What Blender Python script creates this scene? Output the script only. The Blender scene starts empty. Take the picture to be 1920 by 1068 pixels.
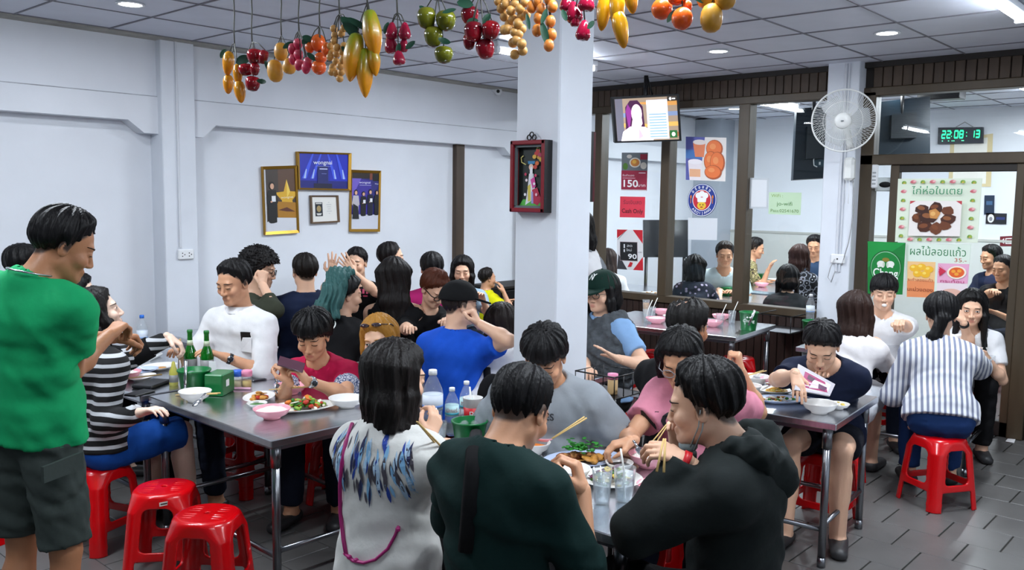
import bpy, bmesh, math, random
import numpy as np
from mathutils import Vector, Matrix
random.seed(5)
SC = bpy.context.scene
COL = SC.collection
PI = math.pi
# ---------------------------------------------------------------- camera, world, exposure
FPX, YAW, PITCH, ROLL, EYE = 1638.1475, math.radians(41.8052), math.radians(5.7935), math.radians(0.7969), 1.8
_cy, _sy, _cp, _sp = math.cos(YAW), math.sin(YAW), math.cos(PITCH), math.sin(PITCH)
FW = np.array([_cy*_cp, _sy*_cp, -_sp]); _r0 = np.array([_sy, -_cy, 0.]); _u0 = np.cross(_r0, FW)
RT = math.cos(ROLL)*_r0 + math.sin(ROLL)*_u0
UP = -math.sin(ROLL)*_r0 + math.cos(ROLL)*_u0
cam = bpy.data.cameras.new('camera'); camo = bpy.data.objects.new('camera', cam); COL.objects.link(camo)
cam.sensor_fit = 'HORIZONTAL'; cam.sensor_width = 36; cam.lens = FPX/1920*36; cam.clip_start = .05
camo.matrix_world = Matrix(((RT[0], UP[0], -FW[0], 0), (RT[1], UP[1], -FW[1], 0), (RT[2], UP[2], -FW[2], EYE), (0, 0, 0, 1)))
SC.camera = camo
w = bpy.data.worlds.new('world'); SC.world = w; w.use_nodes = True
w.node_tree.nodes['Background'].inputs[0].default_value = (.55, .66, .85, 1)
w.node_tree.nodes['Background'].inputs[1].default_value = .07
SC.cycles.transparent_max_bounces = 32
vs = SC.view_settings; vs.view_transform = 'Standard'; vs.look = 'None'; vs.gamma = 1; vs.exposure = 0.50; vs.use_curve_mapping = False
CEIL = 2.94
TUBE_W = 31.0          # strength of the fluorescent tubes
TUBES = [(5.42, 4.5), (5.3, 1.3), (1.35, 4.3), (2.4, 1.3), (-.3, 3.2), (.3, -.6), (4.0, -1.0), (9.2, 4.4), (9.6, 2.0)]
TUBE_K = [1.35, 1.35, 1.25, 1.0, .55, .3, .8, 2.2, 2.1]     # weight of each lamp, tuned to balance the light across both rooms
SPOTS = [(2.52, 5.42), (6.19, 3.43), (6.21, 2.17), (10.2, 5.4), (9.0, 3.05), (10.4, 1.4), (11, 2.2)]
for (tx, ty), tk in zip(TUBES, TUBE_K):                # light of the ceiling lamps built further down
    L = bpy.data.lights.new('tube_light', 'AREA'); L.shape = 'RECTANGLE'; L.size = 1.15; L.size_y = .09
    L.energy = TUBE_W*tk; L.color = (.86, .93, 1.0)
    o = bpy.data.objects.new('tube_light', L); o.location = (tx, ty, CEIL-.095); COL.objects.link(o)
for (tx, ty) in SPOTS:
    L = bpy.data.lights.new('spot_light', 'AREA'); L.shape = 'DISK'; L.size = .13; L.energy = 5; L.color = (.92, .96, 1)
    o = bpy.data.objects.new('spot_light', L); o.location = (tx, ty, CEIL-.02); COL.objects.link(o)

# ---------------------------------------------------------------- geometry from the camera survey
def ray(px, py): return FW + (px-960)/FPX*RT - (py-534)/FPX*UP
def G(px, py, z=0.74):
    d = ray(px, py); t = (z-EYE)/d[2]; return np.array([d[0]*t, d[1]*t, z])
def W(px, py, dep): return np.array([0, 0, EYE]) + ray(px, py)*dep
def ONX(px, py, x): d = ray(px, py); return np.array([0, 0, EYE]) + d*(x/d[0])
def ONY(px, py, y): d = ray(px, py); return np.array([0, 0, EYE]) + d*(y/d[1])
def V3(*a): return np.array(a, float)
def nrm(v): v = np.asarray(v, float); return v/max(1e-9, np.linalg.norm(v))
# ---------------------------------------------------------------- materials
def lin(h):
    if not isinstance(h, str): return tuple(h)
    h = h.lstrip('#'); c = [int(h[i:i+2], 16)/255 for i in (0, 2, 4)]
    return tuple(x/12.92 if x <= .04045 else ((x+.055)/1.055)**2.4 for x in c)
MATS = {}
def M(name, col='#808080', rough=.5, metal=0., bump=None, var=None, emit=0., trans=0., spec=None, attr=None, stretch=None, ior=None, coat=0., alpha=None, sss=0., coord='Object'):
    if name in MATS: return MATS[name]
    m = bpy.data.materials.new(name); m.use_nodes = True; MATS[name] = m
    nt = m.node_tree; N = nt.nodes; b = N['Principled BSDF']; c = lin(col); lk = nt.links.new
    b.inputs['Base Color'].default_value = (*c, 1); b.inputs['Roughness'].default_value = rough; b.inputs['Metallic'].default_value = metal
    if spec is not None: b.inputs['Specular IOR Level'].default_value = spec
    if trans: b.inputs['Transmission Weight'].default_value = trans
    if ior: b.inputs['IOR'].default_value = ior
    if coat: b.inputs['Coat Weight'].default_value = coat; b.inputs['Coat Roughness'].default_value = .08
    if sss: b.inputs['Subsurface Weight'].default_value = sss; b.inputs['Subsurface Radius'].default_value = (.012, .005, .003); b.inputs['Subsurface Scale'].default_value = .6
    if emit: b.inputs['Emission Color'].default_value = (*c, 1); b.inputs['Emission Strength'].default_value = emit
    if alpha is not None: b.inputs['Alpha'].default_value = alpha
    src = None
    if attr:
        a = N.new('ShaderNodeAttribute'); a.attribute_name = attr; lk(a.outputs['Color'], b.inputs['Base Color']); src = a.outputs['Color']
    if bump or var:
        tc = N.new('ShaderNodeTexCoord'); mp = N.new('ShaderNodeMapping'); lk(tc.outputs[coord], mp.inputs[0])
        if stretch: mp.inputs['Scale'].default_value = stretch
    if bump:
        n = N.new('ShaderNodeTexNoise'); n.inputs['Scale'].default_value = bump[0]; n.inputs['Detail'].default_value = 4; lk(mp.outputs[0], n.inputs['Vector'])
        bp = N.new('ShaderNodeBump'); bp.inputs['Strength'].default_value = bump[1]; bp.inputs['Distance'].default_value = .01
        lk(n.outputs['Fac'], bp.inputs['Height']); lk(bp.outputs[0], b.inputs['Normal'])
    if var:
        n = N.new('ShaderNodeTexNoise'); n.inputs['Scale'].default_value = var[0]; n.inputs['Detail'].default_value = 5; lk(mp.outputs[0], n.inputs['Vector'])
        mx = N.new('ShaderNodeMix'); mx.data_type = 'RGBA'; mx.blend_type = 'MULTIPLY'; mx.inputs[0].default_value = 1
        r = N.new('ShaderNodeMapRange'); r.inputs[1].default_value = .3; r.inputs[2].default_value = .7; r.inputs[3].default_value = 1-var[1]; r.inputs[4].default_value = 1+var[1]*.4
        lk(n.outputs['Fac'], r.inputs[0])
        if src: lk(src, mx.inputs[6])
        else: mx.inputs[6].default_value = (*c, 1)
        lk(r.outputs[0], mx.inputs[7]); lk(mx.outputs[2], b.inputs['Base Color'])
    return m
def M_glass(name, tint=(1, 1, 1), refl=.5, rough=0., milk=0.):     # thin pane: see-through plus a mirror reflection by angle
    if name in MATS: return MATS[name]
    m = bpy.data.materials.new(name); m.use_nodes = True; MATS[name] = m; nt = m.node_tree; N = nt.nodes; N.clear(); lk = nt.links.new
    o = N.new('ShaderNodeOutputMaterial'); t = N.new('ShaderNodeBsdfTransparent'); t.inputs[0].default_value = (*tint, 1)
    g = N.new('ShaderNodeBsdfGlossy'); g.inputs['Roughness'].default_value = rough; f = N.new('ShaderNodeLayerWeight'); f.inputs[0].default_value = .5
    pw = N.new('ShaderNodeMath'); pw.operation = 'POWER'; pw.inputs[1].default_value = 4
    mu = N.new('ShaderNodeMath'); mu.operation = 'MULTIPLY_ADD'; mu.inputs[1].default_value = refl; mu.inputs[2].default_value = .04*refl; mx = N.new('ShaderNodeMixShader')
    
    base = t.outputs[0]
    if milk: d = N.new('ShaderNodeBsdfDiffuse'); d.inputs[0].default_value = (.86, .9, .93, 1); m2 = N.new('ShaderNodeMixShader'); m2.inputs[0].default_value = milk; lk(t.outputs[0], m2.inputs[1]); lk(d.outputs[0], m2.inputs[2]); base = m2.outputs[0]
    lk(f.outputs['Facing'], pw.inputs[0]); lk(pw.outputs[0], mu.inputs[0]); lk(mu.outputs[0], mx.inputs[0]); lk(base, mx.inputs[1]); lk(g.outputs[0], mx.inputs[2]); lk(mx.outputs[0], o.inputs[0])
    return m
def M_stripe(name, c1, c2, freq, axis=0, width=.5, rough=.9, attr='tc', rnd=0.):
    if name in MATS: return MATS[name]
    m = M(name, c1, rough); nt = m.node_tree; N = nt.nodes; lk = nt.links.new; b = N['Principled BSDF']
    a = N.new('ShaderNodeAttribute'); a.attribute_name = attr; s = N.new('ShaderNodeSeparateXYZ'); lk(a.outputs['Vector'], s.inputs[0])
    mu = N.new('ShaderNodeMath'); mu.operation = 'MULTIPLY'; mu.inputs[1].default_value = freq; lk(s.outputs[axis], mu.inputs[0])
    fr = N.new('ShaderNodeMath'); fr.operation = 'FRACT'; lk(mu.outputs[0], fr.inputs[0])
    gt = N.new('ShaderNodeMath'); gt.operation = 'GREATER_THAN'; gt.inputs[1].default_value = width; lk(fr.outputs[0], gt.inputs[0])
    mx = N.new('ShaderNodeMix'); mx.data_type = 'RGBA'; mx.inputs[6].default_value = (*lin(c1), 1); mx.inputs[7].default_value = (*lin(c2), 1)
    lk(gt.outputs[0], mx.inputs[0]); lk(mx.outputs[2], b.inputs['Base Color']); return m
def M_blotch(name, cols, scale, rough=.9, coord='Object', kind='v'):   # printed cloth: blotches of the listed colours
    if name in MATS: return MATS[name]
    m = M(name, cols[0], rough); nt = m.node_tree; N = nt.nodes; lk = nt.links.new; b = N['Principled BSDF']
    tc = N.new('ShaderNodeTexCoord'); n = N.new('ShaderNodeTexNoise' if kind == 'n' else 'ShaderNodeTexVoronoi'); n.inputs['Scale'].default_value = scale; lk(tc.outputs[coord], n.inputs['Vector'])
    r = N.new('ShaderNodeValToRGB'); r.color_ramp.interpolation = 'CONSTANT'; e = r.color_ramp.elements
    k = len(cols); lo, hi = (.38, .62) if kind == 'n' else (.0, .75)
    for i, c in enumerate(cols):
        el = e[i] if i < 2 else e.new(1.); el.position = lo+(hi-lo)*i/k if i else 0; el.color = (*lin(c), 1)
    lk(n.outputs['Fac' if kind == 'n' else 'Distance'], r.inputs[0]); lk(r.outputs[0], b.inputs['Base Color']); return m
# ---------------------------------------------------------------- mesh helpers
class B:
    def __init__(s): s.v = []; s.f = []; s.m = []; s.sm = []
    def add(s, v, f, m=0, smooth=False, T=None):
        k = len(s.v)
        if T is not None: v = [tuple(T @ Vector(p)) for p in v]
        s.v += [tuple(map(float, p)) for p in v]; s.f += [tuple(i+k for i in q) for q in f]; s.m += [m]*len(f); s.sm += [smooth]*len(f); return s
    def box(s, lo, hi, m=0, b=0., T=None):
        lo = list(lo); hi = list(hi)
        for i in range(3):
            if lo[i] > hi[i]: lo[i], hi[i] = hi[i], lo[i]
        if not b:
            v = [(x, y, z) for x in (lo[0], hi[0]) for y in (lo[1], hi[1]) for z in (lo[2], hi[2])]
            f = [(0, 1, 3, 2), (4, 6, 7, 5), (0, 4, 5, 1), (2, 3, 7, 6), (0, 2, 6, 4), (1, 5, 7, 3)]
            return s.add(v, f, m, False, T)
        b = min(b, *(.49*(hi[i]-lo[i]) for i in range(3)))
        v = []; ix = {}
        for x in (0, 1):
            for y in (0, 1):
                for z in (0, 1):
                    for a in range(3):
                        p = [lo[0] if not x else hi[0], lo[1] if not y else hi[1], lo[2] if not z else hi[2]]
                        for q, bit in enumerate((x, y, z)):
                            if q != a: p[q] += b if not bit else -b
                        ix[x, y, z, a] = len(v); v.append(p)
        f = []
        for a in range(3):
            for sd in (0, 1):
                c = []
                for (p, q) in ((0, 0), (1, 0), (1, 1), (0, 1)):
                    k = [0, 0, 0]; k[a] = sd; k[(a+1) % 3] = p; k[(a+2) % 3] = q; c.append(ix[(*k, a)])
                f.append(tuple(c if sd else c[::-1]))
            o1, o2 = (a+1) % 3, (a+2) % 3          # edges along axis a
            for (p, q) in ((0, 0), (1, 0), (1, 1), (0, 1)):
                k0 = [0, 0, 0]; k0[o1] = p; k0[o2] = q; k1 = list(k0); k1[a] = 1
                c = (ix[(*k0, o1)], ix[(*k1, o1)], ix[(*k1, o2)], ix[(*k0, o2)])
                f.append(c if (p+q) % 2 == 1 else c[::-1])
        for x in (0, 1):
            for y in (0, 1):
                for z in (0, 1):
                    c = (ix[x, y, z, 0], ix[x, y, z, 1], ix[x, y, z, 2]); f.append(c if (x+y+z) % 2 else c[::-1])
        return s.add(v, f, m, False, T)
    def lathe(s, prof, seg=20, at=(0, 0, 0), m=0, smooth=True, T=None, sx=1., sy=1.):
        v = []; f = []; n = len(prof)
        for (r, z) in prof:
            for i in range(seg):
                a = 2*PI*i/seg; v.append((at[0]+r*math.cos(a)*sx, at[1]+r*math.sin(a)*sy, at[2]+z))
        for j in range(n-1):
            for i in range(seg):
                i2 = (i+1) % seg; f.append((j*seg+i, j*seg+i2, (j+1)*seg+i2, (j+1)*seg+i))
        if prof[0][0] > 1e-4: f.append(tuple(range(seg))[::-1])
        if prof[-1][0] > 1e-4: f.append(tuple((n-1)*seg+i for i in range(seg)))
        return s.add(v, f, m, smooth, T)
    def tube(s, pts, r, seg=8, m=0, caps=True, flat=None):
        P = [np.asarray(p, float) for p in pts]; n = len(P); v = []; f = []; prev = None
        R = r if hasattr(r, '__len__') else [r]*n
        for i, p in enumerate(P):
            t = nrm(P[min(i+1, n-1)]-P[max(i-1, 0)])
            if prev is None:
                a = np.array([0, 0, 1.]) if abs(t[2]) < .9 else np.array([1., 0, 0]); u = nrm(np.cross(t, a))
            else: u = nrm(prev-t*(prev@t))
            prev = u; q = np.cross(t, u)
            for k in range(seg):
                a = 2*PI*k/seg; v.append(p+R[i]*(math.cos(a)*u*(flat or 1)+math.sin(a)*q))
        for i in range(n-1):
            for k in range(seg):
                k2 = (k+1) % seg; f.append((i*seg+k, i*seg+k2, (i+1)*seg+k2, (i+1)*seg+k))
        if caps: f.append(tuple(range(seg))[::-1]); f.append(tuple((n-1)*seg+k for k in range(seg)))
        return s.add(v, f, m, True)
    def ell(s, c, r, seg=14, rings=9, m=0, T=None):
        pr = [(math.sin(PI*i/rings), -math.cos(PI*i/rings)) for i in range(rings+1)]
        pr[0] = (1e-3, -1); pr[-1] = (1e-3, 1)
        X = Matrix.Translation(Vector(c)) @ (T or Matrix()) @ Matrix.Diagonal((*r, 1))
        return s.lathe(pr, seg, m=m, T=X)
    def quad(s, a, b, c, d, m=0): return s.add([a, b, c, d], [(0, 1, 2, 3)], m)
    def slab(s, poly, n, th, m=0):           # planar outline given thickness along n
        n = nrm(n)*th; k = len(poly); v = [np.asarray(p, float) for p in poly]; v2 = [p+n for p in v]
        f = [tuple(range(k))[::-1], tuple(range(k, 2*k))]+[(i, (i+1) % k, (i+1) % k+k, i+k) for i in range(k)]
        return s.add(v+v2, f, m)
    def mesh(s, name='mesh'):
        me = bpy.data.meshes.new(name); me.from_pydata(s.v, [], s.f)
        me.polygons.foreach_set('material_index', s.m); me.polygons.foreach_set('use_smooth', s.sm)
        bm = bmesh.new(); bm.from_mesh(me); bmesh.ops.recalc_face_normals(bm, faces=bm.faces); bm.to_mesh(me); bm.free()
        me.update(); return me
def ob(name, b, mats, parent=None, smooth_angle=None, loc=None):
    me = b.mesh(name) if isinstance(b, B) else b
    if not isinstance(mats, (list, tuple)): mats = [mats]
    if not me.materials:
        for m in mats: me.materials.append(m)
    o = bpy.data.objects.new(name, me); COL.objects.link(o)
    if loc is not None: o.location = loc
    if parent is not None: adopt(o, parent)
    return o
def adopt(o, parent):                   # parts are modelled in place: undo the base transform of a top-level parent
    o.parent = parent
    if parent.parent is None: o.matrix_parent_inverse = parent.matrix_basis.inverted()
def thing(name, label, cat, loc=(0, 0, 0), rz=0, group=None):
    o = bpy.data.objects.new(name, None); COL.objects.link(o); o.empty_display_size = .1
    o.matrix_basis = Matrix.Translation(Vector([float(c) for c in loc])) @ Matrix.Rotation(rz, 4, 'Z')
    o['label'] = label; o['category'] = cat
    if group: o['group'] = group
    return o
def tag(o, label, cat, group=None):
    o['label'] = label; o['category'] = cat
    if group: o['group'] = group
    return o
def st(o): o['kind'] = 'structure'; return o
def dup(root, loc, rz=0, label=None, sc=1., group=None):
    r = root.copy(); COL.objects.link(r)
    r.matrix_basis = Matrix.Translation(Vector([float(c) for c in loc])) @ Matrix.Rotation(rz, 4, 'Z') @ Matrix.Scale(sc, 4)
    if label: r['label'] = label
    if group: r['group'] = group
    for ch in list(root.children):
        c = ch.copy(); COL.objects.link(c); c.parent = r
        for g in ch.children:
            d = g.copy(); COL.objects.link(d); d.parent = c
    return r
TEXTC = {}
def text_mesh(s, size=1., bold=0., align='CENTER'):     # flat lettering mesh in XY from the built-in font
    cu = bpy.data.curves.new('lettering', 'FONT'); cu.body = s; cu.size = size; cu.align_x = align; cu.align_y = 'CENTER'; cu.offset = bold*size; cu.resolution_u = 3
    o = bpy.data.objects.new('lettering', cu); COL.objects.link(o)
    dg = bpy.context.evaluated_depsgraph_get(); dg.update()
    me = bpy.data.meshes.new_from_object(o.evaluated_get(dg)); bpy.data.objects.remove(o); bpy.data.curves.remove(cu)
    return me
def lettering(b, s, O, U, N, size, m=0, bold=.0, width=None, lift=.0008, align='CENTER', V=None):
    """adds lettering to builder b: O centre, U reading direction, N facing; width squeezes it to that width"""
    me = text_mesh(s, 1., bold, align); U = nrm(U); N = nrm(N); Vv = nrm(V) if V is not None else nrm(np.cross(N, U))
    vs_ = np.array([v.co[:] for v in me.vertices]) if len(me.vertices) else np.zeros((0, 3))
    if len(vs_) == 0: return
    k = size
    kx = size if width is None else width/max(1e-6, np.ptp(vs_[:, 0]))
    P = np.asarray(O)[None]+vs_[:, :1]*kx*U+vs_[:, 1:2]*k*Vv+N*lift
    b.add(P, [tuple(p.vertices) for p in me.polygons], m); bpy.data.meshes.remove(me)
# ---------------------------------------------------------------- smooth solids: implicit shapes meshed with surface nets
def rc(a, b, ra, rb, k=.02, op='+', flat=0, sc=None): return dict(t='rc', a=V3(*a), b=V3(*b), ra=ra, rb=rb, k=k, op=op, flat=flat, sc=sc)
def el(c, r, k=.02, op='+', R=None): return dict(t='el', c=V3(*c), r=V3(*r), k=k, op=op, R=np.eye(3) if R is None else R)
def hs(p, n, k=.0): return dict(t='hs', p=V3(*p), n=nrm(n), k=k, op='&')
def cap(c, r, R, xs, zs, hc, k=.0, s=1., th=0., tp=.05): return dict(t='cap', c=V3(*c), r=V3(*r), R=R, xs=xs, zs=zs, hc=V3(*hc), s=s, k=k, op='+', th=th, tp=tp)
def ev(p, X, Y, Z):
    t = p['t']
    if t == 'rc':
        a, b = p['a'], p['b']; d = b-a; L2 = max(1e-9, d @ d); qx, qy, qz = X-a[0], Y-a[1], Z-a[2]
        u = (qx*d[0]+qy*d[1]+qz*d[2])/L2; h = np.clip(u, 0, 1)
        rx, ry, rz = qx-h*d[0], qy-h*d[1], qz-h*d[2]
        if p['sc'] is not None:
            n, f = p['sc']; c = (rx*n[0]+ry*n[1]+rz*n[2])*(1-1/f); rx, ry, rz = rx-c*n[0], ry-c*n[1], rz-c*n[2]
        D = np.sqrt(rx*rx+ry*ry+rz*rz)-(p['ra']+(p['rb']-p['ra'])*h)
        fl = p['flat']; Ln = math.sqrt(L2)
        if fl & 1: D = np.maximum(D, (u-1)*Ln)
        if fl & 2: D = np.maximum(D, -u*Ln)
        return D
    if t == 'hs':
        q, n = p['p'], p['n']; return (X-q[0])*n[0]+(Y-q[1])*n[1]+(Z-q[2])*n[2]
    c, R, r = p['c'], p['R'], p['r']; qx, qy, qz = X-c[0], Y-c[1], Z-c[2]
    l = [qx*R[i, 0]+qy*R[i, 1]+qz*R[i, 2] for i in range(3)]
    k0 = np.sqrt((l[0]/r[0])**2+(l[1]/r[1])**2+(l[2]/r[2])**2); k1 = np.sqrt((l[0]/r[0]**2)**2+(l[1]/r[1]**2)**2+(l[2]/r[2]**2)**2)
    D = k0*(k0-1)/np.maximum(k1, 1e-6)
    if t == 'cap':
        h = p['hc']; s = p['s']; qx, qy, qz = X-h[0], Y-h[1], Z-h[2]
        xl = (qx*R[0, 0]+qy*R[0, 1]+qz*R[0, 2])/s; zl = (qx*R[2, 0]+qy*R[2, 1]+qz*R[2, 2])/s
        e = zl-np.interp(xl, p['xs'], p['zs'])
        if p['th']: q = np.clip(e/p['tp'], 0, 1); D = D-p['th']*s*q*q*(3-2*q)*(.62+.38*np.clip((zl-.02)/.08, 0, 1))
        D = np.maximum(D, -e*s*.8)
    return D
def bb(p):
    if p['t'] == 'rc':
        r = max(p['ra'], p['rb'])*(p['sc'][1] if p['sc'] is not None else 1); return np.minimum(p['a'], p['b'])-r, np.maximum(p['a'], p['b'])+r
    m = max(p['r'])+p.get('th', 0); return p['c']-m, p['c']+m
def comb(F, D, p):
    k, op = p['k'], p['op']
    if op == '+':
        if k <= 0: return np.minimum(F, D)
        h = np.maximum(k-np.abs(F-D), 0)/k; return np.minimum(F, D)-h*h*k*.25
    if op == '-': D = -D
    if k <= 0: return np.maximum(F, D)
    h = np.maximum(k-np.abs(F-D), 0)/k; return np.maximum(F, D)+h*h*k*.25
def evalp(prims, P):
    X, Y, Z = P[:, 0], P[:, 1], P[:, 2]; F = np.full(len(P), 9.)
    for p in prims:
        if p['op'] == 'n': F = F+p['f'](X, Y, Z)
        else: F = comb(F, ev(p, X, Y, Z), p)
    return F
def axis(lo, hi, res, fine=None):
    """grid coordinates lo..hi with step res, and step fine[2] between fine[0] and fine[1]"""
    if fine is None: return np.linspace(lo, hi, max(4, int(math.ceil((hi-lo)/res))+1))
    a, b, fr = max(lo, fine[0]), min(hi, fine[1]), fine[2]
    if b <= a: return axis(lo, hi, res)
    out = [np.linspace(a, b, int(math.ceil((b-a)/fr))+1)]
    if a > lo+1e-4: out.insert(0, np.linspace(lo, a, int(math.ceil((a-lo)/res))+1)[:-1])
    if b < hi-1e-4: out.append(np.linspace(b, hi, int(math.ceil((hi-b)/res))+1)[1:])
    return np.concatenate(out)
def field(prims, xs, ys, zs):
    F = np.full((len(xs), len(ys), len(zs)), .09)
    for p in prims:
        if p['op'] in '&n':
            X, Y, Z = xs[:, None, None], ys[None, :, None], zs[None, None, :]
            if p['op'] == 'n':
                I = np.nonzero(np.abs(F) < .03); F[I] += p['f'](xs[I[0]], ys[I[1]], zs[I[2]])
            else: F = comb(F, ev(p, X, Y, Z), p)
            continue
        lo, hi = bb(p); m = p['k']+.025; lo = lo-m; hi = hi+m; sl = []
        for A, i in ((xs, 0), (ys, 1), (zs, 2)):
            sl.append(slice(int(np.searchsorted(A, lo[i])), int(np.searchsorted(A, hi[i]))))
        sl = tuple(sl); S = F[sl]
        if S.size == 0: continue
        X, Y, Z = xs[sl[0]][:, None, None], ys[sl[1]][None, :, None], zs[sl[2]][None, None, :]
        F[sl] = comb(S, ev(p, X, Y, Z), p)
    return F
def snet(F, xs, ys, zs):
    n = F < 0; c = np.zeros(tuple(s-1 for s in F.shape), np.int8)
    O = [(i, j, k) for i in (0, 1) for j in (0, 1) for k in (0, 1)]
    sl = lambda o: tuple(slice(a, F.shape[q]-1+a) for q, a in enumerate(o))
    for o in O: c += n[sl(o)]
    act = (c > 0) & (c < 8); ids = np.argwhere(act); idx = np.full(act.shape, -1, np.int64); idx[act] = np.arange(len(ids))
    val = {o: F[ids[:, 0]+o[0], ids[:, 1]+o[1], ids[:, 2]+o[2]] for o in O}
    S = np.zeros((len(ids), 3)); C = np.zeros(len(ids))
    for a in O:
        for q in range(3):
            if a[q]: continue
            b = list(a); b[q] = 1; va, vb = val[a], val[tuple(b)]; cr = (va < 0) != (vb < 0); t = np.where(cr, va/np.where(cr, va-vb, 1), 0)
            for r in range(3): S[:, r] += np.where(cr, a[r]+(t if r == q else 0), 0)
            C += cr
    pos = ids+S/np.maximum(C, 1)[:, None]
    V = np.stack([np.interp(pos[:, r], np.arange(len(A)), A) for r, A in enumerate((xs, ys, zs))], 1)
    Q = []
    for q in range(3):
        s0 = [slice(1, -1)]*3; s1 = [slice(1, -1)]*3; s0[q] = slice(0, -1); s1[q] = slice(1, None)
        n0, n1 = n[tuple(s0)], n[tuple(s1)]; e = np.argwhere(n0 != n1)
        if not len(e): continue
        flip = n0[e[:, 0], e[:, 1], e[:, 2]]; e = e+np.array([0 if r == q else 1 for r in range(3)])
        u, v = (q+1) % 3, (q+2) % 3; cs = []
        for du, dv in ((1, 1), (0, 1), (0, 0), (1, 0)):
            g = e.copy(); g[:, u] -= du; g[:, v] -= dv; cs.append(idx[g[:, 0], g[:, 1], g[:, 2]])
        qd = np.stack(cs, 1); qd[~flip] = qd[~flip][:, ::-1]; Q.append(qd)
    return V, (np.concatenate(Q) if Q else np.zeros((0, 4), int))
def sdf_mesh(prims, res, fine=None, pad=.03, crop=None):
    lo = np.min([bb(p)[0] for p in prims if p['op'] == '+'], 0)-pad; hi = np.max([bb(p)[1] for p in prims if p['op'] == '+'], 0)+pad
    if crop is not None: lo, hi = np.maximum(lo, crop[0]), np.minimum(hi, crop[1])
    A = [axis(lo[i], hi[i], res, None if fine is None else (fine[0][i], fine[1][i], fine[2])) for i in range(3)]
    return snet(field(prims, *A), *A)
def raw_mesh(name, V, Q, cols=None, tc=None, tris=None):
    me = bpy.data.meshes.new(name); nv, nq = len(V), len(Q)
    nt_ = 0 if tris is None else len(tris)
    me.vertices.add(nv); me.vertices.foreach_set('co', V.astype(np.float32).ravel())
    li = Q.astype(np.int32).ravel(); ls = np.arange(0, nq*4, 4, dtype=np.int32)
    if nt_: li = np.concatenate([li, tris.astype(np.int32).ravel()]); ls = np.concatenate([ls, nq*4+np.arange(0, nt_*3, 3, dtype=np.int32)])
    me.loops.add(len(li)); me.loops.foreach_set('vertex_index', li)
    me.polygons.add(nq+nt_); me.polygons.foreach_set('loop_start', ls)
    me.polygons.foreach_set('use_smooth', np.ones(nq+nt_, bool)); me.update(calc_edges=True)
    if cols is not None:
        a = me.color_attributes.new('Col', 'FLOAT_COLOR', 'POINT'); a.data.foreach_set('color', np.c_[cols, np.ones(nv)].astype(np.float32).ravel())
    if tc is not None:
        a = me.attributes.new('tc', 'FLOAT_VECTOR', 'POINT'); a.data.foreach_set('vector', tc.astype(np.float32).ravel())
    return me
def simplify(V, Q, cols, deep, cell=.032):
    """merge the vertices that lie deep under cloth or hair into cells; the surface stays closed. Returns V, faces, colours"""
    k = np.floor(V/cell).astype(np.int64); key = (k[:, 0]*73856093) ^ (k[:, 1]*19349663) ^ (k[:, 2]*83492791); key = np.where(deep, key & 0x3fffffffffff, 0)
    lab = np.arange(len(V), dtype=np.int64)
    if deep.any(): u, inv = np.unique(key[deep], return_inverse=True); lab[deep] = len(V)+inv
    u, first, inv = np.unique(lab, return_index=True, return_inverse=True); n = len(u); cnt = np.bincount(inv, minlength=n)[:, None]
    V2 = np.stack([np.bincount(inv, V[:, i], n) for i in range(3)], 1)/cnt; F = inv[Q]; keep = np.stack([F[:, i] != F[:, (i+1) % 4] for i in range(4)], 1); ns = keep.sum(1)
    quads = F[ns == 4]; quads = quads[(quads[:, 0] != quads[:, 2]) & (quads[:, 1] != quads[:, 3])]; t = F[ns == 3]; kt = keep[ns == 3]; tris = t[kt].reshape(-1, 3)
    tris = tris[(tris[:, 0] != tris[:, 1]) & (tris[:, 1] != tris[:, 2]) & (tris[:, 0] != tris[:, 2])]
    tris = tris[np.unique(np.sort(tris, 1), axis=0, return_index=True)[1]] if len(tris) else tris
    return V2, quads, tris, cols[first]
def wrinkle(seed, amp=.004, wl=.11):
    r = np.random.RandomState(seed); K = [nrm(r.randn(3))*2*PI/(wl*f) for f in (1, .8, .55, .45, .3)]; ph = r.rand(5)*6
    def f(X, Y, Z):
        d = lambda i: X*K[i][0]+Y*K[i][1]+Z*K[i][2]+ph[i]
        return amp*(np.sin(d(0)+1.6*np.sin(d(1)*.6))+.55*np.sin(d(2)+2*np.sin(d(3)*.5))+.25*np.sin(d(4)))
    return dict(t='n', op='n', f=f)
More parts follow.
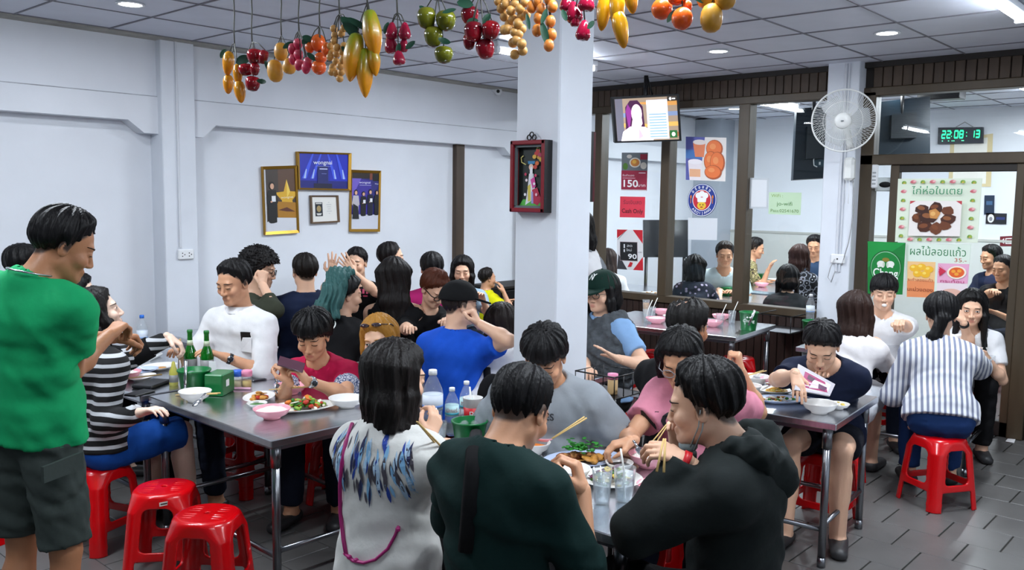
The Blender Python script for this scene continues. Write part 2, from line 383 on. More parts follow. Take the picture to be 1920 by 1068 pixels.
# ---------------------------------------------------------------- people
def rot_frame(yaw, pitch=0., roll=0.):      # rows: forward, left, up; pitch > 0 looks down
    y, p, r = map(math.radians, (yaw, pitch, roll))
    f = V3(math.cos(y)*math.cos(p), math.sin(y)*math.cos(p), -math.sin(p)); l = V3(-math.sin(y), math.cos(y), 0); u = np.cross(f, l)
    return np.array([f, math.cos(r)*l+math.sin(r)*u, -math.sin(r)*l+math.cos(r)*u])
def head_prims(c, R, s, fem, ears=True, full=.0):
    w = lambda *p: c+s*(np.array(p) @ R)
    j = .94 if fem else 1.0; fj = 1+full
    P = [el(w(-.012, 0, .028), s*V3(.097, .077, .088), .02, R=R),
         el(w(.030, 0, -.040), s*V3(.058, .058*fj, .078), .03, R=R),
         rc(w(.0, .044*j*fj, -.060), w(.068, .012, -.098*j), s*.022, s*.017, .025), rc(w(.0, -.044*j*fj, -.060), w(.068, -.012, -.098*j), s*.022, s*.017, .025),
         el(w(.074, 0, -.097*j), s*V3(.016, .020, .015), .015, R=R),
         rc(w(.078, -.036, .020), w(.078, .036, .020), s*.011, s*.011, .02)]
    for y in (1, -1):
        P.append(el(w(.104, y*.033, .001), s*V3(.020, .019, .014), .014, '-', R))
        P.append(el(w(.060, y*.044*fj, -.032), s*V3(.026, .022, .024), .02, R=R))
        P.append(el(w(.0795, y*.033, .0), s*V3(.0125, .0165, .0105), .006, R=R))
    P += [rc(w(.086, 0, .006), w(.1045, 0, -.036), s*.0075, s*.0105, .010), el(w(.095, .011, -.041), s*V3(.012, .009, .008), .006, R=R), el(w(.095, -.011, -.041), s*V3(.012, .009, .008), .006, R=R),
          rc(w(.0855, -.016, -.0665), w(.0855, .016, -.0665), s*.0085, s*.0085, .007), rc(w(.084, -.013, -.0765), w(.084, .013, -.0765), s*.0092, s*.0092, .006),
          rc(w(.0975, -.02, -.0715), w(.0975, .02, -.0715), s*.0022, s*.0022, .004, '-')]
    if ears:
        for y in (1, -1):
            Re = rot_frame(0, 0, 0); P.append(el(w(-.008, y*.079, -.008), s*V3(.020, .0085, .033), .006, R=R @ np.eye(3)))
            P.append(el(w(.000, y*.089, -.006), s*V3(.011, .007, .020), .006, '-', R))
    return P
def hand_prims(wr, d, dor, s, left, curl=(20, 25, 20), spread=6, thumb=0.):
    """five fingers; d hand direction, dor back of the hand; curl degrees at the three finger joints"""
    x = nrm(d); z = nrm(dor-x*(np.asarray(dor) @ x)); y = np.cross(z, x)*(-1 if left else 1)
    w = lambda p: wr+s*(p[0]*x+p[1]*y+p[2]*z)
    P = [rc(w((-.022, 0, 0)), w((.012, 0, 0)), s*.022, s*.021, .012, sc=(y, 1.25))]
    for i, (yy, L, r) in enumerate(((.027, 1.0, .0098), (.009, 1.1, .010), (-.010, 1.02, .0096), (-.027, .82, .0084))):
        k = V3(.086-.006*abs(i-1), yy, 0); P.append(rc(w((.008, yy*.5, -.002)), w(k), s*.0155, s*.0115, .012))
        a = 0.; p = k; sp = math.radians(spread*(1.5-i))
        for j, (l, q) in enumerate(((.043, .95), (.027, .85), (.021, .75))):
            a -= math.radians(curl[j]); n = p+L*l*V3(math.cos(a)*math.cos(sp), math.cos(a)*math.sin(sp), math.sin(a)); P.append(rc(w(p), w(n), s*r*(q+.07), s*r*q, .003)); p = n
    t = math.radians(thumb); q0, q1, q2 = V3(.015, .022, -.008), V3(.047, .043+.012*math.cos(t), -.014-.02*math.sin(t)), V3(.074, .050+.010*math.cos(t)-.02*math.sin(t), -.022-.03*math.sin(t))
    q3 = q2+V3(.022, -.004-.014*math.sin(t), -.006-.012*math.sin(t))
    P += [rc(w(q0), w(q1), s*.017, s*.013, .012), rc(w(q1), w(q2), s*.012, s*.0105, .004), rc(w(q2), w(q3), s*.0105, s*.008, .003)]
    return P
CURL = dict(relax=(22, 28, 18), flat=(4, 6, 4), open=(-4, 8, 8), grip=(55, 55, 30), fist=(80, 85, 50), stick=(35, 50, 28), point=(14, 20, 14))
HAIRS = {   # hair cap: lower edge of the hair from nape (x -.12) to forehead (x .10), thickness, jitter
 'short': ([-.12, -.085, -.06, -.035, -.015, .005, .02, .04, .06, .10], [-.058, -.062, -.05, -.02, -.012, -.018, .028, .048, .074, .092], .020),
 'crop':  ([-.12, -.085, -.06, -.035, -.015, .005, .02, .04, .06, .10], [-.060, -.062, -.05, -.015, -.008, -.014, .03, .052, .080, .096], .016),
 'fringe': ([-.12, -.085, -.05, -.02, .0, .02, .045, .07, .10], [-.075, -.075, -.05, -.02, -.012, .015, .028, .034, .032], .022),
 'bob':   ([-.12, -.085, -.05, -.02, .0, .02, .05, .07, .10], [-.12, -.12, -.12, -.11, -.10, -.05, .035, .068, .085], .020),
 'up':    ([-.12, -.085, -.05, -.02, .0, .02, .045, .07, .10], [-.07, -.07, -.045, -.01, .0, .02, .045, .072, .086], .012),
 'long':  ([-.12, -.085, -.05, -.02, .0, .02, .05, .07, .10], [-.13, -.13, -.13, -.13, -.12, -.07, .03, .066, .085], .018),
 'cover': ([-.12, -.085, -.05, -.02, .0, .02, .045, .065, .10], [-.13, -.13, -.13, -.13, -.12, -.11, -.06, .01, .03], .020)}
SKIN = {'light': '#e2b598', 'mid': '#cf9a78', 'tan': '#b07a57', 'pale': '#efcdb8', 'dark': '#8f5f42'}
NP = [0]
def fabric(col, key=None, rough=.85): return M('fabric_'+(key or col.strip('#')), col, rough, bump=(13, .42), var=(9, .12), spec=.22)
def hairmat(col): return M('hair_'+col.strip('#'), col, .5, bump=(110, .5), stretch=(1, 1, .12), spec=.22)
def person(label, head, yaw, hy=0., hp=0., hr=0., s=1., fem=False, seat=.42, stand=None, skin='light', build=1., shirt=None, pants=None,
           hair=('short', '#0b0a0b'), L=None, R=None, hl='relax', hr_='relax', dl=None, dr=None, eyes='down', glasses=None, res=.012, hres=.005,
           legs=True, torso_lean=None, hips=None, full=.0, child=False, group=None, brows=True, feet='#2a2a2c', knees=.40, nodes=None, sh=None, elb=None, hat=None, nk0=(0, 0)):
    NP[0] += 1; seed = NP[0]; c = W(*head) if abs(head[0]) > 20 else V3(*head); f, l, u0 = rot_frame(yaw); Rh = rot_frame(yaw+hy, hp, hr)
    up = V3(0, 0, 1); bs = s*build
    an_ = math.radians(max(0, hp)*.7)
    N = c - s*.168*(math.cos(an_)*up+math.sin(an_)*f) - s*.030*f + nk0[0]*f + nk0[1]*up + (nk0[2] if len(nk0) > 2 else 0)*l           # base of the neck
    zp = (seat+.085) if not stand else .93*s
    Lt = .50*s
    if hips is not None: P = V3(hips[0], hips[1], zp)
    else:
        dz = N[2]-zp; ln = math.sqrt(max(0, Lt*Lt-dz*dz)) if dz < Lt else 0.
        if torso_lean is not None: ln = torso_lean
        P = V3(N[0], N[1], 0)-f*ln; P[2] = zp
    ax = nrm(N-P); T = np.linalg.norm(N-P); side = nrm(l-ax*(l @ ax)); fwd = np.cross(side, ax)
    sw = sh if sh else (.150 if fem else .175)*bs; tw = (.88 if fem else 1.)*bs
    SJ = {q: N-ax*.088*s+side*q*sw+fwd*.016 for q in (1, -1)}
    pt = lambda t, fo=0., si=0.: P+ax*T*t+fwd*fo*s+side*si*s
    # --- limbs
    def arm(q, tgt, hint):
        S = SJ[q]; a, b = .275*s, .245*s
        if tgt is None: tgt = P+f*.36*s+side*q*.13+V3(0, 0, .76-zp) if not stand else S+V3(0, 0, -.50*s)+f*.06+side*q*.08
        tgt = W(*tgt) if abs(tgt[0]) > 20 else V3(*tgt)
        v = tgt-S; d = np.linalg.norm(v)
        if d > (a+b)*.995: tgt = S+v/d*(a+b)*.995; d = (a+b)*.995; v = tgt-S
        d = max(d, .12); x = (a*a-b*b+d*d)/(2*d); h = math.sqrt(max(0, a*a-x*x)); hv = V3(*hint) if hint is not None else -up*1.+side*q*.40-fwd*.15
        dn = nrm(v); hv = nrm(hv-dn*(hv @ dn)); return S, S+dn*x+hv*h, tgt
    AR = {1: arm(1, L, elb[0] if elb else None), -1: arm(-1, R, elb[1] if elb else None)}
    HP, KN, AN = {}, {}, {}
    for q in (1, -1):
        HP[q] = P+side*q*.085*bs-up*.0
        if stand: KN[q] = HP[q]+V3(0, 0, -.43*s)+f*.03+l*q*.02; AN[q] = KN[q]+V3(0, 0, -.42*s)-f*.04
        else: KN[q] = P+f*knees*s+l*q*.12*bs+V3(0, 0, .02); AN[q] = V3(*(KN[q]-f*.04*q+l*q*.0)[:2], .075)
    if nodes: HP, KN, AN = nodes(HP, KN, AN, f, l)
    # --- body: one continuous surface
    th = .074*bs
    B0 = [rc(pt(.02), pt(.16), .100*bs, .095*bs, .04, sc=(side, 1.45)), rc(pt(.16), pt(.45), .088*tw, .086*tw, .05, sc=(side, 1.38)), rc(pt(.45), pt(.78), .092*tw, .100*tw, .05, sc=(side, 1.45)),
          rc(pt(.76, 0, 0)+side*sw*.5, pt(.76, 0, 0)-side*sw*.5, .080*bs, .080*bs, .05), rc(SJ[1], SJ[-1], .048*bs, .048*bs, .05),
          rc(N-ax*.02*s, SJ[1]+ax*.012, .046*bs, .036*bs, .05), rc(N-ax*.02*s, SJ[-1]+ax*.012, .046*bs, .036*bs, .05)]
    nk = (.050 if fem else .058)*s*(1+full*.5); hb = c+s*(V3(-.018, 0, -.045) @ Rh)
    NK = rc(N-ax*.03, hb, nk*1.08, nk, .03)
    LEG = []
    for q in (1, -1): LEG += [rc(HP[q], KN[q], th*1.12, th*.74, .03), rc(KN[q], AN[q], th*.74, .040*bs, .015), rc(AN[q]*.55+KN[q]*.45-f*.012, AN[q]*.3+KN[q]*.7-f*.018, .045*bs, .052*bs, .03),
                              rc(AN[q]-f*.03+V3(0, 0, -.035), AN[q]+f*.15+l*q*.03+V3(0, 0, -.052), .035, .026, .02, sc=(l, 1.3))]
    ARM = {}
    for q in (1, -1):
        S, E, H = AR[q]; ARM[q] = [rc(S, E, .048*bs, .036*bs, .02), rc(E, H, .038*bs, .026*bs*(.9 if fem else 1), .012), el(E*.72+H*.28, V3(.041, .041, .041)*bs*.97, .03)]
    body = B0+[NK]+head_prims(c, Rh, s, fem, ears=(hair[0] not in ('long', 'cover', 'bob') if hair else True), full=full)+ARM[1]+ARM[-1]+(LEG if legs else [])
    hb3 = .135*s; V, Q = sdf_mesh(body, res, (c-hb3, c+hb3, hres))
    HM = []
    for q, t, hk, dd in ((1, L, hl, dl), (-1, R, hr_, dr)):
        S, E, H = AR[q]; d = nrm(H-E); dor = V3(0, 0, 1) if dd is None else V3(*dd[0]); d2 = d if dd is None or len(dd) < 2 or dd[1] is None else nrm(V3(*dd[1]))
        ck, tb = (hk if isinstance(hk, tuple) else (hk, 25 if hk in ('grip', 'fist', 'stick') else 5))
        hp_ = hand_prims(H, d2, dor, s*(.86 if fem else .95), q == 1, CURL[ck], 9 if ck == 'open' else 4, tb)
        v, k = sdf_mesh(hp_, .0045 if hres < .0046 else .0056 if hres < .006 else .0085, pad=.014); HM.append((v, k))
    for v, k in HM: Q = np.concatenate([Q, k+len(V)]); V = np.concatenate([V, v])
    # colours on the skin
    base = np.array(lin(SKIN.get(skin, skin))); cols = np.tile(base, (len(V), 1)); lo = ((V-c)/s) @ Rh.T; x, y, z = lo.T
    inh = (np.abs(lo) < .14).all(1) & (x > .02)
    blend = lambda m, cc, a: cols.__setitem__(slice(None), cols*(1-(m*a)[:, None])+np.array(lin(cc))*(m*a)[:, None])
    sm = lambda d, a, b: np.clip((b-d)/(b-a), 0, 1)
    blend(inh*sm(np.hypot((np.abs(y)-.045)/.03, (z+.035)/.024), .3, 1.1), '#cf7f68', .16)
    blend(inh*(x > .07)*sm(np.hypot(y/.021, (z+.0715)/.0125), .7, 1.1), '#b8605a' if fem else '#a8614f', .6 if fem else .4)
    blend(inh*(x > .085)*sm(np.hypot((np.abs(y)-.008)/.006, (z+.049)/.004), .5, 1.2), '#4a2a22', .8)
    hc = hair[1] if hair else '#0b0a0b'
    if hair:
        hx, hz, ht = HAIRS['short' if hair[0] in ('curly', 'bald') else ('up' if hair[0] in ('bun', 'pony') else hair[0])]
        sc_ = (np.abs(lo) < .15).all(1)*sm(np.interp(x, hx, hz)-z, -.004, .008)*(np.abs(y) < .086)
        if hair[0] == 'bald': sc_ = sc_*sm(-np.hypot((x+.055)/.062, (y-.022)/.050), -1.3, -.9)
        blend(sc_, hc, .9)
    root = thing('person', label, 'person', (P[0], P[1], 0), 0, group)
    cover = []
    # --- hair
    if hair:
        kind, hcol = hair[:2]; opt = hair[2] if len(hair) > 2 else {}; hm = hairmat(hcol)
        hk = 'short' if kind in ('curly', 'bald') else 'up' if kind in ('bun', 'pony') else kind
        hx, hz, ht = HAIRS[hk]; ht = opt.get('t', ht)
        wl = lambda *p: c+s*(np.array(p) @ Rh)
        pr = [cap(wl(-.013, 0, .028), s*(V3(.097, .077, .088)+.0022), Rh, hx, hz, c, s=s, th=ht*1.15, tp=opt.get('tp', .06 if hk == 'short' else .085 if hk == 'crop' else .03))]
        if kind == 'curly': pr = [cap(wl(-.02, 0, .045), s*V3(.135, .128, .118), Rh, hx, [q-.02 for q in hz], c, s=s)]
        if kind == 'bald':
            pr.append(el(wl(-.055, .022, .128), s*V3(.068, .052, .060), .006, '-', Rh))
        back = -Rh[0]
        if kind in ('long', 'cover', 'bob'):
            ln = opt.get('len', .34 if kind != 'bob' else .16); wd = opt.get('w', 1.55); dn = nrm(V3(0, 0, -1)+.12*back*(1 if hp < 30 else -.3)); sd = nrm(np.cross(dn, back))
            b0 = wl(-.045, 0, .03); b1 = c-up*(.02+ln*s)-f*opt.get('off', .085)*s
            mid = b0*.45+b1*.55-f*.015
            pr += [rc(b0, mid, .070*s, .055*s, .03, sc=(sd, wd)), rc(mid, b1, .055*s, opt.get('tip', .040)*s, .03, flat=1, sc=(sd, wd))]
            fl = opt.get('front', .20)
            for q in (1, -1):
                if fl > 0: pr.append(rc(wl(.018, q*.078, .03), wl(.02, q*.085, -.05), .020*s, .024*s, .02)); e = wl(.02, q*.085, -.05); pr.append(rc(e, e-up*fl*s-f*.02+l*q*.01, .024*s, .014*s, .02, flat=1, sc=(f, 1.5)))
        if kind == 'bun': pr += [el(wl(*opt.get('at', (-.075, 0, .11))), s*V3(.042, .042, .036)*opt.get('k', 1), .012, R=Rh)]
        if kind == 'pony':
            a0 = wl(*opt.get('at', (-.105, 0, .03))); ln = opt.get('len', .3); dv = opt.get('dir', -f*.35-up); a1 = a0-f*.03*s; a2 = a0+nrm(dv)*ln*s
            pr += [el(a0, s*V3(.028, .028, .028), .015), rc(a1, a0*.4+a2*.6-f*.02, .032*s, .030*s, .02, sc=(l, 1.25)), rc(a0*.4+a2*.6-f*.02, a2, .030*s, .010*s, .02, sc=(l, 1.25))]
        for e in opt.get('locks', ()): pr.append(rc(wl(*e[0]), wl(*e[1]), e[2]*s, e[3]*s, .012))
        rs = np.random.RandomState(seed+50); p1, p2 = rs.rand(2)*6; am = opt.get('amp', .0035)
        def streak(X, Y, Z):
            qx, qy, qz = (X-c[0]), (Y-c[1]), (Z-c[2]); a = qx*Rh[0, 0]+qy*Rh[0, 1]+qz*Rh[0, 2]+.02; b = qx*Rh[1, 0]+qy*Rh[1, 1]+qz*Rh[1, 2]; g = qx*Rh[2, 0]+qy*Rh[2, 1]+qz*Rh[2, 2]
            th_ = np.arctan2(b, a); 
            if kind == 'curly': return .012*np.sin(a*170+2*np.sin(g*90))*np.sin(b*160+p1+2*np.sin(a*80))*np.sin(g*165+p2)*1.6
            return am*(np.sin(th_*13+p1+2.2*np.sin(g*14))+.7*np.sin(th_*29+p2+2*np.sin(g*22)))
        cover.append(list(pr)); pr.append(dict(t='n', op='n', f=streak))
        v, k = sdf_mesh(pr, max(hres*1.2, .005) if kind not in ('long', 'cover') else max(hres*1.4, .0068))
        ob('hair', raw_mesh('hair', v, k), hm, root)
    # --- face details
    lf = lambda *p: c+s*(np.array(p) @ Rh)
    fp = body
    def onface(y, z, lift=.0):
        x = np.full(len(y), .135)
        for _ in range(14):
            d = evalp(hd, c+s*(np.stack([x, y, z], 1) @ Rh))/s; x = x-np.clip(d, -.01, .03)*.9
        return np.stack([x+lift, y, z], 1)
    hd = head_prims(c, Rh, s, fem, False, full)
    if eyes:
        for q in (1, -1):
            bE = B(); n = 9; t = np.linspace(-1, 1, n); yy = q*.033+.0148*t
            op = .0052 if eyes == 'open' else .0016; top = op*(1-t*t)**.6+.0005; bot = -(.0036 if eyes == 'open' else .0012)*(1-t*t)**.6
            zz = .0 if eyes == 'open' else -.0055
            a = onface(yy, zz+top, .0009); b2 = onface(yy, zz+bot, .0009)
            if eyes == 'open':
                bE.add(c+s*(np.concatenate([a, b2]) @ Rh), [(i, i+1, n+i+1, n+i) for i in range(n-1)], 0, True)
                an = np.linspace(0, 2*PI, 13)[:-1]; ci = onface(q*.033+.0052*np.cos(an), .0005+.0050*np.sin(an), .0016); bE.add(c+s*(ci @ Rh), [tuple(range(12))], 1, True)
            bE.tube(c+s*(onface(yy, zz+top, .001) @ Rh), .0013*s, 5, 1)
            ob('eye', bE, [M('eye_white', '#d9d4cf', .3), M('eye_dark', '#120c0a', .25)], root)
    if brows and eyes:
        for q in (1, -1):
            bB = B(); t = np.linspace(-1, 1, 7); pp = onface(q*.034+.019*t, .0205+.003*(1-t*t)-.002*t*q*q, .0006); w_ = [.0012, .002, .0024, .0026, .0026, .0022, .0012]; bB.tube(c+s*(pp @ Rh), [s*r for r in (w_ if q > 0 else w_[::-1])], 5)
            ob('eyebrow', bB, hairmat(hc if hc != '#2f6d6a' else '#120d0b'), root)
    if glasses:
        bG = B(); gc, gr = glasses
        for q in (1, -1):
            an = np.linspace(0, 2*PI, 17); pp = np.stack([np.full(17, .1045), q*.033+.025*np.cos(an), -.004+.020*np.sin(an)], 1); pp[:, 0] -= np.abs(pp[:, 1])*.12; bG.tube(c+s*(pp @ Rh), gr*s, 5)
            bG.tube([lf(.098, q*.058, .004), lf(.08, q*.076, .006), lf(-.01, q*.082, .004)], gr*s, 5)
        bG.tube([lf(.103, .008, 0), lf(.106, 0, .003), lf(.103, -.008, 0)], gr*s, 5); ob('glasses', bG, M('glasses_'+gc.strip('#'), gc, .3, .4), root)
    # --- clothes
    out = dict(root=root, prims=None, P=P, N=N, ax=ax, side=side, fwd=fwd, T=T, c=c, Rh=Rh, f=f, l=l, AR=AR, s=s, KN=KN, AN=AN)
    def tcs(v): q = v-P; return np.stack([q @ side, q @ fwd, q @ ax], 1)
    if shirt:
        k, mt = shirt[0], shirt[1]; o = shirt[2] if len(shirt) > 2 else {}; g = o.get('loose', .016)
        mt = fabric(mt) if isinstance(mt, str) else mt
        pr = [dict(p, ra=p['ra']+g, rb=p['rb']+g) for p in B0]
        hem = o.get('hem', -.02)
        pr += [rc(pt(hem)+fwd*.01, pt(.16)+fwd*.01, .116*bs+g, .106*bs+g, .04, flat=2, sc=(side, 1.45))]
        if fem and not o.get('flat'): pr += [el(pt(.66, .075, .065), V3(.055, .055, .055)*s, .05), el(pt(.66, .075, -.065), V3(.055, .055, .055)*s, .05)]
        if o.get('belly'): pr += [el(pt(.32, .05), V3(.13, .13, .15)*bs*o['belly'], .06)]
        if k == 'tank': pr += []
        else:
            fr = {'tee': .62, 'long': 1., 'elbow': 1., 'cap': .35}[k]; sl = o.get('sleeve', .016)
            for q in (1, -1):
                S, E, H = AR[q]; e = S+(E-S)*(fr if k in ('tee', 'cap') else 1)
                pr.append(rc(S, e, .050*bs+sl, .040*bs+sl*1.3, .03, flat=1 if k in ('tee', 'cap') else 0))
                if k in ('long', 'elbow'): e2 = E+(H-E)*(o.get('to', .93) if k == 'long' else .35); pr.append(rc(E, e2, .040*bs+sl, .030*bs+sl*.9, .02, flat=1))
        pr.append(wrinkle(seed, o.get('wr', .0032), o.get('wl', .17))); pr.append(hs(pt(hem), -ax))
        nr = o.get('neck', .010); pr.append(rc(N-ax*(.02+o.get('drop', .0))*s+fwd*o.get('vx', .01)*s, hb+(hb-N)*.6, nk*1.05+nr, nk*1.05+nr+.03, .008, '-'))
        if k == 'tank':
            for q in (1, -1): S = SJ[q]; pr.append(rc(S+side*q*.012+ax*.05, S+side*q*.02-ax*.13+fwd*.0, .058*bs, .06*bs, .01, '-'))
        out['prims'] = pr; cover.append(pr)
        v, kq = sdf_mesh(pr, o.get('res', res)); ob(o.get('name', 'shirt'), raw_mesh('shirt', v, kq, tc=tcs(v)), mt, root)
        if o.get('hood'):
            hpz = [rc(N-fwd*.06*s+side*.11*s+ax*.02, N-fwd*.10*s-ax*.07*s, .055, .06, .05), rc(N-fwd*.06*s-side*.11*s+ax*.02, N-fwd*.10*s-ax*.07*s, .055, .06, .05), rc(N+side*.10*s+ax*.03, N+side*.06*s+fwd*.07*s-ax*.02, .035, .03, .03), rc(N-side*.10*s+ax*.03, N-side*.06*s+fwd*.07*s-ax*.02, .035, .03, .03),
                   el(N-fwd*.02*s+ax*.10*s, V3(.085, .085, .08)*s, .02, '-'), rc(N, hb, nk+.012, nk+.03, .01, '-'), wrinkle(seed+3, .004, .1)]
            v, kq = sdf_mesh(hpz, .008); ob('hood', raw_mesh('hood', v, kq), mt, root)
        if o.get('collar'):
            bC = B(); nn = 16; pts = [N+ax*.012*s+fwd*.005+(math.cos(a)*fwd*1.1+math.sin(a)*side)*(nk+.016) for a in np.linspace(-2.7, 2.7, nn)]
            lowp = [q-ax*.026*s+nrm((q-N)-ax*((q-N) @ ax))*.016 for q in pts]; top = [q+ax*.012*s for q in pts]
            bC.add(top+lowp, [(i, i+1, nn+i+1, nn+i) for i in range(nn-1)], 0, True); bC.add([q*.985+N*.015 for q in top]+[q*.985+N*.015 for q in lowp], [(i+1, i, nn+i, nn+i+1) for i in range(nn-1)], 0, True); ob('collar', bC, fabric(o['collar']) if isinstance(o['collar'], str) else o['collar'], root)
    if pants and legs:
        k, mt = pants[0], pants[1]; mt = fabric(mt) if isinstance(mt, str) else mt; g = .016; pr = [rc(pt(.0), pt(.14), .100*bs+g*.6, .094*bs+g*.6, .03, sc=(side, 1.45))]
        for q in (1, -1):
            if k == 'long': pr += [rc(HP[q], KN[q], th*1.12+g, th*.8+g, .03), rc(KN[q], KN[q]+(AN[q]-KN[q])*.93, th*.8+g, .055+g*.6, .02, flat=1)]
            elif k == 'shorts': e = pants[2] if len(pants) > 2 else .72; pr += [rc(HP[q], HP[q]+(KN[q]-HP[q])*min(e, 1), th*1.15+g*1.4, th*(1.12-.30*e)+g*1.6, .03, flat=1 if e <= 1 else 0)]+([rc(KN[q], KN[q]+(AN[q]-KN[q])*(e-1), th*.82+g*1.6, th*.8+g*1.9, .02, flat=1)] if e > 1 else [])
            elif k == 'skirt': pr += [rc(HP[q], KN[q]+f*.02, th*1.2+g*1.5, th*.85+g*2, .08, flat=1)]
        if k == 'skirt': pr += [rc(P+f*.05, (KN[1]+KN[-1])/2, .09, .07, .08, flat=1, sc=(side, 1.6))]
        cover.append(list(pr)); pr.append(wrinkle(seed+7, .004, .12)); v, kq = sdf_mesh(pr, res if stand else res*1.5); ob('trousers' if k == 'long' else k, raw_mesh('trousers', v, kq, tc=tcs(v)), mt, root)
    if feet and legs:
        for q in (1, -1):
            a = AN[q]; pr = [rc(a-f*.035+V3(0, 0, -.040), a+f*.155+l*q*.03+V3(0, 0, -.050), .042, .034, .02, sc=(l, 1.25)), hs(a+V3(0, 0, -.072), (0, 0, -1)), hs(a+V3(0, 0, -.012), (0, 0, 1))]
            v, kq = sdf_mesh(pr, .012); ob('shoe', raw_mesh('shoe', v, kq), M('shoe_'+feet.strip('#'), feet, .5), root)
    if hat:
        hcol, hk = hat; pr = [cap(lf(-.010, 0, .030), s*V3(.122, .101, .116), Rh, [-.2, .2], [.022, .040], c, s=s)]; v, kq = sdf_mesh(pr, .005); h = ob('cap', raw_mesh('cap', v, kq), fabric(hcol), root)
        Rb = rot_frame(yaw+hy, hp+14, hr); cb = lf(.100, 0, .034)
        pr = [el(cb, s*V3(.098, .088, .5), 0, R=Rb), hs(cb+Rb[2]*.006, Rb[2]), hs(cb-Rb[2]*.006, -Rb[2]), dict(rc(cb-Rb[0]*.12-Rb[2]*.4, cb-Rb[0]*.12+Rb[2]*.4, .06, .06, 0, '-'))]
        v, kq = sdf_mesh(pr, .0045, crop=(cb-.14, cb+.14)); ob('cap_brim', raw_mesh('cap_brim', v, kq), fabric(hcol), h); b = B(); b.ell(lf(-.010, 0, .146), s*V3(.008, .008, .005), 8, 5); ob('cap_button', b, fabric(hcol), h)
    deep = np.zeros(len(V), bool)
    for pr in cover: deep |= evalp(pr, V) < -.009
    V, Q, tris, cols = simplify(V, Q, cols, deep)
    ob('body', raw_mesh('body', V, Q, cols, tris=tris), M('skin', '#ffffff', .48, attr='Col', bump=(160, .05), sss=.06, spec=.4), root)
    return out
def march(prims, P, D, n=26):       # move points along D until they meet the solid
    t = np.zeros(len(P))
    for _ in range(n): t += np.clip(evalp(prims, P+D*t[:, None]), -.01, .08)*.85
    return P+D*t[:, None]
def decal(pp, b, me, px, py, size, m=0, kx=1., lift=.003, sub=0, near=.9):
    """lay flat lettering on the cloth where the photo shows it, following the cloth"""
    D = nrm(ray(px, py)); d0 = (pp['c']-V3(0, 0, EYE)) @ FW-near; P = W(px, py, d0); t = 0.
    for _ in range(60): t += float(np.clip(evalp(pp['prims'], (P+D*t)[None])[0], -.01, .06))*.8
    O = P+D*t; e = .02; g = np.array([evalp(pp['prims'], np.array([O+e*k, O-e*k])) for k in np.eye(3)]); Nn = nrm(g[:, 0]-g[:, 1]); U = nrm(np.cross(pp.get('upv', V3(0, 0, 1)), Nn)); Vv = np.cross(Nn, U)
    v = np.array([q.co[:] for q in me.vertices]); P0 = O+v[:, :1]*size*kx*U+v[:, 1:2]*size*Vv+Nn*.08
    H = march(pp['prims'], P0, np.tile(-Nn, (len(P0), 1)))+Nn*lift
    b.add(H, [tuple(p.vertices) for p in me.polygons], m, True); bpy.data.meshes.remove(me)
def surf(pp, px, py, near=.9):     # the cloth point the photo shows at that pixel, its normal and two axes on it
    D = nrm(ray(px, py)); P = W(px, py, (pp['c']-V3(0, 0, EYE)) @ FW-near); t = 0.
    for _ in range(60): t += float(np.clip(evalp(pp['prims'], (P+D*t)[None])[0], -.01, .06))*.8
    O = P+D*t; e = .02; g = np.array([evalp(pp['prims'], np.array([O+e*k, O-e*k])) for k in np.eye(3)]); Nn = nrm(g[:, 0]-g[:, 1]); U = nrm(np.cross(V3(0, 0, 1), Nn)); return O, Nn, U, np.cross(Nn, U)
def strap(pp, pts, lift=.004): return [(lambda q: q[0]+q[1]*lift)(surf(pp, *p)) for p in pts]
def rect_mesh(rects):     # flat printed bars
    b = B(); [b.add([(x0, y0, 0), (x1, y0, 0), (x1, y1, 0), (x0, y1, 0)], [(0, 1, 2, 3)]) for x0, y0, x1, y1 in rects]; return b.mesh()
def drape(pp, pts, Nn, lift=.006): P0 = np.array(pts)+Nn*.2; return march(pp['prims'], P0, np.tile(-Nn, (len(P0), 1)))+Nn*lift
# ---------------------------------------------------------------- room shell
WALL = M('white_wall', '#dfe3ea', .75, bump=(30, .04), var=(2.2, .05))
PILM = M('white_pillar', '#dde2ea', .6, bump=(22, .05), var=(3, .05))
TILE = M('ceiling_panel', '#d2d6e2', .5, bump=(60, .03), var=(5, .05)); GRID = M('ceiling_grid', '#77767e', .6)
BRN = M('brown_frame', '#463a2a', .45, bump=(40, .05), stretch=(1, 1, .2), var=(10, .2)); BRD = M('brown_slat', '#46372a', .55, bump=(30, .15), stretch=(1, 1, .1), var=(14, .3)); DKB = M('dark_brown', '#1d1713', .6)
FLO = M('floor_tile', '#605f5e', .36, bump=(20, .04), var=(4, .16)); GRT = M('grout', '#35332f', .9)
PX = 7.475
GLASS = M_glass('window_glass', (.97, .985, .98), .55)
def slabs(name, lo, hi, m, b=0.): o = ob(name, B().box(lo, hi, b=b), m); return st(o)
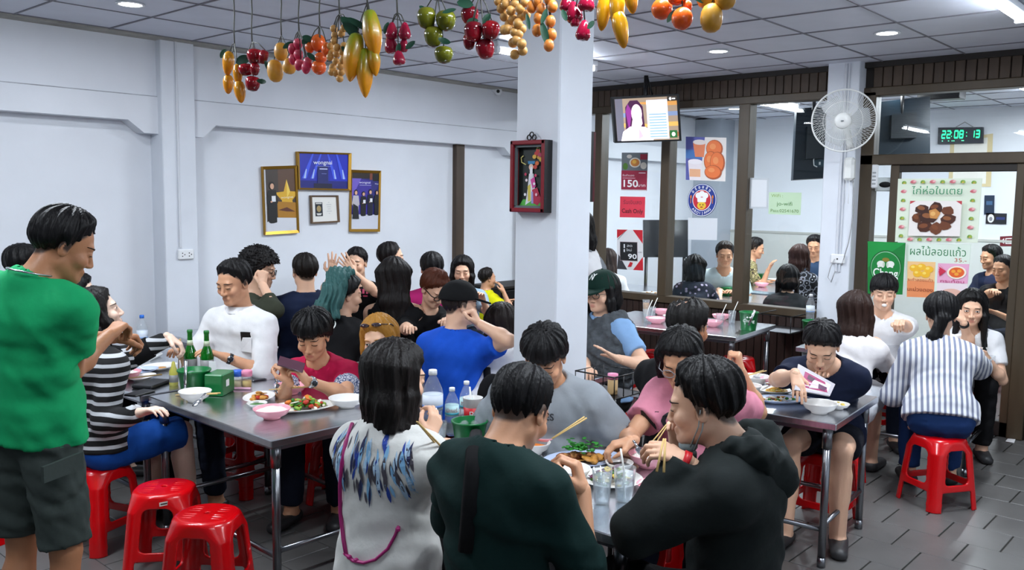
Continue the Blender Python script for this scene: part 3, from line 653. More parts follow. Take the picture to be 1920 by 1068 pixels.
# floor: tiles 0.295 m in a half-bond, the ones that show largest as pieces
fl = slabs('floor', (-1.5, -2.5, -.06), (12.2, 7, -.008), GRT)
tile_me = B().box((-.1455, -.146, -.008), (.1455, .146, 0), b=.002).mesh('floor_tile'); tile_me.materials.append(FLO)
cand = []
for i in range(-5, 46):
    for j in range(-9, 31):
        x, y = 4.963+.147+(i-14)*.294, 1.164+.15+(j-5)*.30+(.15 if (i-14) % 2 == 0 else 0)
        if not (-1.4 < x < 12 and -2.3 < y < 6.6): continue
        d = np.array([x, y, -EYE]); dep = d @ FW
        if dep < .8: continue
        sx = 960+FPX*(d @ RT)/dep; sy = 534-FPX*(d @ UP)/dep
        vis = -150 < sx < 2070 and 560 < sy < 1300
        cand.append((0 if vis and x < PX+.2 else 1, dep, x, y))
cand.sort(); rest = B()
for k, (q, dep, x, y) in enumerate(cand):
    if k < 299 and q == 0: o = bpy.data.objects.new('floor_tile', tile_me); COL.objects.link(o); o.parent = fl; o.location = (x, y, random.uniform(-.0008, .0004))
    else: rest.box((x-.1455, y-.146, -.008), (x+.1455, y+.146, 0))
o = ob('floor_tile_field', rest, FLO, fl); o['kind'] = 'stuff'
# ceiling: grid of panels laid in T-bars
ce = slabs('ceiling', (-1.5, -2.5, CEIL+.02), (12.2, 7, CEIL+.08), GRID)
cp = B().box((-.306, -.306, 0), (.306, .306, .02), b=.003).mesh('ceiling_panel'); cp.materials.append(TILE)
for room, (x0, x1, y0, y1) in enumerate(((-1.5, PX-.02, -1.6, 6.5), (PX+.15, 12, -.8, 6.5))):
    bars = B(); xs = [2.18+.62*i for i in range(-6, 20)]; ys = [6.345-.62*i for i in range(0, 14)]
    for x in xs:
        if x0 < x < x1: bars.box((x-.006, y0, CEIL-.004), (x+.006, y1, CEIL+.012))
    for y in ys:
        if y0 < y < y1: bars.box((x0, y-.006, CEIL-.003), (x1, y+.006, CEIL+.012))
    ob('ceiling_grid', bars, GRID, ce)
    for x in xs[:-1]:
        for y in ys:
            cx, cy = x+.31, y-.31
            if x0-.3 < cx < x1+.3 and y0 < cy < y1+.2:
                sc = min(1, (x1-cx)/.306 if cx+.306 > x1 else 1)
                o = bpy.data.objects.new('ceiling_panel', cp); COL.objects.link(o); o.parent = ce; o.location = (cx, cy, CEIL+random.uniform(.001, .004))
                if cx+.306 > x1: o.scale[0] = .5*(x1-(cx-.306))/.306; o.location[0] = cx-.306+(x1-cx+.306)/2
for q in (6.5,): pass
edge = B(); edge.box((-1.5, 6.36, CEIL-.012), (PX, 6.52, CEIL+.015)); ob('edge_panel', edge, M('edge_panel', '#a3a199', .6, var=(6, .3)), ce)
# long side wall with beam, haunches and pillar
wl_ = slabs('wall_left', (-1.5, 6.62, 0), (12.2, 6.75, CEIL+.02), WALL)
up_ = slabs('wall_upper', (-1.5, 6.505, 2.51), (PX, 6.625, CEIL+.01), WALL, .003)
ob('wall_stain', B().box((-1.5, 6.4955, 2.512), (PX, 6.506, 2.517)), M('wall_crack', '#b9bcc4', .8, var=(4, .5)), up_)
def prism(b, poly, y0, y1):     # outline in x,z swept along y
    n = len(poly); b.add([(x, y0, z) for x, z in poly]+[(x, y1, z) for x, z in poly], [tuple(range(n)), tuple(range(n, 2*n))[::-1]]+[(i, (i+1) % n, (i+1) % n+n, i+n) for i in range(n)])
bb_ = B()
prism(bb_, [(-1.5, 2.51), (-1.5, 2.325), (2.975, 2.325), (3.095, 2.235), (3.22, 2.235), (3.22, 2.51)], 6.49, 6.625)
prism(bb_, [(3.45, 2.51), (3.45, 2.23), (3.575, 2.23), (3.685, 2.33), (7.10, 2.33), (7.20, 2.25), (PX, 2.25), (PX, 2.51)], 6.49, 6.625)
st(ob('beam', bb_, WALL))
pl = slabs('pillar', (3.205, 6.43, 0), (3.475, 6.65, CEIL+.01), PILM, .006)
b = B(); b.box((3.315, 6.418, 1.365), (3.333, 6.432, CEIL-.005), b=.003); ob('cable_trunking', b, M('trunking', '#d3d7de', .5), pl)
b = B(); b.box((3.30, 6.41, 1.275), (3.43, 6.432, 1.355), b=.008)
so = thing('wall_socket', 'white double power socket on the left wall pillar', 'socket', (3.365, 6.42, 1.31)); ob('plate', b, M('socket_white', '#eceef0', .4), so)
for dx in (.03, .085):
    for a, c in ((0, .012), (0, -.012), (.018, 0)):
        b = B(); b.box((3.30+dx+a, 6.4085, 1.31+c), (3.307+dx+a, 6.411, 1.318+c)); ob('socket_hole', b, DKB, so)
st(ob('trim_1', B().box((6.445, 6.56, 0), (6.565, 6.63, 2.34), b=.004), BRD))
# free-standing pillar
CP = (3.47, 2.80, 3.75, 3.09)
pc = slabs('pillar', (CP[0], CP[1], 0), (CP[2], CP[3], CEIL+.02), PILM, .008)
# partition: low slatted wall, brown posts, panes, slatted band under the ceiling
pw = slabs('partition', (PX, 3.03, 0), (PX+.10, 6.62, .79), DKB)
for y in np.arange(3.06, 6.6, .075): ob('slat', B().box((PX-.012, y+.003, .02), (PX+.002, y+.072, .76), b=.004), M('slat_dark', '#2b1a14', .5, bump=(30, .1), stretch=(1, 1, .1), var=(12, .4)), pw)
band = slabs('wall_band', (PX+.005, -1.6, 2.72), (PX+.10, 6.62, CEIL+.01), DKB)
for k, y in enumerate(np.arange(-1.2, 6.6, .078)):
    if not 2.72 < y+.04 < 3.04: ob('slat', B().box((PX-.012-random.uniform(0, .004), y+.003, 2.735), (PX+.008, y+.074, 2.90), b=.004), BRD, band)
ob('cornice', B().box((PX-.035, -1.6, 2.895), (PX+.01, 6.62, CEIL+.005), b=.005), DKB, band)
def post(y0, y1, z0, z1, name='trim_2', x0=-.03, x1=.11, m=BRN): return st(ob(name, B().box((PX+x0, y0, z0), (PX+x1, y1, z1), b=.006), m))
yy = lambda px, py: ONX(px, py, PX)[1]
M1, M2, M3 = yy(1121, 400), yy(1247, 400), yy(1391, 400)
post(3.03, 6.62, 2.665, 2.735); post(3.03, 6.62, .765, .835)
for y, wd in ((M1, .09), (M2, .10), (M3, .11)): post(y-wd/2, y+wd/2, .83, 2.67)
post(3.03, 3.075, .83, 2.67); post(6.55, 6.62, .83, 2.67)
for i, (a, c) in enumerate(((6.55, M1+.04), (M1-.04, M2+.045), (M2-.045, M3+.05), (M3-.05, 3.075))):
    st(ob('window_%d' % (i+1), B().box((PX+.035, c, .83), (PX+.041, a, 2.67)), GLASS))
# partition pillar with trunking
pp_ = slabs('pillar', (PX-.14, 2.765, 0), (PX+.12, 3.03, CEIL+.02), PILM, .006)
b = B(); b.box((PX-.155, 2.865, 1.2), (PX-.138, 2.885, CEIL-.01), b=.003); b.box((PX-.152, 2.84, 1.2), (PX-.138, 2.855, CEIL-.01), b=.003); ob('cable_trunking', b, M('trunking'), pp_)
s2 = thing('wall_socket', 'white power socket low on the pillar under the wall fan', 'socket', (PX-.15, 2.9, 1.27)); p = ONX(1572, 485, PX-.14)
ob('plate', B().box((PX-.165, p[1]-.06, p[2]-.04), (PX-.139, p[1]+.06, p[2]+.04), b=.008), MATS['socket_white'], s2)
ob('socket_hole', B().box((PX-.167, p[1]-.006, p[2]-.006), (PX-.163, p[1]+.006, p[2]+.006)), DKB, s2)
b = B(); q = p+V3(-.03, .02, 0); b.tube([q, q+V3(-.01, .03, -.08), q+V3(0, .05, -.16), q+V3(0, .02, -.2), q+V3(0, -.01, -.1)], .003, 6); tag(ob('cable', b, M('grey_cable', '#9a9a9a', .6)), 'grey cable looping below the pillar power socket', 'cable')
# door wall
dj0, dj1 = 2.765, 1.50
post(2.66, 2.765, 0, 2.70, 'door_1', -.03, .10); post(1.43, 1.54, 0, 2.70, 'door_1'); post(1.45, 2.765, 2.10, 2.185, 'door_1'); post(-1.6, 2.765, 2.665, 2.735, 'trim_3')
st(ob('window_5', B().box((PX+.035, 1.54, 2.18), (PX+.041, 2.66, 2.67)), GLASS))
y1 = yy(1673, 420); post(y1-.035, y1+.035, .0, 2.10, 'door_1', -.01, .06); post(1.54, y1, 2.04, 2.10, 'door_1', -.005, .055, DKB)
post(1.54, y1, .0, .12, 'door_1', -.01, .06, DKB); post(1.54, 1.60, 0, 2.1, 'door_1', -.01, .06)
post(y1, 2.66, 0, .82, 'trim_4', 0, .06, DKB)
st(ob('window_6', B().box((PX+.03, 1.60, .12), (PX+.036, y1-.03, 2.04)), GLASS)); st(ob('window_7', B().box((PX+.03, y1+.03, .82), (PX+.036, 2.66, 2.10)), GLASS))
st(ob('window_8', B().box((PX+.035, -1.6, .82), (PX+.041, 1.43, 2.67)), GLASS)); post(-1.6, 1.43, 0, .82, 'trim_4', 0, .06, DKB)
# room behind the partition
WB = M('white_wall_back', '#e4e8ee', .75, var=(2, .04))
slabs('wall_back', (11.75, -2.5, 0), (11.9, 6.75, CEIL+.02), WB); slabs('wall_rear', (-1.5, -2.6, 0), (12.2, -2.45, CEIL+.02), WALL)
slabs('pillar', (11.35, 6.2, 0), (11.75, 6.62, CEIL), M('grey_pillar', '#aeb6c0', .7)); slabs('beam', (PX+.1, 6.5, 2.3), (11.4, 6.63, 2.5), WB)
slabs('trim_5', (11.73, 1.0, 1.33), (11.76, 6.2, 1.36), M('dado_line', '#b8b9b2', .6)); slabs('baseboard_back', (11.74, -2.4, 0), (11.752, 6.2, 1.33), M('dado_panel', '#d2d5d0', .6))
# ---------------------------------------------------------------- ceiling lamps
LAMP = M('tube_glow', '#eef6ff', .5, emit=42.0); WHT = M('lamp_white', '#e8ebee', .4)
lab = ['fluorescent batten lamp behind the top of the white pillar', 'fluorescent batten lamp above the striped shirt table near the door', 'fluorescent batten lamp above the left tables',
       'fluorescent batten lamp above the front dining table', 'fluorescent batten lamp near the shop entrance', 'fluorescent batten lamp over the entrance corner', 'fluorescent batten lamp over the side aisle', 'fluorescent batten lamp in the back room by the long wall', 'fluorescent batten lamp in the back room near the door']
for k, (tx, ty) in enumerate(TUBES):
    t = thing('ceiling_lamp', lab[k], 'lamp', (tx, ty, CEIL), 0, 'fluorescent battens on the ceiling')
    ob('housing', B().box((tx-.62, ty-.035, CEIL-.045), (tx+.62, ty+.035, CEIL), b=.006), WHT, t)
    for sx in (-.6, .6): ob('end_cap', B().box((tx+sx-.02, ty-.03, CEIL-.09), (tx+sx+.02, ty+.03, CEIL-.044), b=.005), WHT, t)
    b = B(); b.tube([(tx-.585, ty, CEIL-.072), (tx+.585, ty, CEIL-.072)], .014, 10); ob('tube', b, LAMP, t)
sl_ = ['round downlight above the long white wall', 'round downlight nearer the television', 'round downlight nearer the wall fan', 'round downlight in the back room by its corner pillar', 'round downlight in the back room behind the fan', 'round downlight in the back room above the doorway', 'round downlight in the back room over the green clock']
for k, (tx, ty) in enumerate(SPOTS):
    t = thing('downlight', sl_[k], 'lamp', (tx, ty, CEIL), 0, 'recessed downlights')
    b = B(); b.lathe([(.075, 0), (.085, -.003), (.085, -.008), (.07, -.009), (.066, -.004)], 24, (tx, ty, CEIL)); ob('trim_ring', b, WHT, t)
    b = B(); b.lathe([(.066, -.006), (.03, -.009), (.001, -.010)], 24, (tx, ty, CEIL)); ob('diffuser', b, M('spot_glow', '#f4f8ff', .5, emit=14), t)
# ---------------------------------------------------------------- steel tables
STEEL = M('steel_top', '#dfe1e5', .24, 1., var=(6, .12), bump=(3, .05), stretch=(1, 12, 1)); STEELL = M('steel_leg', '#8d8f94', .28, 1.); STEELD = M('steel_rim', '#8a8c92', .35, 1.)
def steel_table(label, x, y, wx, ly, deg):
    t = thing('steel_table', label, 'table', (x, y, 0), math.radians(deg), 'steel dining tables'); X = t.matrix_basis
    def add(n, b, m): o = ob(n, b, m); o.parent = t
    add('table_top', B().box((0, 0, .705), (wx, ly, .74), b=.004), STEEL)
    add('apron', B().box((.05, .05, .675), (wx-.05, ly-.05, .706)), STEELD)
    for i, (a, c) in enumerate(((.055, .055), (wx-.055, .055), (.055, ly-.055), (wx-.055, ly-.055))):
        b = B(); b.tube([(a, c, .02), (a, c, .68)], .019, 14); b.tube([(a, c, .60), (a, c, .705)], .024, 14); b.tube([(a, c, .0), (a, c, .05)], .021, 12, caps=True); add('leg', b, STEELL)
    for p, q in (((.055, .055, .19), (.055, ly-.055, .19)), ((wx-.055, .055, .19), (wx-.055, ly-.055, .19)), ((.055, .055, .215), (wx-.055, .055, .215)), ((.055, ly-.055, .215), (wx-.055, ly-.055, .215))):
        b = B(); b.tube([p, q], .0125, 10); add('stretcher', b, STEELL)
    return t
steel_table('steel table in front with a salad platter and pink rice bowl', 2.05, 3.21, .85, 1.17, -1)
steel_table('steel table with beer bottles and green ice bucket, beside the standing man', 2.04, 4.41, .85, 1.25, 1)
steel_table('steel table holding fried fish platter and two water glasses', 2.205, 1.478, .76, 1.2, 2)
steel_table('steel table holding white plates in front of the woman in navy', 4.08, 1.56, .76, 1.14, 5)
steel_table('steel table where the woman in striped shirt eats', 6.15, 1.45, .83, 1.2, 4)
steel_table('steel table of pink bowls and a green bucket against the slatted wall', 6.14, 3.16, .9, 1.35, 6)
steel_table('steel table between the man in blue and the woman in dark green cap', 3.87, 3.0, .66, 1.25, 0)
steel_table('small steel table beside the long white wall behind the gesturing man', 4.72, 5.75, .6, .8, 0)
steel_table('small steel table beside the boy in yellow', 6.0, 6.0, .72, .55, 0)
steel_table('small steel table by the long wall before the broad man in navy', 3.1, 5.72, .9, .6, 0)
steel_table('steel table behind the glass between a floral back and a man in white', 8.35, 3.95, .75, 1.2, 0)
steel_table('steel table behind the glass beneath the green sign', 9.5, 3.9, 1.5, 1.5, 0)
steel_table('steel table behind the glass beside the woman with brown hair', 8.25, 5.05, .75, 1.1, 0)
# ---------------------------------------------------------------- red plastic stools (one moulded form, cut into its parts)
RED = M('red_plastic', '#d3050f', .22, spec=.5, coat=.3, var=(5, .05))
def stool_field(X, Y, Z):
    h = np.clip(Z/.42, 0, 1); hw = .172-.037*h                     # half width of the tapering square
    rr = .055+.075*np.clip((h-.80)/.2, 0, 1)                        # corners grow into the round seat
    def sq(w): ax, ay = np.maximum(np.abs(X)-w+rr, 0), np.maximum(np.abs(Y)-w+rr, 0); return np.hypot(ax, ay)-rr+np.minimum(np.maximum(np.abs(X)-w+rr, np.abs(Y)-w+rr), 0)
    top = .42-.0025*np.hypot(X, Y)/.13
    D = np.maximum(sq(hw), Z-top); D = np.maximum(D, -Z)
    k = .02; a = sq(hw); bq = Z-top; hh = np.maximum(k-np.abs(a-bq), 0)/k; D = np.maximum(np.maximum(a, bq)+hh*hh*k*.25, -Z)
    inner = np.maximum(sq(hw-.013), Z-.402); D = np.maximum(D, -inner)
    def win(A, c, hz, hwid, r): qa, qz = np.maximum(np.abs(A)-hwid+r, 0), np.maximum(np.abs(Z-c)-hz+r, 0); return np.hypot(qa, qz)-r+np.minimum(np.maximum(np.abs(A)-hwid+r, np.abs(Z-c)-hz+r), 0)
    for A, O in ((X, Y), (Y, X)):
        wd = .098-.038*h
        D = np.maximum(D, -win(A, .255, .100, wd, .03)); D = np.maximum(D, -win(A, .03, .085, .110-.03*h, .012))
    for i in range(-3, 4):
        if i: D = np.maximum(D, -np.maximum(np.maximum(np.abs(X-.022*i)-.002, np.abs(np.abs(Y)-.062)-.030*(1-.09*abs(i))), np.abs(Z-.42)-.004))
    D = np.maximum(D, -np.maximum(np.hypot(X, Y)-.011, np.abs(Z-.42)-.02))
    return D
_a = np.linspace(-.19, .19, 84); _z = np.linspace(-.012, .436, 99)
_V, _Q = snet(stool_field(_a[:, None, None], _a[None, :, None], _z[None, None, :]), _a, _a, _z)
def vnormals(V, Q):
    n = np.cross(V[Q[:, 2]]-V[Q[:, 0]], V[Q[:, 3]]-V[Q[:, 1]]); A = np.zeros_like(V)
    for i in range(4): np.add.at(A, Q[:, i], n)
    return A/np.maximum(np.linalg.norm(A, axis=1), 1e-12)[:, None]
_N = vnormals(_V, _Q)
def cut(name, sel):
    q = _Q[sel]; u, inv = np.unique(q, return_inverse=True); me = raw_mesh(name, _V[u], inv.reshape(q.shape)); me.normals_split_custom_set_from_vertices([tuple(v) for v in _N[u]]); me.materials.append(RED); return me
_c = _V[_Q].mean(1); _seat = _c[:, 2] > .352; _w = .098-.038*np.clip(_c[:, 2]/.42, 0, 1); _bar = ~_seat & (np.abs(_c[:, 2]-.135) < .027) & (np.minimum(np.abs(_c[:, 0]), np.abs(_c[:, 1])) < _w)
STP = [('seat', cut('seat', _seat))]
for sx in (1, -1):
    for sy in (1, -1): STP.append(('leg', cut('leg', ~_seat & ~_bar & (_c[:, 0]*sx > 0) & (_c[:, 1]*sy > 0))))
for sel in ((np.abs(_c[:, 0]) > np.abs(_c[:, 1])) & (_c[:, 0] > 0), (np.abs(_c[:, 0]) > np.abs(_c[:, 1])) & (_c[:, 0] < 0), (np.abs(_c[:, 0]) <= np.abs(_c[:, 1])) & (_c[:, 1] > 0), (np.abs(_c[:, 0]) <= np.abs(_c[:, 1])) & (_c[:, 1] < 0)): STP.append(('stretcher', cut('stretcher', _bar & sel)))
NST = [0]
def stool(label, x, y, deg=0, sticker=None, z=0):
    t = thing('plastic_stool', label, 'stool', (x, y, z), math.radians(deg), 'red plastic stools'); NST[0] += 1
    for n, me in STP: o = bpy.data.objects.new(n, me); COL.objects.link(o); o.parent = t
    if sticker is not None:
        b = B(); a = math.radians(sticker); R = Matrix.Rotation(a, 4, 'Z'); y0 = -.1435
        b.add([R @ Vector(p) for p in ((-.065, y0, .374), (-.005, y0, .374), (-.005, y0+.0015, .392), (-.065, y0+.0015, .392))], [(0, 1, 2, 3)]); b.add([R @ Vector(p) for p in ((-.022, y0-.0006, .376), (-.008, y0-.0006, .376), (-.008, y0+.0008, .390), (-.022, y0+.0008, .390))], [(0, 1, 2, 3)], 1)
        b.add([R @ Vector(p) for p in ((-.060, y0-.0006, .380), (-.03, y0-.0006, .380), (-.03, y0+.0002, .386), (-.060, y0+.0002, .386))], [(0, 1, 2, 3)], 2)
        o = ob('sticker', b, [M('sticker_white', '#d8d8d0', .5), M('sticker_grey', '#8d8d88', .6), M('sticker_black', '#3a3a38', .5)]); o.parent = t
    return t
p = G(308, 910, .42); stool('empty red stool with label sticker, the further of two by the steel table', p[0], p[1], 50, -60)
p = G(388, 960, .42); stool('empty red stool closest to the viewer, no sticker on its rim', p[0], p[1], 38)
stool('red stool at the frame edge behind the standing man', 1.12, 3.95, 20)
p = G(1385, 668, .42); stool('empty red stool tucked beneath the table of pink bowls', p[0], p[1], 30)
p = G(1240, 655, .42); stool('empty red stool glimpsed behind the man in black', p[0]-.1, p[1], 10)
# ---------------------------------------------------------------- tableware
PINK = M('melamine_pink', '#eaa3b0', .25, spec=.5); WHITE = M('melamine_white', '#e9e7e4', .25, spec=.5); BLUEW = M('melamine_blue', '#bccbe8', .22, spec=.5); RIMB = M('rim_blue', '#5b78c0', .3)
RICE = M('rice', '#f1efe9', .6, bump=(170, .8)); CHOP = M('chopstick_wood', '#cfae6c', .6); GREENP = M('green_plastic', '#0b6a33', .3, spec=.5); GREENB = M('green_bottle', '#0a7a1e', .08, trans=.55, ior=1.5, spec=.6)
CLEAR = M_glass('clear_plastic', (.95, .97, .98), .8, .03, .10); WATER = M_glass('water', (.92, .95, .97), .6, .0, .10); BLK = M('black_plastic', '#0d0d0f', .4); STLS = M('cutlery', '#c9ccd0', .2, 1.)
MC = {}
def cached(key, fn):
    if key not in MC: MC[key] = fn()
    return MC[key]
def item(name, label, cat, me, mats, loc, rz=0, parts=(), group=None, sc=1.):
    mats = mats if isinstance(mats, (list, tuple)) else [mats]
    if len(me.materials) == 0:
        for m in mats: me.materials.append(m)
    o = bpy.data.objects.new(name, me); COL.objects.link(o); o.matrix_basis = Matrix.Translation(Vector([float(c) for c in loc])) @ Matrix.Rotation(rz, 4, 'Z') @ Matrix.Scale(sc, 4); tag(o, label, cat, group)
    for (n, m2, mt) in parts:
        mt = mt if isinstance(mt, (list, tuple)) else [mt]
        if len(m2.materials) == 0:
            for m in mt: m2.materials.append(m)
        c = bpy.data.objects.new(n, m2); COL.objects.link(c); c.parent = o
        if n.endswith('_bits'): c['kind'] = 'stuff'
    return o
def bowl_mesh(R, H, oval=1., rim=False): return B().lathe([(R*.42, 0), (R*.46, .004), (R*.45, .008), (R*.80, H*.45), (R*.97, H*.9), (R, H), (R*.985, H+.0015), (R*.955, H*.94), (R*.76, H*.48), (R*.4, .012), (.001, .011)], 28, sy=oval).mesh('bowl')
def plate_mesh(R, oval=1., H=.022): return B().lathe([(R*.52, 0), (R*.56, .004), (R*.66, .006), (R*.95, H*.9), (R, H), (R*.985, H+.0015), (R*.93, H*.86), (R*.66, .010), (R*.5, .0075), (.001, .0075)], 36, sy=oval).mesh('plate')
def rice_mesh(R, h, z): 
    b = B(); rs = random.Random(int(R*1e4)); n = 18; v = [(0, 0, z+h)]; f = []
    for j in range(1, 5):
        for i in range(n): r = R*j/4; v.append((r*math.cos(2*PI*i/n), r*math.sin(2*PI*i/n), z+h*(1-(j/4)**2)+rs.uniform(-1, 1)*.004*(j < 4)))
    for i in range(n): f.append((0, 1+i, 1+(i+1) % n))
    for j in range(3):
        for i in range(n): a = 1+j*n; f.append((a+i, a+n+i, a+n+(i+1) % n, a+(i+1) % n))
    return b.add(v, f, 0, True).mesh('rice')
def disc_mesh(R, z, sy=1.): return B().lathe([(R, z), (R*.6, z+.003), (.001, z+.003)], 26, sy=sy).mesh('disc')
FOOD = {'green': '#2f6b1c', 'lime': '#86a83a', 'orange': '#d9792a', 'red': '#b5301c', 'white': '#e9e2d0', 'brown': '#7a431c', 'gold': '#c58a3c', 'purple': '#6e2f52', 'yellow': '#dcc25a', 'dark': '#2a1c14'}
def fm(c): return M('food_'+c, FOOD[c], .45, bump=(80, .3), spec=.4)
def bits_mesh(seed, n, R, oval, z, cols, size=.016, pile=.02):
    rs = random.Random(seed); b = B()
    for i in range(n):
        a, r = rs.uniform(0, 2*PI), R*math.sqrt(rs.random()); x, y = r*math.cos(a), r*math.sin(a)*oval; zz = z+pile*(1-(r/R)**2)*rs.random(); s = size*rs.uniform(.6, 1.3)
        T = Matrix.Translation((x, y, zz+s*.25)) @ Matrix.Rotation(rs.uniform(0, 6), 4, 'Z') @ Matrix.Rotation(rs.uniform(-.6, .6), 4, 'X')
        if rs.random() < .5: b.ell((0, 0, 0), (s, s*.55, s*.4), 6, 4, rs.randrange(len(cols)), T)
        else: b.ell((0, 0, 0), (s*1.2, s*.9, s*.12), 6, 3, rs.randrange(len(cols)), T)
    return b.mesh('bits')
def noodle_mesh(seed, n, R, oval, z, h=.02):
    rs = random.Random(seed); b = B()
    for i in range(n):
        a = rs.uniform(0, 6); r = R*rs.uniform(.2, .9); pts = []
        for k in range(7): t = a+k*.5; pts.append((r*math.cos(t), r*math.sin(t)*oval, z+h*(1-r/R)*rs.random()+.004)); r = min(R, max(.01, r+rs.uniform(-.02, .02)))
        b.tube(pts, .0022, 4, rs.choice((0, 0, 0, 1)))
    return b.mesh('noodles')
def bowl(px, py, label, col=None, R=.08, H=.055, fill=None, z=.741, rz=0, group='bowls on the tables', tilt=None, seed=1):
    col = col or PINK; parts = []
    if fill == 'rice': parts = [('rice', cached(('rice', R, H), lambda: rice_mesh(R*.86, .02, H*.72)), RICE)]
    elif fill in ('orange', 'dark', 'gold', 'red', 'green', 'white', 'yellow'): parts = [('soup', disc_mesh(R*.84, H*.62), fm(fill))]
    elif fill == 'noodles': parts = [('noodles_bits', noodle_mesh(seed, 16, R*.75, 1, H*.5), [fm('gold'), fm('white')])]
    elif fill: parts = [('food_bits', bits_mesh(seed, fill[0], R*.72, 1, H*.5, fill[1], .011), [fm(c) for c in fill[1]])]
    me = cached(('bowl', R, H, col.name), lambda: bowl_mesh(R, H))
    return item('bowl', label, 'bowl', me, col, G(px, py, z), rz, parts, group)
def plate(px, py, label, col=None, R=.12, oval=1., fill=None, z=.741, rz=0, seed=1, group='plates on the tables', n=40, cols=('green', 'orange', 'white'), size=.014, spread=.55, pile=.025):
    col = col or WHITE; parts = []
    if fill == 'bits': parts = [('food_bits', bits_mesh(seed, n, R*spread, oval, .009, cols, size, pile), [fm(c) for c in cols])]
    elif fill == 'noodles': parts = [('noodles_bits', noodle_mesh(seed, 26, R*spread, oval, .009, .03), [fm('yellow'), fm('orange')])]
    elif fill == 'sauce': parts = [('sauce', disc_mesh(R*spread, .0085, oval), fm(cols[0]))]
    me = cached(('plate', R, oval, col.name), lambda: plate_mesh(R, oval)); return item('plate', label, 'plate', me, col, G(px, py, z), rz, parts, group)
def sticks(p, q, label, r=.0028):
    b = B(); d = V3(0, 0, .0); p, q = V3(*p), V3(*q); s = nrm(np.cross(q-p, (0, 0, 1)))*.006
    t = thing('chopsticks', label, 'chopsticks', p)
    for k in (1, -1): b = B(); b.tube([p+s*k*.4, q+s*k*1.6], [r*.7, r], 6); ob('chopstick', b, CHOP, t)
    return t
def spoon(p, q, label):
    p, q = V3(*p), V3(*q); d = nrm(q-p); b = B(); b.tube([p+d*.045, p*.5+q*.5, q], [.0025, .003, .004], 6, flat=1.6); z = nrm(np.cross(np.cross(d, (0, 0, 1)), d)); y = np.cross(z, d)
    T = Matrix(((d[0], y[0], z[0], p[0]+d[0]*.02), (d[1], y[1], z[1], p[1]+d[1]*.02), (d[2], y[2], z[2], p[2]+d[2]*.02), (0, 0, 0, 1))); b.ell((0, 0, 0), (.03, .02, .006), 10, 6, 0, T); return tag(ob('spoon', b, STLS), label, 'spoon')
def tumbler(px, py, label, h=.125, r=.038, level=.75, straw=None, z=.741, liq=None, col='#e8e8e2'):
    c = G(px, py, z); t = thing('glass', label, 'glass', c, 0, 'drinking glasses')
    b = B(); b.lathe([(r*.72, 0), (r*.74, .004), (r, h), (r*.97, h), (r*.71, .007), (.001, .007)], 22, c); ob('tumbler', b, CLEAR, t)
    b = B(); k = .72+.26*level; b.lathe([(r*.69, .009), (r*(k-.02), h*level), (.001, h*level)], 20, c); ob('drink', b, liq or WATER, t)
    rs = random.Random(int(px))
    for i in range(4):
        a = rs.uniform(0, 6); q = c+V3(r*.35*math.cos(a), r*.35*math.sin(a), h*level-.012-.015*i); T = Matrix.Translation(Vector(q)) @ Matrix.Rotation(a, 4, 'Z') @ Matrix.Rotation(a*.7, 4, 'X'); ob('ice', B().box((-.011, -.011, -.009), (.011, .011, .009), b=.004, T=T), CLEAR, t)
    if straw:
        b = B(); b.tube([c+V3(-straw[0]*.1, -straw[1]*.1, .012), c+V3(straw[0]*.25, straw[1]*.25, h*.95), c+V3(straw[0], straw[1], straw[2])], .0035, 8); ob('straw', b, M('straw_'+col.strip('#'), col, .4), t)
    return t
def bucket(px, py, label, R=.075, H=.15, z=.741, brand=None, face=None):
    c = G(px, py, z); t = thing('ice_bucket', label, 'bucket', c, 0, 'green ice buckets'); b = B()
    b.lathe([(R*.78, 0), (R*.8, .004), (R, H*.93), (R*1.06, H*.94), (R*1.06, H), (R*.97, H), (R*.76, .01), (.001, .01)], 28, c); ob('bucket', b, GREENP, t)
    if brand:
        d = nrm(V3(*(np.array([0, 0, 0])-c)[:2], 0)) if face is None else face; u = V3(-d[1], d[0], 0); b = B(); lettering(b, brand, c+d*(R*.93+.003)+V3(0, 0, H*.55), u, d, .036); ob('lettering', b, M('print_white', '#e8ece8', .5), t)
        b = B()
        for s in (-.011, .011): b.ell(c+d*(R*.95+.002)+V3(0, 0, H*.74)+u*s, (.008, .008, .007), 8, 5)
        ob('emblem', b, MATS['print_white'], t)
    b = B()
    for i in range(7): a = i*1.3; b.ell(c+V3(R*.5*math.cos(a), R*.5*math.sin(a), H*.78), (.016, .016, .014), 7, 5)
    o = ob('ice_bits', b, CLEAR, t); o['kind'] = 'stuff'; return t
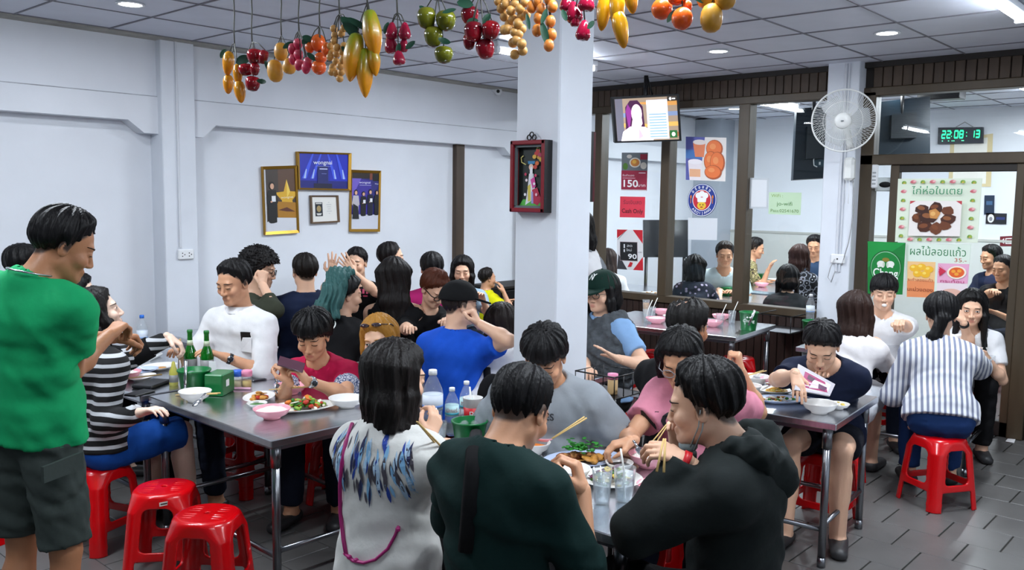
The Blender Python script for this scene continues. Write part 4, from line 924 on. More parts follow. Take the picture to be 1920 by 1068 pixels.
def water_bottle(px, py, label, H=.30, R=.042, z=.741, cap='#f0f2f4', lab='#dfe6ef', lab2='#8aa6cf', word=None, face=None):
    c = G(px, py, z) if abs(px) > 20 else V3(px, py, z); t = thing('water_bottle', label, 'bottle', c, 0, 'plastic water bottles'); b = B()
    b.lathe([(R*.7, 0), (R*.95, .006), (R, .02), (R*.95, H*.2), (R, H*.22), (R*.95, H*.38), (R, H*.40), (R, H*.66), (R*.93, H*.72), (R*.5, H*.87), (R*.36, H*.90), (R*.36, H*.93)], 24, c); ob('bottle', b, CLEAR, t)
    b = B(); b.lathe([(R*.9, .008), (R*.92, H*.55), (.001, H*.55)], 20, c); ob('water', b, WATER, t)
    b = B(); b.lathe([(R*.42, H*.925), (R*.42, H*.99), (R*.38, H), (.001, H)], 18, c); ob('cap', b, M('cap_'+cap.strip('#'), cap, .4), t)
    b = B(); b.lathe([(R*1.01, H*.42), (R*1.015, H*.64)], 24, c); b.lathe([(R*1.017, H*.45), (R*1.017, H*.49)], 24, c, 1); ob('bottle_label', b, [M('label_'+lab.strip('#'), lab, .45), M('label_'+lab2.strip('#'), lab2, .45)], t)
    if word:
        d = nrm(V3(-c[0], -c[1], 0)); u = V3(-d[1], d[0], 0); b = B(); lettering(b, word, c+d*(R*1.03)+V3(0, 0, H*.55), u, d, .022, width=R*1.5); ob('lettering', b, M('print_brick', '#a8463c', .5), t)
    return t
def beer_bottle(px, py, label, z=.741):
    c = G(px, py, z); t = thing('beer_bottle', label, 'bottle', c, 0, 'green beer bottles'); H, R = .29, .036; b = B()
    b.lathe([(R*.85, 0), (R, .008), (R, H*.50), (R*.92, H*.57), (R*.48, H*.70), (R*.40, H*.78), (R*.37, H*.93), (R*.42, H*.94), (R*.42, H*.96), (R*.36, H*.97)], 24, c); ob('bottle', b, GREENB, t)
    b = B(); b.lathe([(R*.41, H*.955), (R*.44, H*.965), (R*.40, H), (.001, H)], 16, c); ob('cap', b, M('cap_green', '#0c6b26', .4), t)
    b = B(); b.lathe([(R*1.01, H*.14), (R*1.01, H*.44)], 24, c); ob('bottle_label', b, M('beer_label', '#cfd8cf', .5), t)
    b = B(); b.lathe([(R*.49, H*.70), (R*.40, H*.80)], 20, c); ob('neck_label', b, M('neck_label', '#b9c6a8', .4), t); return t
def tbox(name, label, cat, px, py, size, rz, mat, z=.741, parts=None, b_=.004):
    c = G(px, py, z); t = thing(name, label, cat, c, rz); o = ob(name.split('_')[-1] if '_' in name else 'body', B().box((-size[0]/2, -size[1]/2, 0), (size[0]/2, size[1]/2, size[2]), b=b_), mat); o.parent = t; return t
# --- table of the standing man's party
bowl(236, 712, 'pink bowl beside the striped cardigan woman', PINK, .085, .05, 'rice')
plate(262, 700, 'white plate with blue edge beneath the foam box', BLUEW, .12, .7, None, rz=.3)
plate(298, 692, 'white oval plate with orange leftovers beside the green bucket', WHITE, .125, .72, 'sauce', cols=('gold',), spread=.4, rz=.4)
plate(268, 712, 'small white plate carrying chopsticks next to the black wallet', WHITE, .10, .6, None, rz=.6)
p = G(268, 708, .77); sticks(p+V3(-.10, .05, 0), p+V3(.10, -.02, .008), 'wooden chopsticks lying on the small white plate')
t = tbox('foam_box', 'white foam takeaway box at the far table corner', 'box', 275, 672, (.19, .14, .035), .7, M('foam', '#eceeee', .7), b_=.015); o = ob('lid', B().box((-.09, -.065, .036), (.09, .065, .06), b=.02), M('foam')); o.parent = t
tumbler(233, 688, 'glass of yellow beer behind the pink bowl', .11, .033, .8, liq=M('beer', '#c9a13c', .1, trans=.5))
b = B(); rs = random.Random(3); [b.ell(G(252, 690, .755)+V3(rs.uniform(-.03, .03), rs.uniform(-.03, .03), rs.uniform(-.008, .01)), (.02, .016, .012), 7, 5) for i in range(6)]; tag(ob('tissue', b, M('tissue', '#e6e6ea', .9)), 'crumpled white tissue between beer glass and foam box', 'tissue')
water_bottle(268, 668, 'water bottle with blue cap standing by the foam box', .27, .034, cap='#2d6fd0', lab='#cfd8e4')
t = tbox('black_wallet', 'black leather bill folder lying on the table corner', 'wallet', 285, 722, (.20, .12, .018), .55, M('leather', '#15161b', .4, bump=(120, .2)), b_=.006)
t = tbox('dark_phone', 'dark flat phone beneath the bill folder', 'phone', 262, 738, (.15, .08, .010), .4, BLK, b_=.004)
c = G(326, 722); t = thing('sauce_bottle', 'squeeze bottle of yellow green sauce left of the ice bucket', 'bottle', c); b = B(); b.lathe([(.022, 0), (.024, .01), (.024, .08), (.012, .105), (.008, .13), (.001, .135)], 16, c); ob('bottle', b, M('sauce_yellow', '#b3ad4e', .3), t); b = B(); b.lathe([(.0245, .02), (.0245, .06)], 16, c); ob('bottle_label', b, M('beer_label'), t)
bucket(365, 737, 'green ice bucket with a steel handle standing in it', .082, .13)
c = G(347, 745); b = B(); b.tube([c+V3(0, 0, .005), c+V3(.012, .008, .19)], [.008, .007], 10, flat=1.5); tag(ob('tongs', b, STLS), 'steel tongs standing against the green ice bucket', 'tongs')
beer_bottle(358, 713, 'green beer bottle closest to the foam box'); beer_bottle(389, 715, 'green beer bottle closest to the napkin box')
c = G(392, 728); b = B(); b.slab([c+V3(0, 0, .02), c+V3(.02, -.035, .02), c+V3(.022, -.035, .15), c+V3(.002, 0, .15)], (.6, .4, 0), .004); tag(ob('menu_card', b, M('paper', '#e8e8ea', .7)), 'white paper card leaning between bucket and bottles', 'card')
t = tbox('napkin_box', 'green napkin box with a small white label', 'box', 412, 737, (.15, .10, .115), .62, GREENP, b_=.006); o = ob('label_sheet', B().box((-.03, -.0515, .045), (.005, -.0495, .08)), M('paper')); o.parent = t
for px, cc, nm in ((446, '#2e62c8', 'blue'), (463, '#e68fae', 'pink')):
    c = G(px, 728); t = thing('spice_jar', 'condiment jar with %s lid beside the napkin box' % nm, 'jar', c); b = B(); b.lathe([(.026, 0), (.028, .005), (.028, .07), (.024, .075)], 18, c); ob('jar', b, CLEAR, t)
    b = B(); b.lathe([(.024, .006), (.024, .045), (.001, .045)], 16, c); ob('spice', b, M('spice_'+nm, '#c7b58c' if nm == 'blue' else '#c4a24f', .7), t); b = B(); b.lathe([(.03, .07), (.03, .098), (.027, .102), (.001, .102)], 18, c); ob('lid', b, M('lid_'+nm, cc, .4), t)
tbox('grey_phone', 'grey phone lying behind the spice jars', 'phone', 492, 710, (.15, .075, .010), -.1, M('phone_grey', '#5b5d62', .3, .5), b_=.003)
bowl(366, 752, 'empty white bowl with a fork near the table edge', WHITE, .082, .055, None)
p = G(368, 748, .79); spoon(p+V3(-.01, 0, -.03), p+V3(.07, .04, .012), 'steel fork resting in the empty white bowl')
p = G(330, 740, .744); sticks(p, G(410, 737, .80), 'pink wrapped chopsticks laid across the empty white bowl', .004)
b = B(); b.tube([G(405, 733, .745), G(430, 727, .748), G(470, 728, .747)], .006, 6, flat=2.); tag(ob('straw_wrapper', b, M('wrapper', '#d9a9c0', .6)), 'crumpled pink and white straw wrapper before the napkin box', 'wrapper')
bowl(545, 738, 'pink bowl of noodles before the woman in crimson', PINK, .085, .05, 'noodles'); p = G(543, 728, .80); sticks(p+V3(-.09, .05, 0), p+V3(.1, -.06, .005), 'chopsticks resting on the pink noodle bowl')
spoon(G(522, 735, .775), G(517, 705, .85), 'spoon standing in the pink noodle bowl')
plate(486, 750, 'white oval plate of glazed fried chicken', WHITE, .125, .62, 'bits', n=22, cols=('red', 'brown', 'gold'), size=.022, spread=.42, pile=.03, rz=.75)
bowl(482, 764, 'small white sauce dish beside the salad platter', WHITE, .05, .025, 'green')
plate(568, 768, 'large white oval platter with colourful salad', WHITE, .175, .62, 'bits', n=75, cols=('green', 'orange', 'white', 'red', 'lime'), size=.022, spread=.62, pile=.05, rz=-.35, seed=4)
bowl(510, 784, 'pink bowl of white rice closest to the table corner', PINK, .088, .05, 'rice'); bowl(650, 763, 'white bowl behind the salad platter, partly behind long hair', WHITE, .09, .05, None)
# --- front table
water_bottle(811, 818, 'tall clear water bottle with white cap and label', .30, .045, lab='#dde5f0', lab2='#5c86cc')
water_bottle(847, 815, 'small water bottle with turquoise label, the nearer of two', .215, .031, lab='#bfe3e6', lab2='#3fa8bd', word='มิเนเร่'); water_bottle(874, 800, 'small water bottle with turquoise label in front of the paper cup', .215, .031, lab='#bfe3e6', lab2='#3fa8bd', word='Minéré')
c = G(886, 806); t = thing('paper_cup', 'white paper cup with red lettered band', 'cup', c); b = B(); b.lathe([(.033, 0), (.045, .15), (.047, .152), (.043, .153), (.032, .006), (.001, .006)], 24, c); ob('cup', b, WHITE, t); b = B(); b.lathe([(.0372, .045), (.0425, .11)], 24, c); ob('red_band', b, M('print_red', '#c4161f', .5), t)
b = B(); d = nrm(V3(-c[0], -c[1], 0)); lettering(b, 'Bi', c+d*.045+V3(0, 0, .08), V3(-d[1], d[0], 0), d, .045); ob('lettering', b, M('print_white', '#e8ece8', .5), t)
b = B(); b.tube([c+V3(0, 0, .02), c+V3(-.01, .01, .2)], .004, 8); ob('straw', b, WHITE, t)
bucket(880, 832, 'green ice bucket behind the man in dark green shirt', .075, .105); tumbler(822, 838, 'water glass with white straw behind the long haired woman', .11, .036, .7, (-.01, .005, .17))
bowl(800, 868, 'pink bowl held by the long haired woman', PINK, .085, .055, None)
bowl(1022, 838, 'pink bowl of brown noodles before the young man in grey', PINK, .075, .055, 'noodles'); p = G(1022, 815, .80); sticks(W(1035, 822, 3.3), W(1098, 782, 3.35), 'chopsticks leaning out of the brown noodle bowl', .0032)
bowl(1003, 850, 'white bowl of orange curry', WHITE, .065, .05, 'orange')
t_ = plate(1092, 868, 'blue edged oval platter with fried fish and coriander', BLUEW, .17, .64, 'bits', n=10, cols=('brown', 'gold'), size=.03, spread=.45, pile=.015, rz=-.45, seed=2)
rs = random.Random(8); b = B(); cpl = G(1080, 862, .75); ux = V3(.78, -.62, 0)
for i in range(9): q = cpl+ux*(-.06+.016*i)+V3(0, 0, .012+.006*rs.random()); b.ell(q, (.028, .020, .018), 9, 6, i % 2, Matrix.Rotation(rs.uniform(0, 3), 4, 'Z'))
q = cpl+ux*.125; b.ell(q+V3(0, 0, .012), (.034, .016, .014), 9, 6, 0, Matrix.Rotation(.6, 4, 'Z')); o = ob('fried_fish', b, [M('fried', '#8a4a1d', .45, bump=(120, .8), var=(40, .5)), M('fried2', '#b8793c', .5, bump=(120, .8), var=(40, .5))]); o.parent = t_; o.matrix_parent_inverse = t_.matrix_basis.inverted()
b = B()
for i in range(60):
    q = cpl+ux*.02+V3(rs.gauss(0, .028), rs.gauss(0, .028), .045+abs(rs.gauss(0, .018))); T = Matrix.Rotation(rs.uniform(0, 6), 4, 'Z') @ Matrix.Rotation(rs.uniform(-1, 1), 4, 'X'); b.ell(q, (.012, .009, .0025), 6, 4, 0, T)
o = ob('coriander_bits', b, M('coriander', '#1f7a1c', .5)); o['kind'] = 'stuff'; o.parent = t_; o.matrix_parent_inverse = t_.matrix_basis.inverted()
bowl(1070, 900, 'white rice bowl at the elbow of the man in dark green', WHITE, .075, .05, 'rice')
plate(1145, 905, 'white plate of shredded salad behind the water glasses', WHITE, .12, 1, 'bits', n=60, cols=('lime', 'green', 'yellow', 'purple'), size=.018, spread=.6, pile=.05, seed=9)
bowl(1161, 882, 'small white bowl of dark dipping sauce', WHITE, .055, .035, 'dark')
tumbler(1128, 944, 'water glass with ice, the left one of the front pair', .125, .036, .82); tumbler(1170, 940, 'water glass with a straw, the right one of the front pair', .125, .040, .6, (-.012, .012, .19))
bowl(1214, 875, 'pink rice bowl held by the girl in pink', PINK, .078, .055, 'rice'); plate(1232, 918, 'pink saucer with spoon under the hooded man sleeve', PINK, .075, 1); spoon(G(1236, 912, .755), G(1262, 893, .765), 'spoon lying on the pink saucer')
# --- table of the woman in navy
bowl(1415, 722, 'white bowl with chopsticks laid on its rim beside navy woman', WHITE, .085, .055, None); p = G(1415, 702, .80); sticks(p+V3(-.1, .02, .0), p+V3(.13, .0, .006), 'chopsticks lying on the white bowl by the navy woman')
bowl(1453, 724, 'pink bowl with a spoon in it before the navy woman', PINK, .085, .045, None); spoon(G(1458, 716, .765), G(1435, 718, .79), 'spoon lying in the pink bowl')
bowl(1402, 738, 'white bowl of orange soup behind the girl in pink', WHITE, .075, .05, 'orange'); bowl(1425, 716, 'clear plastic dish with ice beside the orange soup', M('dish_grey', '#b9bcc4', .2), .05, .04, None)
plate(1456, 736, 'white oval plate with pale fried noodles', WHITE, .115, .8, 'noodles', rz=-.5)
plate(1462, 754, 'white oval platter of stir fried greens with blue rim', BLUEW, .15, .55, 'bits', n=45, cols=('green', 'gold', 'brown', 'white'), size=.014, spread=.62, pile=.02, rz=-.85, seed=6)
plate(1538, 745, 'round blue white plate with a small bowl on it', BLUEW, .135, 1, 'bits', n=10, cols=('purple', 'dark', 'white'), size=.016, spread=.6, pile=.01, seed=3); bowl(1531, 741, 'small white bowl of pickles standing on the round plate', WHITE, .052, .03, (18, ('yellow', 'lime')), z=.752)
bowl(1536, 774, 'white empty bowl closest to the table corner of navy woman', WHITE, .088, .055, None); bowl(1572, 766, 'shallow white saucer behind the empty white bowl', WHITE, .055, .028, (10, ('yellow', 'white')))
tbox('silver_phone', 'silver phone flat on the table beneath the magazine', 'phone', 1497, 722, (.16, .08, .010), -.3, M('phone_silver', '#b0aeb8', .3, .6), b_=.003)
# --- other tables
plate(1660, 640, 'white plate of greens before the boy in white', WHITE, .10, 1, 'bits', n=24, cols=('green', 'lime', 'white'), size=.014, spread=.6); bowl(1652, 632, 'pink bowl behind the plate of greens', PINK, .08, .05, None); bowl(1837, 661, 'white bowl under the elbow of the black haired girl', WHITE, .075, .05, None)
for i, (px, py, c, R, f, l) in enumerate(((1240, 590, PINK, .085, None, 'pink bowl at the far end of the slatted wall table'), (1230, 606, PINK, .09, 'rice', 'pink bowl with leftovers closest to the grey shawl'), (1262, 602, WHITE, .09, None, 'white plate like bowl behind the balding man'), (1336, 612, PINK, .085, None, 'pink bowl in front of the green bucket'), (1352, 600, PINK, .08, None, 'pink bowl with a straw beside the lettered bucket'), (1275, 586, WHITE, .08, None, 'white bowl at the back of the pink bowl table'), (1300, 596, PINK, .09, 'rice', 'pink bowl hidden behind the balding head'))): bowl(px, py, l, c, R, .05, f)
bucket(1403, 618, 'green bucket with white lettering on the slatted wall table', .075, .15, brand='Chang')
c = G(1403, 610, .85); b = B(); b.tube([c, c+V3(.03, -.03, .12)], .006, 8); b.tube([c+V3(.01, 0, 0), c+V3(.05, -.03, .115)], .006, 8); tag(ob('tongs', b, STLS), 'tongs sticking out of the lettered green bucket', 'tongs')
for px, py, l in ((1212, 603, 'glass with straw by the grey shawl'), (1222, 598, 'second glass with slanting straw by the grey shawl'), (1350, 612, 'glass with straw behind the balding man'), (1372, 606, 'empty glass with long straw beside the lettered bucket')): tumbler(px, py, l, .11, .034, .3, (.03, -.035, .19))
tumbler(1211, 590, 'tall glass of milky tea on the slatted wall table', .14, .034, .8, liq=M('tea', '#b98a5a', .2))
# wire rack on the slatted wall with second bucket
t = thing('wall_rack', 'black wire rack on the slatted wall holding a bucket', 'rack', (7.25, 3.2, .70)); b = B()
q = [ONX(x, y, 7.30) for x, y in ((1443, 590), (1502, 590), (1502, 625), (1440, 625))]; x0, x1, ya, yb, z0, z1 = 7.08, 7.455, min(k[1] for k in q), max(k[1] for k in q), q[2][2]+.02, q[0][2]+.03
for z in (z0, z1): b.tube([(x1, ya, z), (x0, ya, z), (x0, yb, z), (x1, yb, z), (x1, ya, z)], .005, 6)
for x, y in ((x0, ya), (x0, yb), (x1, ya), (x1, yb)): b.tube([(x, y, z0), (x, y, z1)], .004, 6)
ob('wire_frame', b, BLK, t); ob('tray', B().box((x0+.01, ya+.01, z0-.004), (x1-.01, yb-.01, z0+.004), b=.002), STEELD, t)
bucket(1522, 634, 'green bucket on the wall rack behind the navy woman', .08, .15, z=z0+.0045, brand='Chang'); c = G(1522, 625, z0+.12); b = B(); b.tube([c, c+V3(.05, -.10, .09)], .005, 6); tag(ob('tongs', b, STLS), 'tongs leaning out of the wall rack bucket', 'tongs')
water_bottle(7.28, 3.06, 'water bottle with pale label before the wall pillar', .28, .036, z=.84-.12, lab='#dfe8ee')
# table of the woman in the dark green cap: caddy, cards, wire basket
t = tbox('napkin_box', 'green napkin box by the pillar in front of the grey shawl', 'box', 1088, 690, (.12, .09, .07), .3, GREENP); o = ob('napkins', B().box((-.045, -.03, .065), (.045, .03, .085), b=.008), M('tissue')); o.parent = t
c = G(1111, 690); b = B(); b.slab([c+V3(0, .0, 0), c+V3(.02, -.06, 0), c+V3(.02, -.06, .17), c+V3(0, 0, .17)], (.8, .3, 0), .006); tag(ob('menu_card', b, M_blotch('menu_print', ['#d8d4d0', '#8a5c46', '#d8d4d0', '#b9a98f'], 22)), 'upright menu card beside the green napkin box', 'card')
c = G(1121, 690); b = B(); b.slab([c+V3(0, 0, 0), c+V3(.015, -.03, 0), c+V3(.015, -.03, .10), c+V3(0, 0, .10)], (.8, .3, 0), .006); tag(ob('menu_card', b, M('lime', '#8fd13f', .5)), 'small lime green card behind the wire basket', 'card')
t = thing('wire_basket', 'black wire basket on a black stand with pink capped bottle', 'basket', G(1138, 720)); c = W(1135, 712, 4.45); b = B(); X0, X1, Y0, Y1, Z0, Z1 = c[0]-.12, c[0]+.12, c[1]-.14, c[1]+.10, c[2]-.06, c[2]+.05
for z in (Z0, Z1): b.tube([(X0, Y0, z), (X1, Y0, z), (X1, Y1, z), (X0, Y1, z), (X0, Y0, z)], .004, 6)
for x in np.linspace(X0, X1, 4): b.tube([(x, Y0, Z0), (x, Y0, Z1)], .003, 5); b.tube([(x, Y1, Z0), (x, Y1, Z1)], .003, 5)
ob('wire_frame', b, BLK, t); ob('tray', B().box((X0, Y0, Z0-.006), (X1, Y1, Z0), b=.002), BLK, t)
for x, y in ((X0, Y0), (X1, Y0), (X0, Y1), (X1, Y1)): b = B(); b.tube([(x, y, .0), (x, y, Z0)], .012, 8); ob('leg', b, BLK, t)
for z in (.3, .5): ob('shelf', B().box((X0, Y0, z), (X1, Y1, z+.02), b=.003), BLK, t)
c = V3(c[0]-.02, c[1]-.06, Z0); t = thing('sauce_bottle', 'sauce bottle with pink cap standing in the wire basket', 'bottle', c); b = B(); b.lathe([(.024, 0), (.026, .008), (.026, .075), (.022, .08)], 16, c); ob('bottle', b, M('sauce_tan', '#c9a878', .4), t); b = B(); b.lathe([(.027, .078), (.027, .105), (.001, .107)], 16, c); ob('cap', b, M('cap_pink', '#e98bb0', .4), t)
# back tables
plate(880, 690, 'white plate at the elbow of the man in blue', WHITE, .11, 1, None); plate(1222, 552, 'white plate behind the glass by the red payment sign', WHITE, .13, 1, 'bits', n=12, cols=('gold', 'brown'), z=.742)
for px, py, l in ((680, 590, 'plastic cup on the small table by the gesturing man'), (694, 588, 'second plastic cup on the small table by the gesturing man')): tumbler(px, py+8, l, .1, .035, .4)
t = tbox('green_caddy', 'green napkin caddy beside the woman in magenta', 'box', 780, 556, (.16, .1, .12), .2, GREENP); tbox('green_caddy', 'green napkin caddy behind the glass before the man in white', 'box', 1362, 553, (.14, .1, .09), .2, GREENP); tbox('green_caddy', 'green napkin caddy behind the glass before the floral shirt', 'box', 1424, 528, (.13, .1, .11), .2, GREENP)
for px, py, c, l in ((1428, 538, PINK, 'pink bowl behind the glass on the far table'), (1452, 530, WHITE, 'white bowl behind the glass on the far table'), (1480, 536, PINK, 'second pink bowl behind the glass, nearer to the patterned blouse'), (1500, 540, WHITE, 'white bowl behind the glass under the patterned blouse')): bowl(px, py, l, c, .085, .05, None)
c = G(468, 614, .741); beer = thing('beer_bottle', 'brown beer bottle behind the man in the white shirt', 'bottle', c); b = B(); b.lathe([(.03, 0), (.033, .01), (.033, .15), (.014, .20), (.013, .27), (.001, .272)], 18, c); ob('bottle', b, M('brown_glass', '#3a1d0c', .1, spec=.6), beer); b = B(); b.lathe([(.0145, .20), (.0138, .265)], 16, c); ob('neck_label', b, M('paper'), beer)
# ---------------------------------------------------------------- flat pictures: printed shapes laid on a sheet given by four corners
def pm(c, e=0.): return M('print_'+c.strip('#')+('_lit' if e else ''), c, .45 if not e else .5, emit=e)
class Sheet:
    def __init__(s, A, Bc, Cc, D): s.c = [V3(*p) for p in (A, Bc, Cc, D)]; s.n = nrm(np.cross(s.c[3]-s.c[0], s.c[1]-s.c[0])); s.b = B(); s.mats = []; s.k = 0; s.e = 0.; \
        s.n = s.n if s.n @ (V3(0, 0, EYE)-s.c[0]) > 0 else -s.n
    def P(s, u, v, k=0): a, b, c, d = s.c; return a*(1-u)*(1-v)+b*u*(1-v)+c*u*v+d*(1-u)*v+s.n*(.0006+.00035*k)
    def m(s, col):
        m = pm(col, s.e)
        if m not in s.mats: s.mats.append(m)
        return s.mats.index(m)
    def poly(s, pts, col): s.k += 1; s.b.add([s.P(u, v, s.k) for u, v in pts], [tuple(range(len(pts)))], s.m(col))
    def rect(s, u0, v0, u1, v1, col): s.poly([(u0, v0), (u1, v0), (u1, v1), (u0, v1)], col)
    def oval(s, u, v, ru, rv, col, n=20, a=0.): s.poly([(u+ru*math.cos(t)*math.cos(a)-rv*math.sin(t)*math.sin(a), v+ru*math.cos(t)*math.sin(a)+rv*math.sin(t)*math.cos(a)) for t in [2*PI*i/n for i in range(n)]], col)
    def text(s, t, u, v, h, col, width=None, bold=0.):
        s.k += 1; a, b, c, d = s.c; U = nrm(b-a); H = np.linalg.norm(d-a); lettering(s.b, t, s.P(u, v, s.k), U, s.n, H*h, s.m(col), bold, None if width is None else width*np.linalg.norm(b-a), 0., V=nrm(a-d))
    def done(s, parent, name='print'): return ob(name, s.b, s.mats, parent)
def quadpx(fn, pts): return [fn(*p) for p in pts]
def framed(name, label, cat, pts, col, wd, dep, art, back='#20201e', sidecol=None):
    c = [V3(*p) for p in pts]; s = Sheet(*c); n = s.n; cen = sum(c)/4; t = thing(name, label, cat, cen)
    inn = [p+nrm(cen-p)*wd*1.35 for p in c]
    for i in range(4):
        j = (i+1) % 4; q = [c[i], c[j], inn[j], inn[i]]; b = B(); f0 = [p+n*dep for p in q]; f0[2] = f0[2]-n*dep*.35; f0[3] = f0[3]-n*dep*.35
        b.add([*q, *f0], [(4, 5, 6, 7), (0, 1, 5, 4), (1, 2, 6, 5), (2, 3, 7, 6), (3, 0, 4, 7)], 0); ob('frame_bar', b, col, t)
    b = B(); b.slab([p for p in inn], n, dep*.35); ob('backing', b, M('print_'+back.strip('#'), back, .5), t)
    s2 = Sheet(*[p+n*dep*.37 for p in inn]); art(s2); s2.done(t, 'picture'); return t
GOLD = M('gold_frame', '#b58a36', .3, .8)
FY = lambda x, y: ONY(x, y, 6.615)
def figure(s, u, v0, v1, w_, col, skin='#d9a98c', hair='#15110f', card=True):
    h = v1-v0; s.poly([(u-w_*.35, v0+h*.20), (u+w_*.35, v0+h*.20), (u+w_*.5, v0+h*.5), (u+w_*.38, v0+h*.55), (u+w_*.36, v1-h*.02), (u+w_*.05, v1), (u-w_*.2, v1), (u-w_*.36, v1-h*.03), (u-w_*.38, v0+h*.55), (u-w_*.5, v0+h*.5)], col)
    s.oval(u, v0+h*.09, w_*.24, h*.095, hair); s.oval(u+w_*.02, v0+h*.11, w_*.17, h*.07, skin)
    if card: s.rect(u-w_*.05, v0+h*.34, u+w_*.30, v0+h*.48, '#e9ebef'); s.oval(u-w_*.08, v0+h*.48, w_*.1, h*.02, skin)
def art_star(s):
    s.rect(0, 0, 1, 1, '#3f3530'); s.rect(.45, 0, 1, .5, '#5b4030'); s.poly([(0, .86), (.35, .78), (1, .80), (1, 1), (0, 1)], '#d3d6de'); s.rect(0, 0, .06, 1, '#c9ccd4')
    c = (.72, .47); o = []
    for i in range(10): a = -PI/2+i*PI/5; r = (.30, .13)[i % 2]; o.append((c[0]+r*1.35*math.cos(a), c[1]+r*math.sin(a)))
    s.poly(o, '#d9a92c'); s.poly([(.72, .17), (.72+.175*.6, .365), (.72, .47)], '#f0cf5a'); s.poly([(.40, .52), (1, .55), (1, .80), (.40, .78)], '#a9761f'); s.poly([(.42, .66), (.70, .62), (.98, .70), (.7, .69)], '#5c2f22'); s.text('wongnai', .72, .46, .05, '#f3ecd0', .4)
    figure(s, .24, .20, .87, .36, '#141618')
def art_stage(s):
    s.rect(0, 0, 1, 1, '#1a27a8'); s.rect(.62, 0, 1, 1, '#1c2cb8'); s.rect(0, .78, 1, 1, '#151d78')
    for u, w_ in ((.14, .05), (.30, .04), (.68, .04), (.86, .05)):
        d = .12 if u < .5 else -.12; s.poly([(u+d, 0), (u+d+.03, 0), (u-d*.4+w_, .72), (u-d*.4-w_, .72)], '#3a55e0'); s.poly([(u-d*.1, .45), (u-d*.1+.02, .45), (u-d*.4+w_*.6, .72), (u-d*.4-w_*.3, .72)], '#a9c2f2')
    s.rect(.36, .36, .58, .92, '#1b2366'); s.rect(.28, .86, .66, 1, '#14163a'); s.text('wongnai', .47, .25, .17, '#e8ecfa', .38, .01); s.rect(.40, .42, .56, .45, '#c8d2f6'); s.rect(.32, .35, .64, .36, '#8e9ae0'); s.rect(.44, .57, .54, .58, '#8e9ae0')
def art_group(s):
    s.rect(0, 0, 1, 1, '#2b2a72'); s.poly([(0, .08), (.72, .14), (.72, .75), (0, .75)], '#3b2f94'); s.poly([(0, .08), (.35, .1), (0, .45)], '#6f5cc0'); s.rect(0, 0, 1, .10, '#2c2220'); s.rect(.66, 0, .76, .12, '#7a3f2e'); s.rect(.78, .02, 1, .14, '#16181c')
    s.rect(0, .74, 1, 1, '#ccd0dc'); s.text('wongnai', .48, .17, .055, '#e6e8f6', .42); s.rect(.28, .215, .72, .222, '#b9bbe6'); s.text('Won', .92, .19, .04, '#e6e8f6', .14)
    figure(s, .15, .30, .82, .28, '#b9b4bc', card=False); figure(s, .43, .33, .77, .26, '#15161c'); figure(s, .68, .29, .76, .26, '#171a2c'); figure(s, .92, .30, .75, .22, '#14151c', card=False); s.poly([(.05, .55), (.22, .6), (.27, .82), (.03, .82)], '#1b1c22')
def art_cert(s):
    s.rect(0, 0, 1, 1, '#e6e5e0'); s.rect(.12, .22, .42, .78, '#22262e'); s.oval(.27, .48, .09, .13, '#a48e5e'); s.poly([(.16, .66), (.38, .66), (.34, .74), (.2, .74)], '#d8d8d4'); s.rect(.15, .24, .39, .29, '#c9c9c4')
    for i, w_ in enumerate((.05, .2, .16, .12, .2, .05)): s.rect(.68-w_/2, .22+.09*i, .68+w_/2, .235+.09*i, '#a9aab0')
framed('picture_frame', 'gold framed photo of a person in black beside a large golden star', 'picture', quadpx(FY, [(489, 312), (553, 310), (558, 436), (494, 440)]), GOLD, .022, .03, art_star)
framed('picture_frame', 'gold framed photo of a blue lit award stage, topmost on the wall', 'picture', quadpx(FY, [(554, 284), (655, 287), (654, 357), (556, 355)]), GOLD, .022, .034, art_stage)
framed('picture_frame', 'gold framed photo of four standing people on purple stage', 'picture', quadpx(FY, [(656, 318), (711, 320), (709, 434), (654, 434)]), GOLD, .022, .03, art_group)
framed('picture_frame', 'small framed certificate beneath the blue stage photo', 'picture', quadpx(FY, [(580, 366), (631, 366), (634, 416), (582, 419)]), M('bronze_frame', '#7d6650', .35, .6), .016, .03, art_cert)
# embroidered figure in a red shadow box on the pillar
FXp = lambda x, y: ONX(x, y, CP[0]-.062)
q = quadpx(FXp, [(956, 264), (1021, 262), (1021, 400), (957, 397)]); yA, yB, zA, zB = q[0][1], q[1][1], q[3][2], q[0][2]
REDW = M('red_lacquer', '#7d0f1d', .3, coat=.3); t = thing('shadow_box', 'red shadow box with an embroidered robed figure on the white pillar', 'picture', (CP[0], (yA+yB)/2, (zA+zB)/2)); x0, x1 = CP[0]-.062, CP[0]
for nm, lo, hi in (('frame_bar', (x0, yA-.02, zA), (x1, yA, zB)), ('frame_bar', (x0, yB, zA), (x1, yB+.024, zB)), ('frame_bar', (x0, yB, zB-.022), (x1, yA, zB)), ('frame_bar', (x0, yB, zA), (x1, yA, zA+.022))): ob(nm, B().box(lo, hi, b=.004), REDW, t)
ob('side_board', B().box((x0+.002, yB-.002, zA), (x1, yB-.0005, zB)), BLK, t); ob('backing', B().box((x1-.012, yB, zA), (x1-.002, yA, zB)), M('box_back', '#16211f', .5), t)
for lo, hi in (((yB+.024, zA+.022), (yA-.02, zA+.034)), ((yB+.024, zB-.034), (yA-.02, zB-.022)), ((yB+.024, zA+.03), (yB+.035, zB-.03)), ((yA-.031, zA+.03), (yA-.02, zB-.03))): ob('inner_mat', B().box((x1-.045, lo[0], lo[1]), (x1-.03, hi[0], hi[1])), M('box_mat', '#5a6468', .5), t)
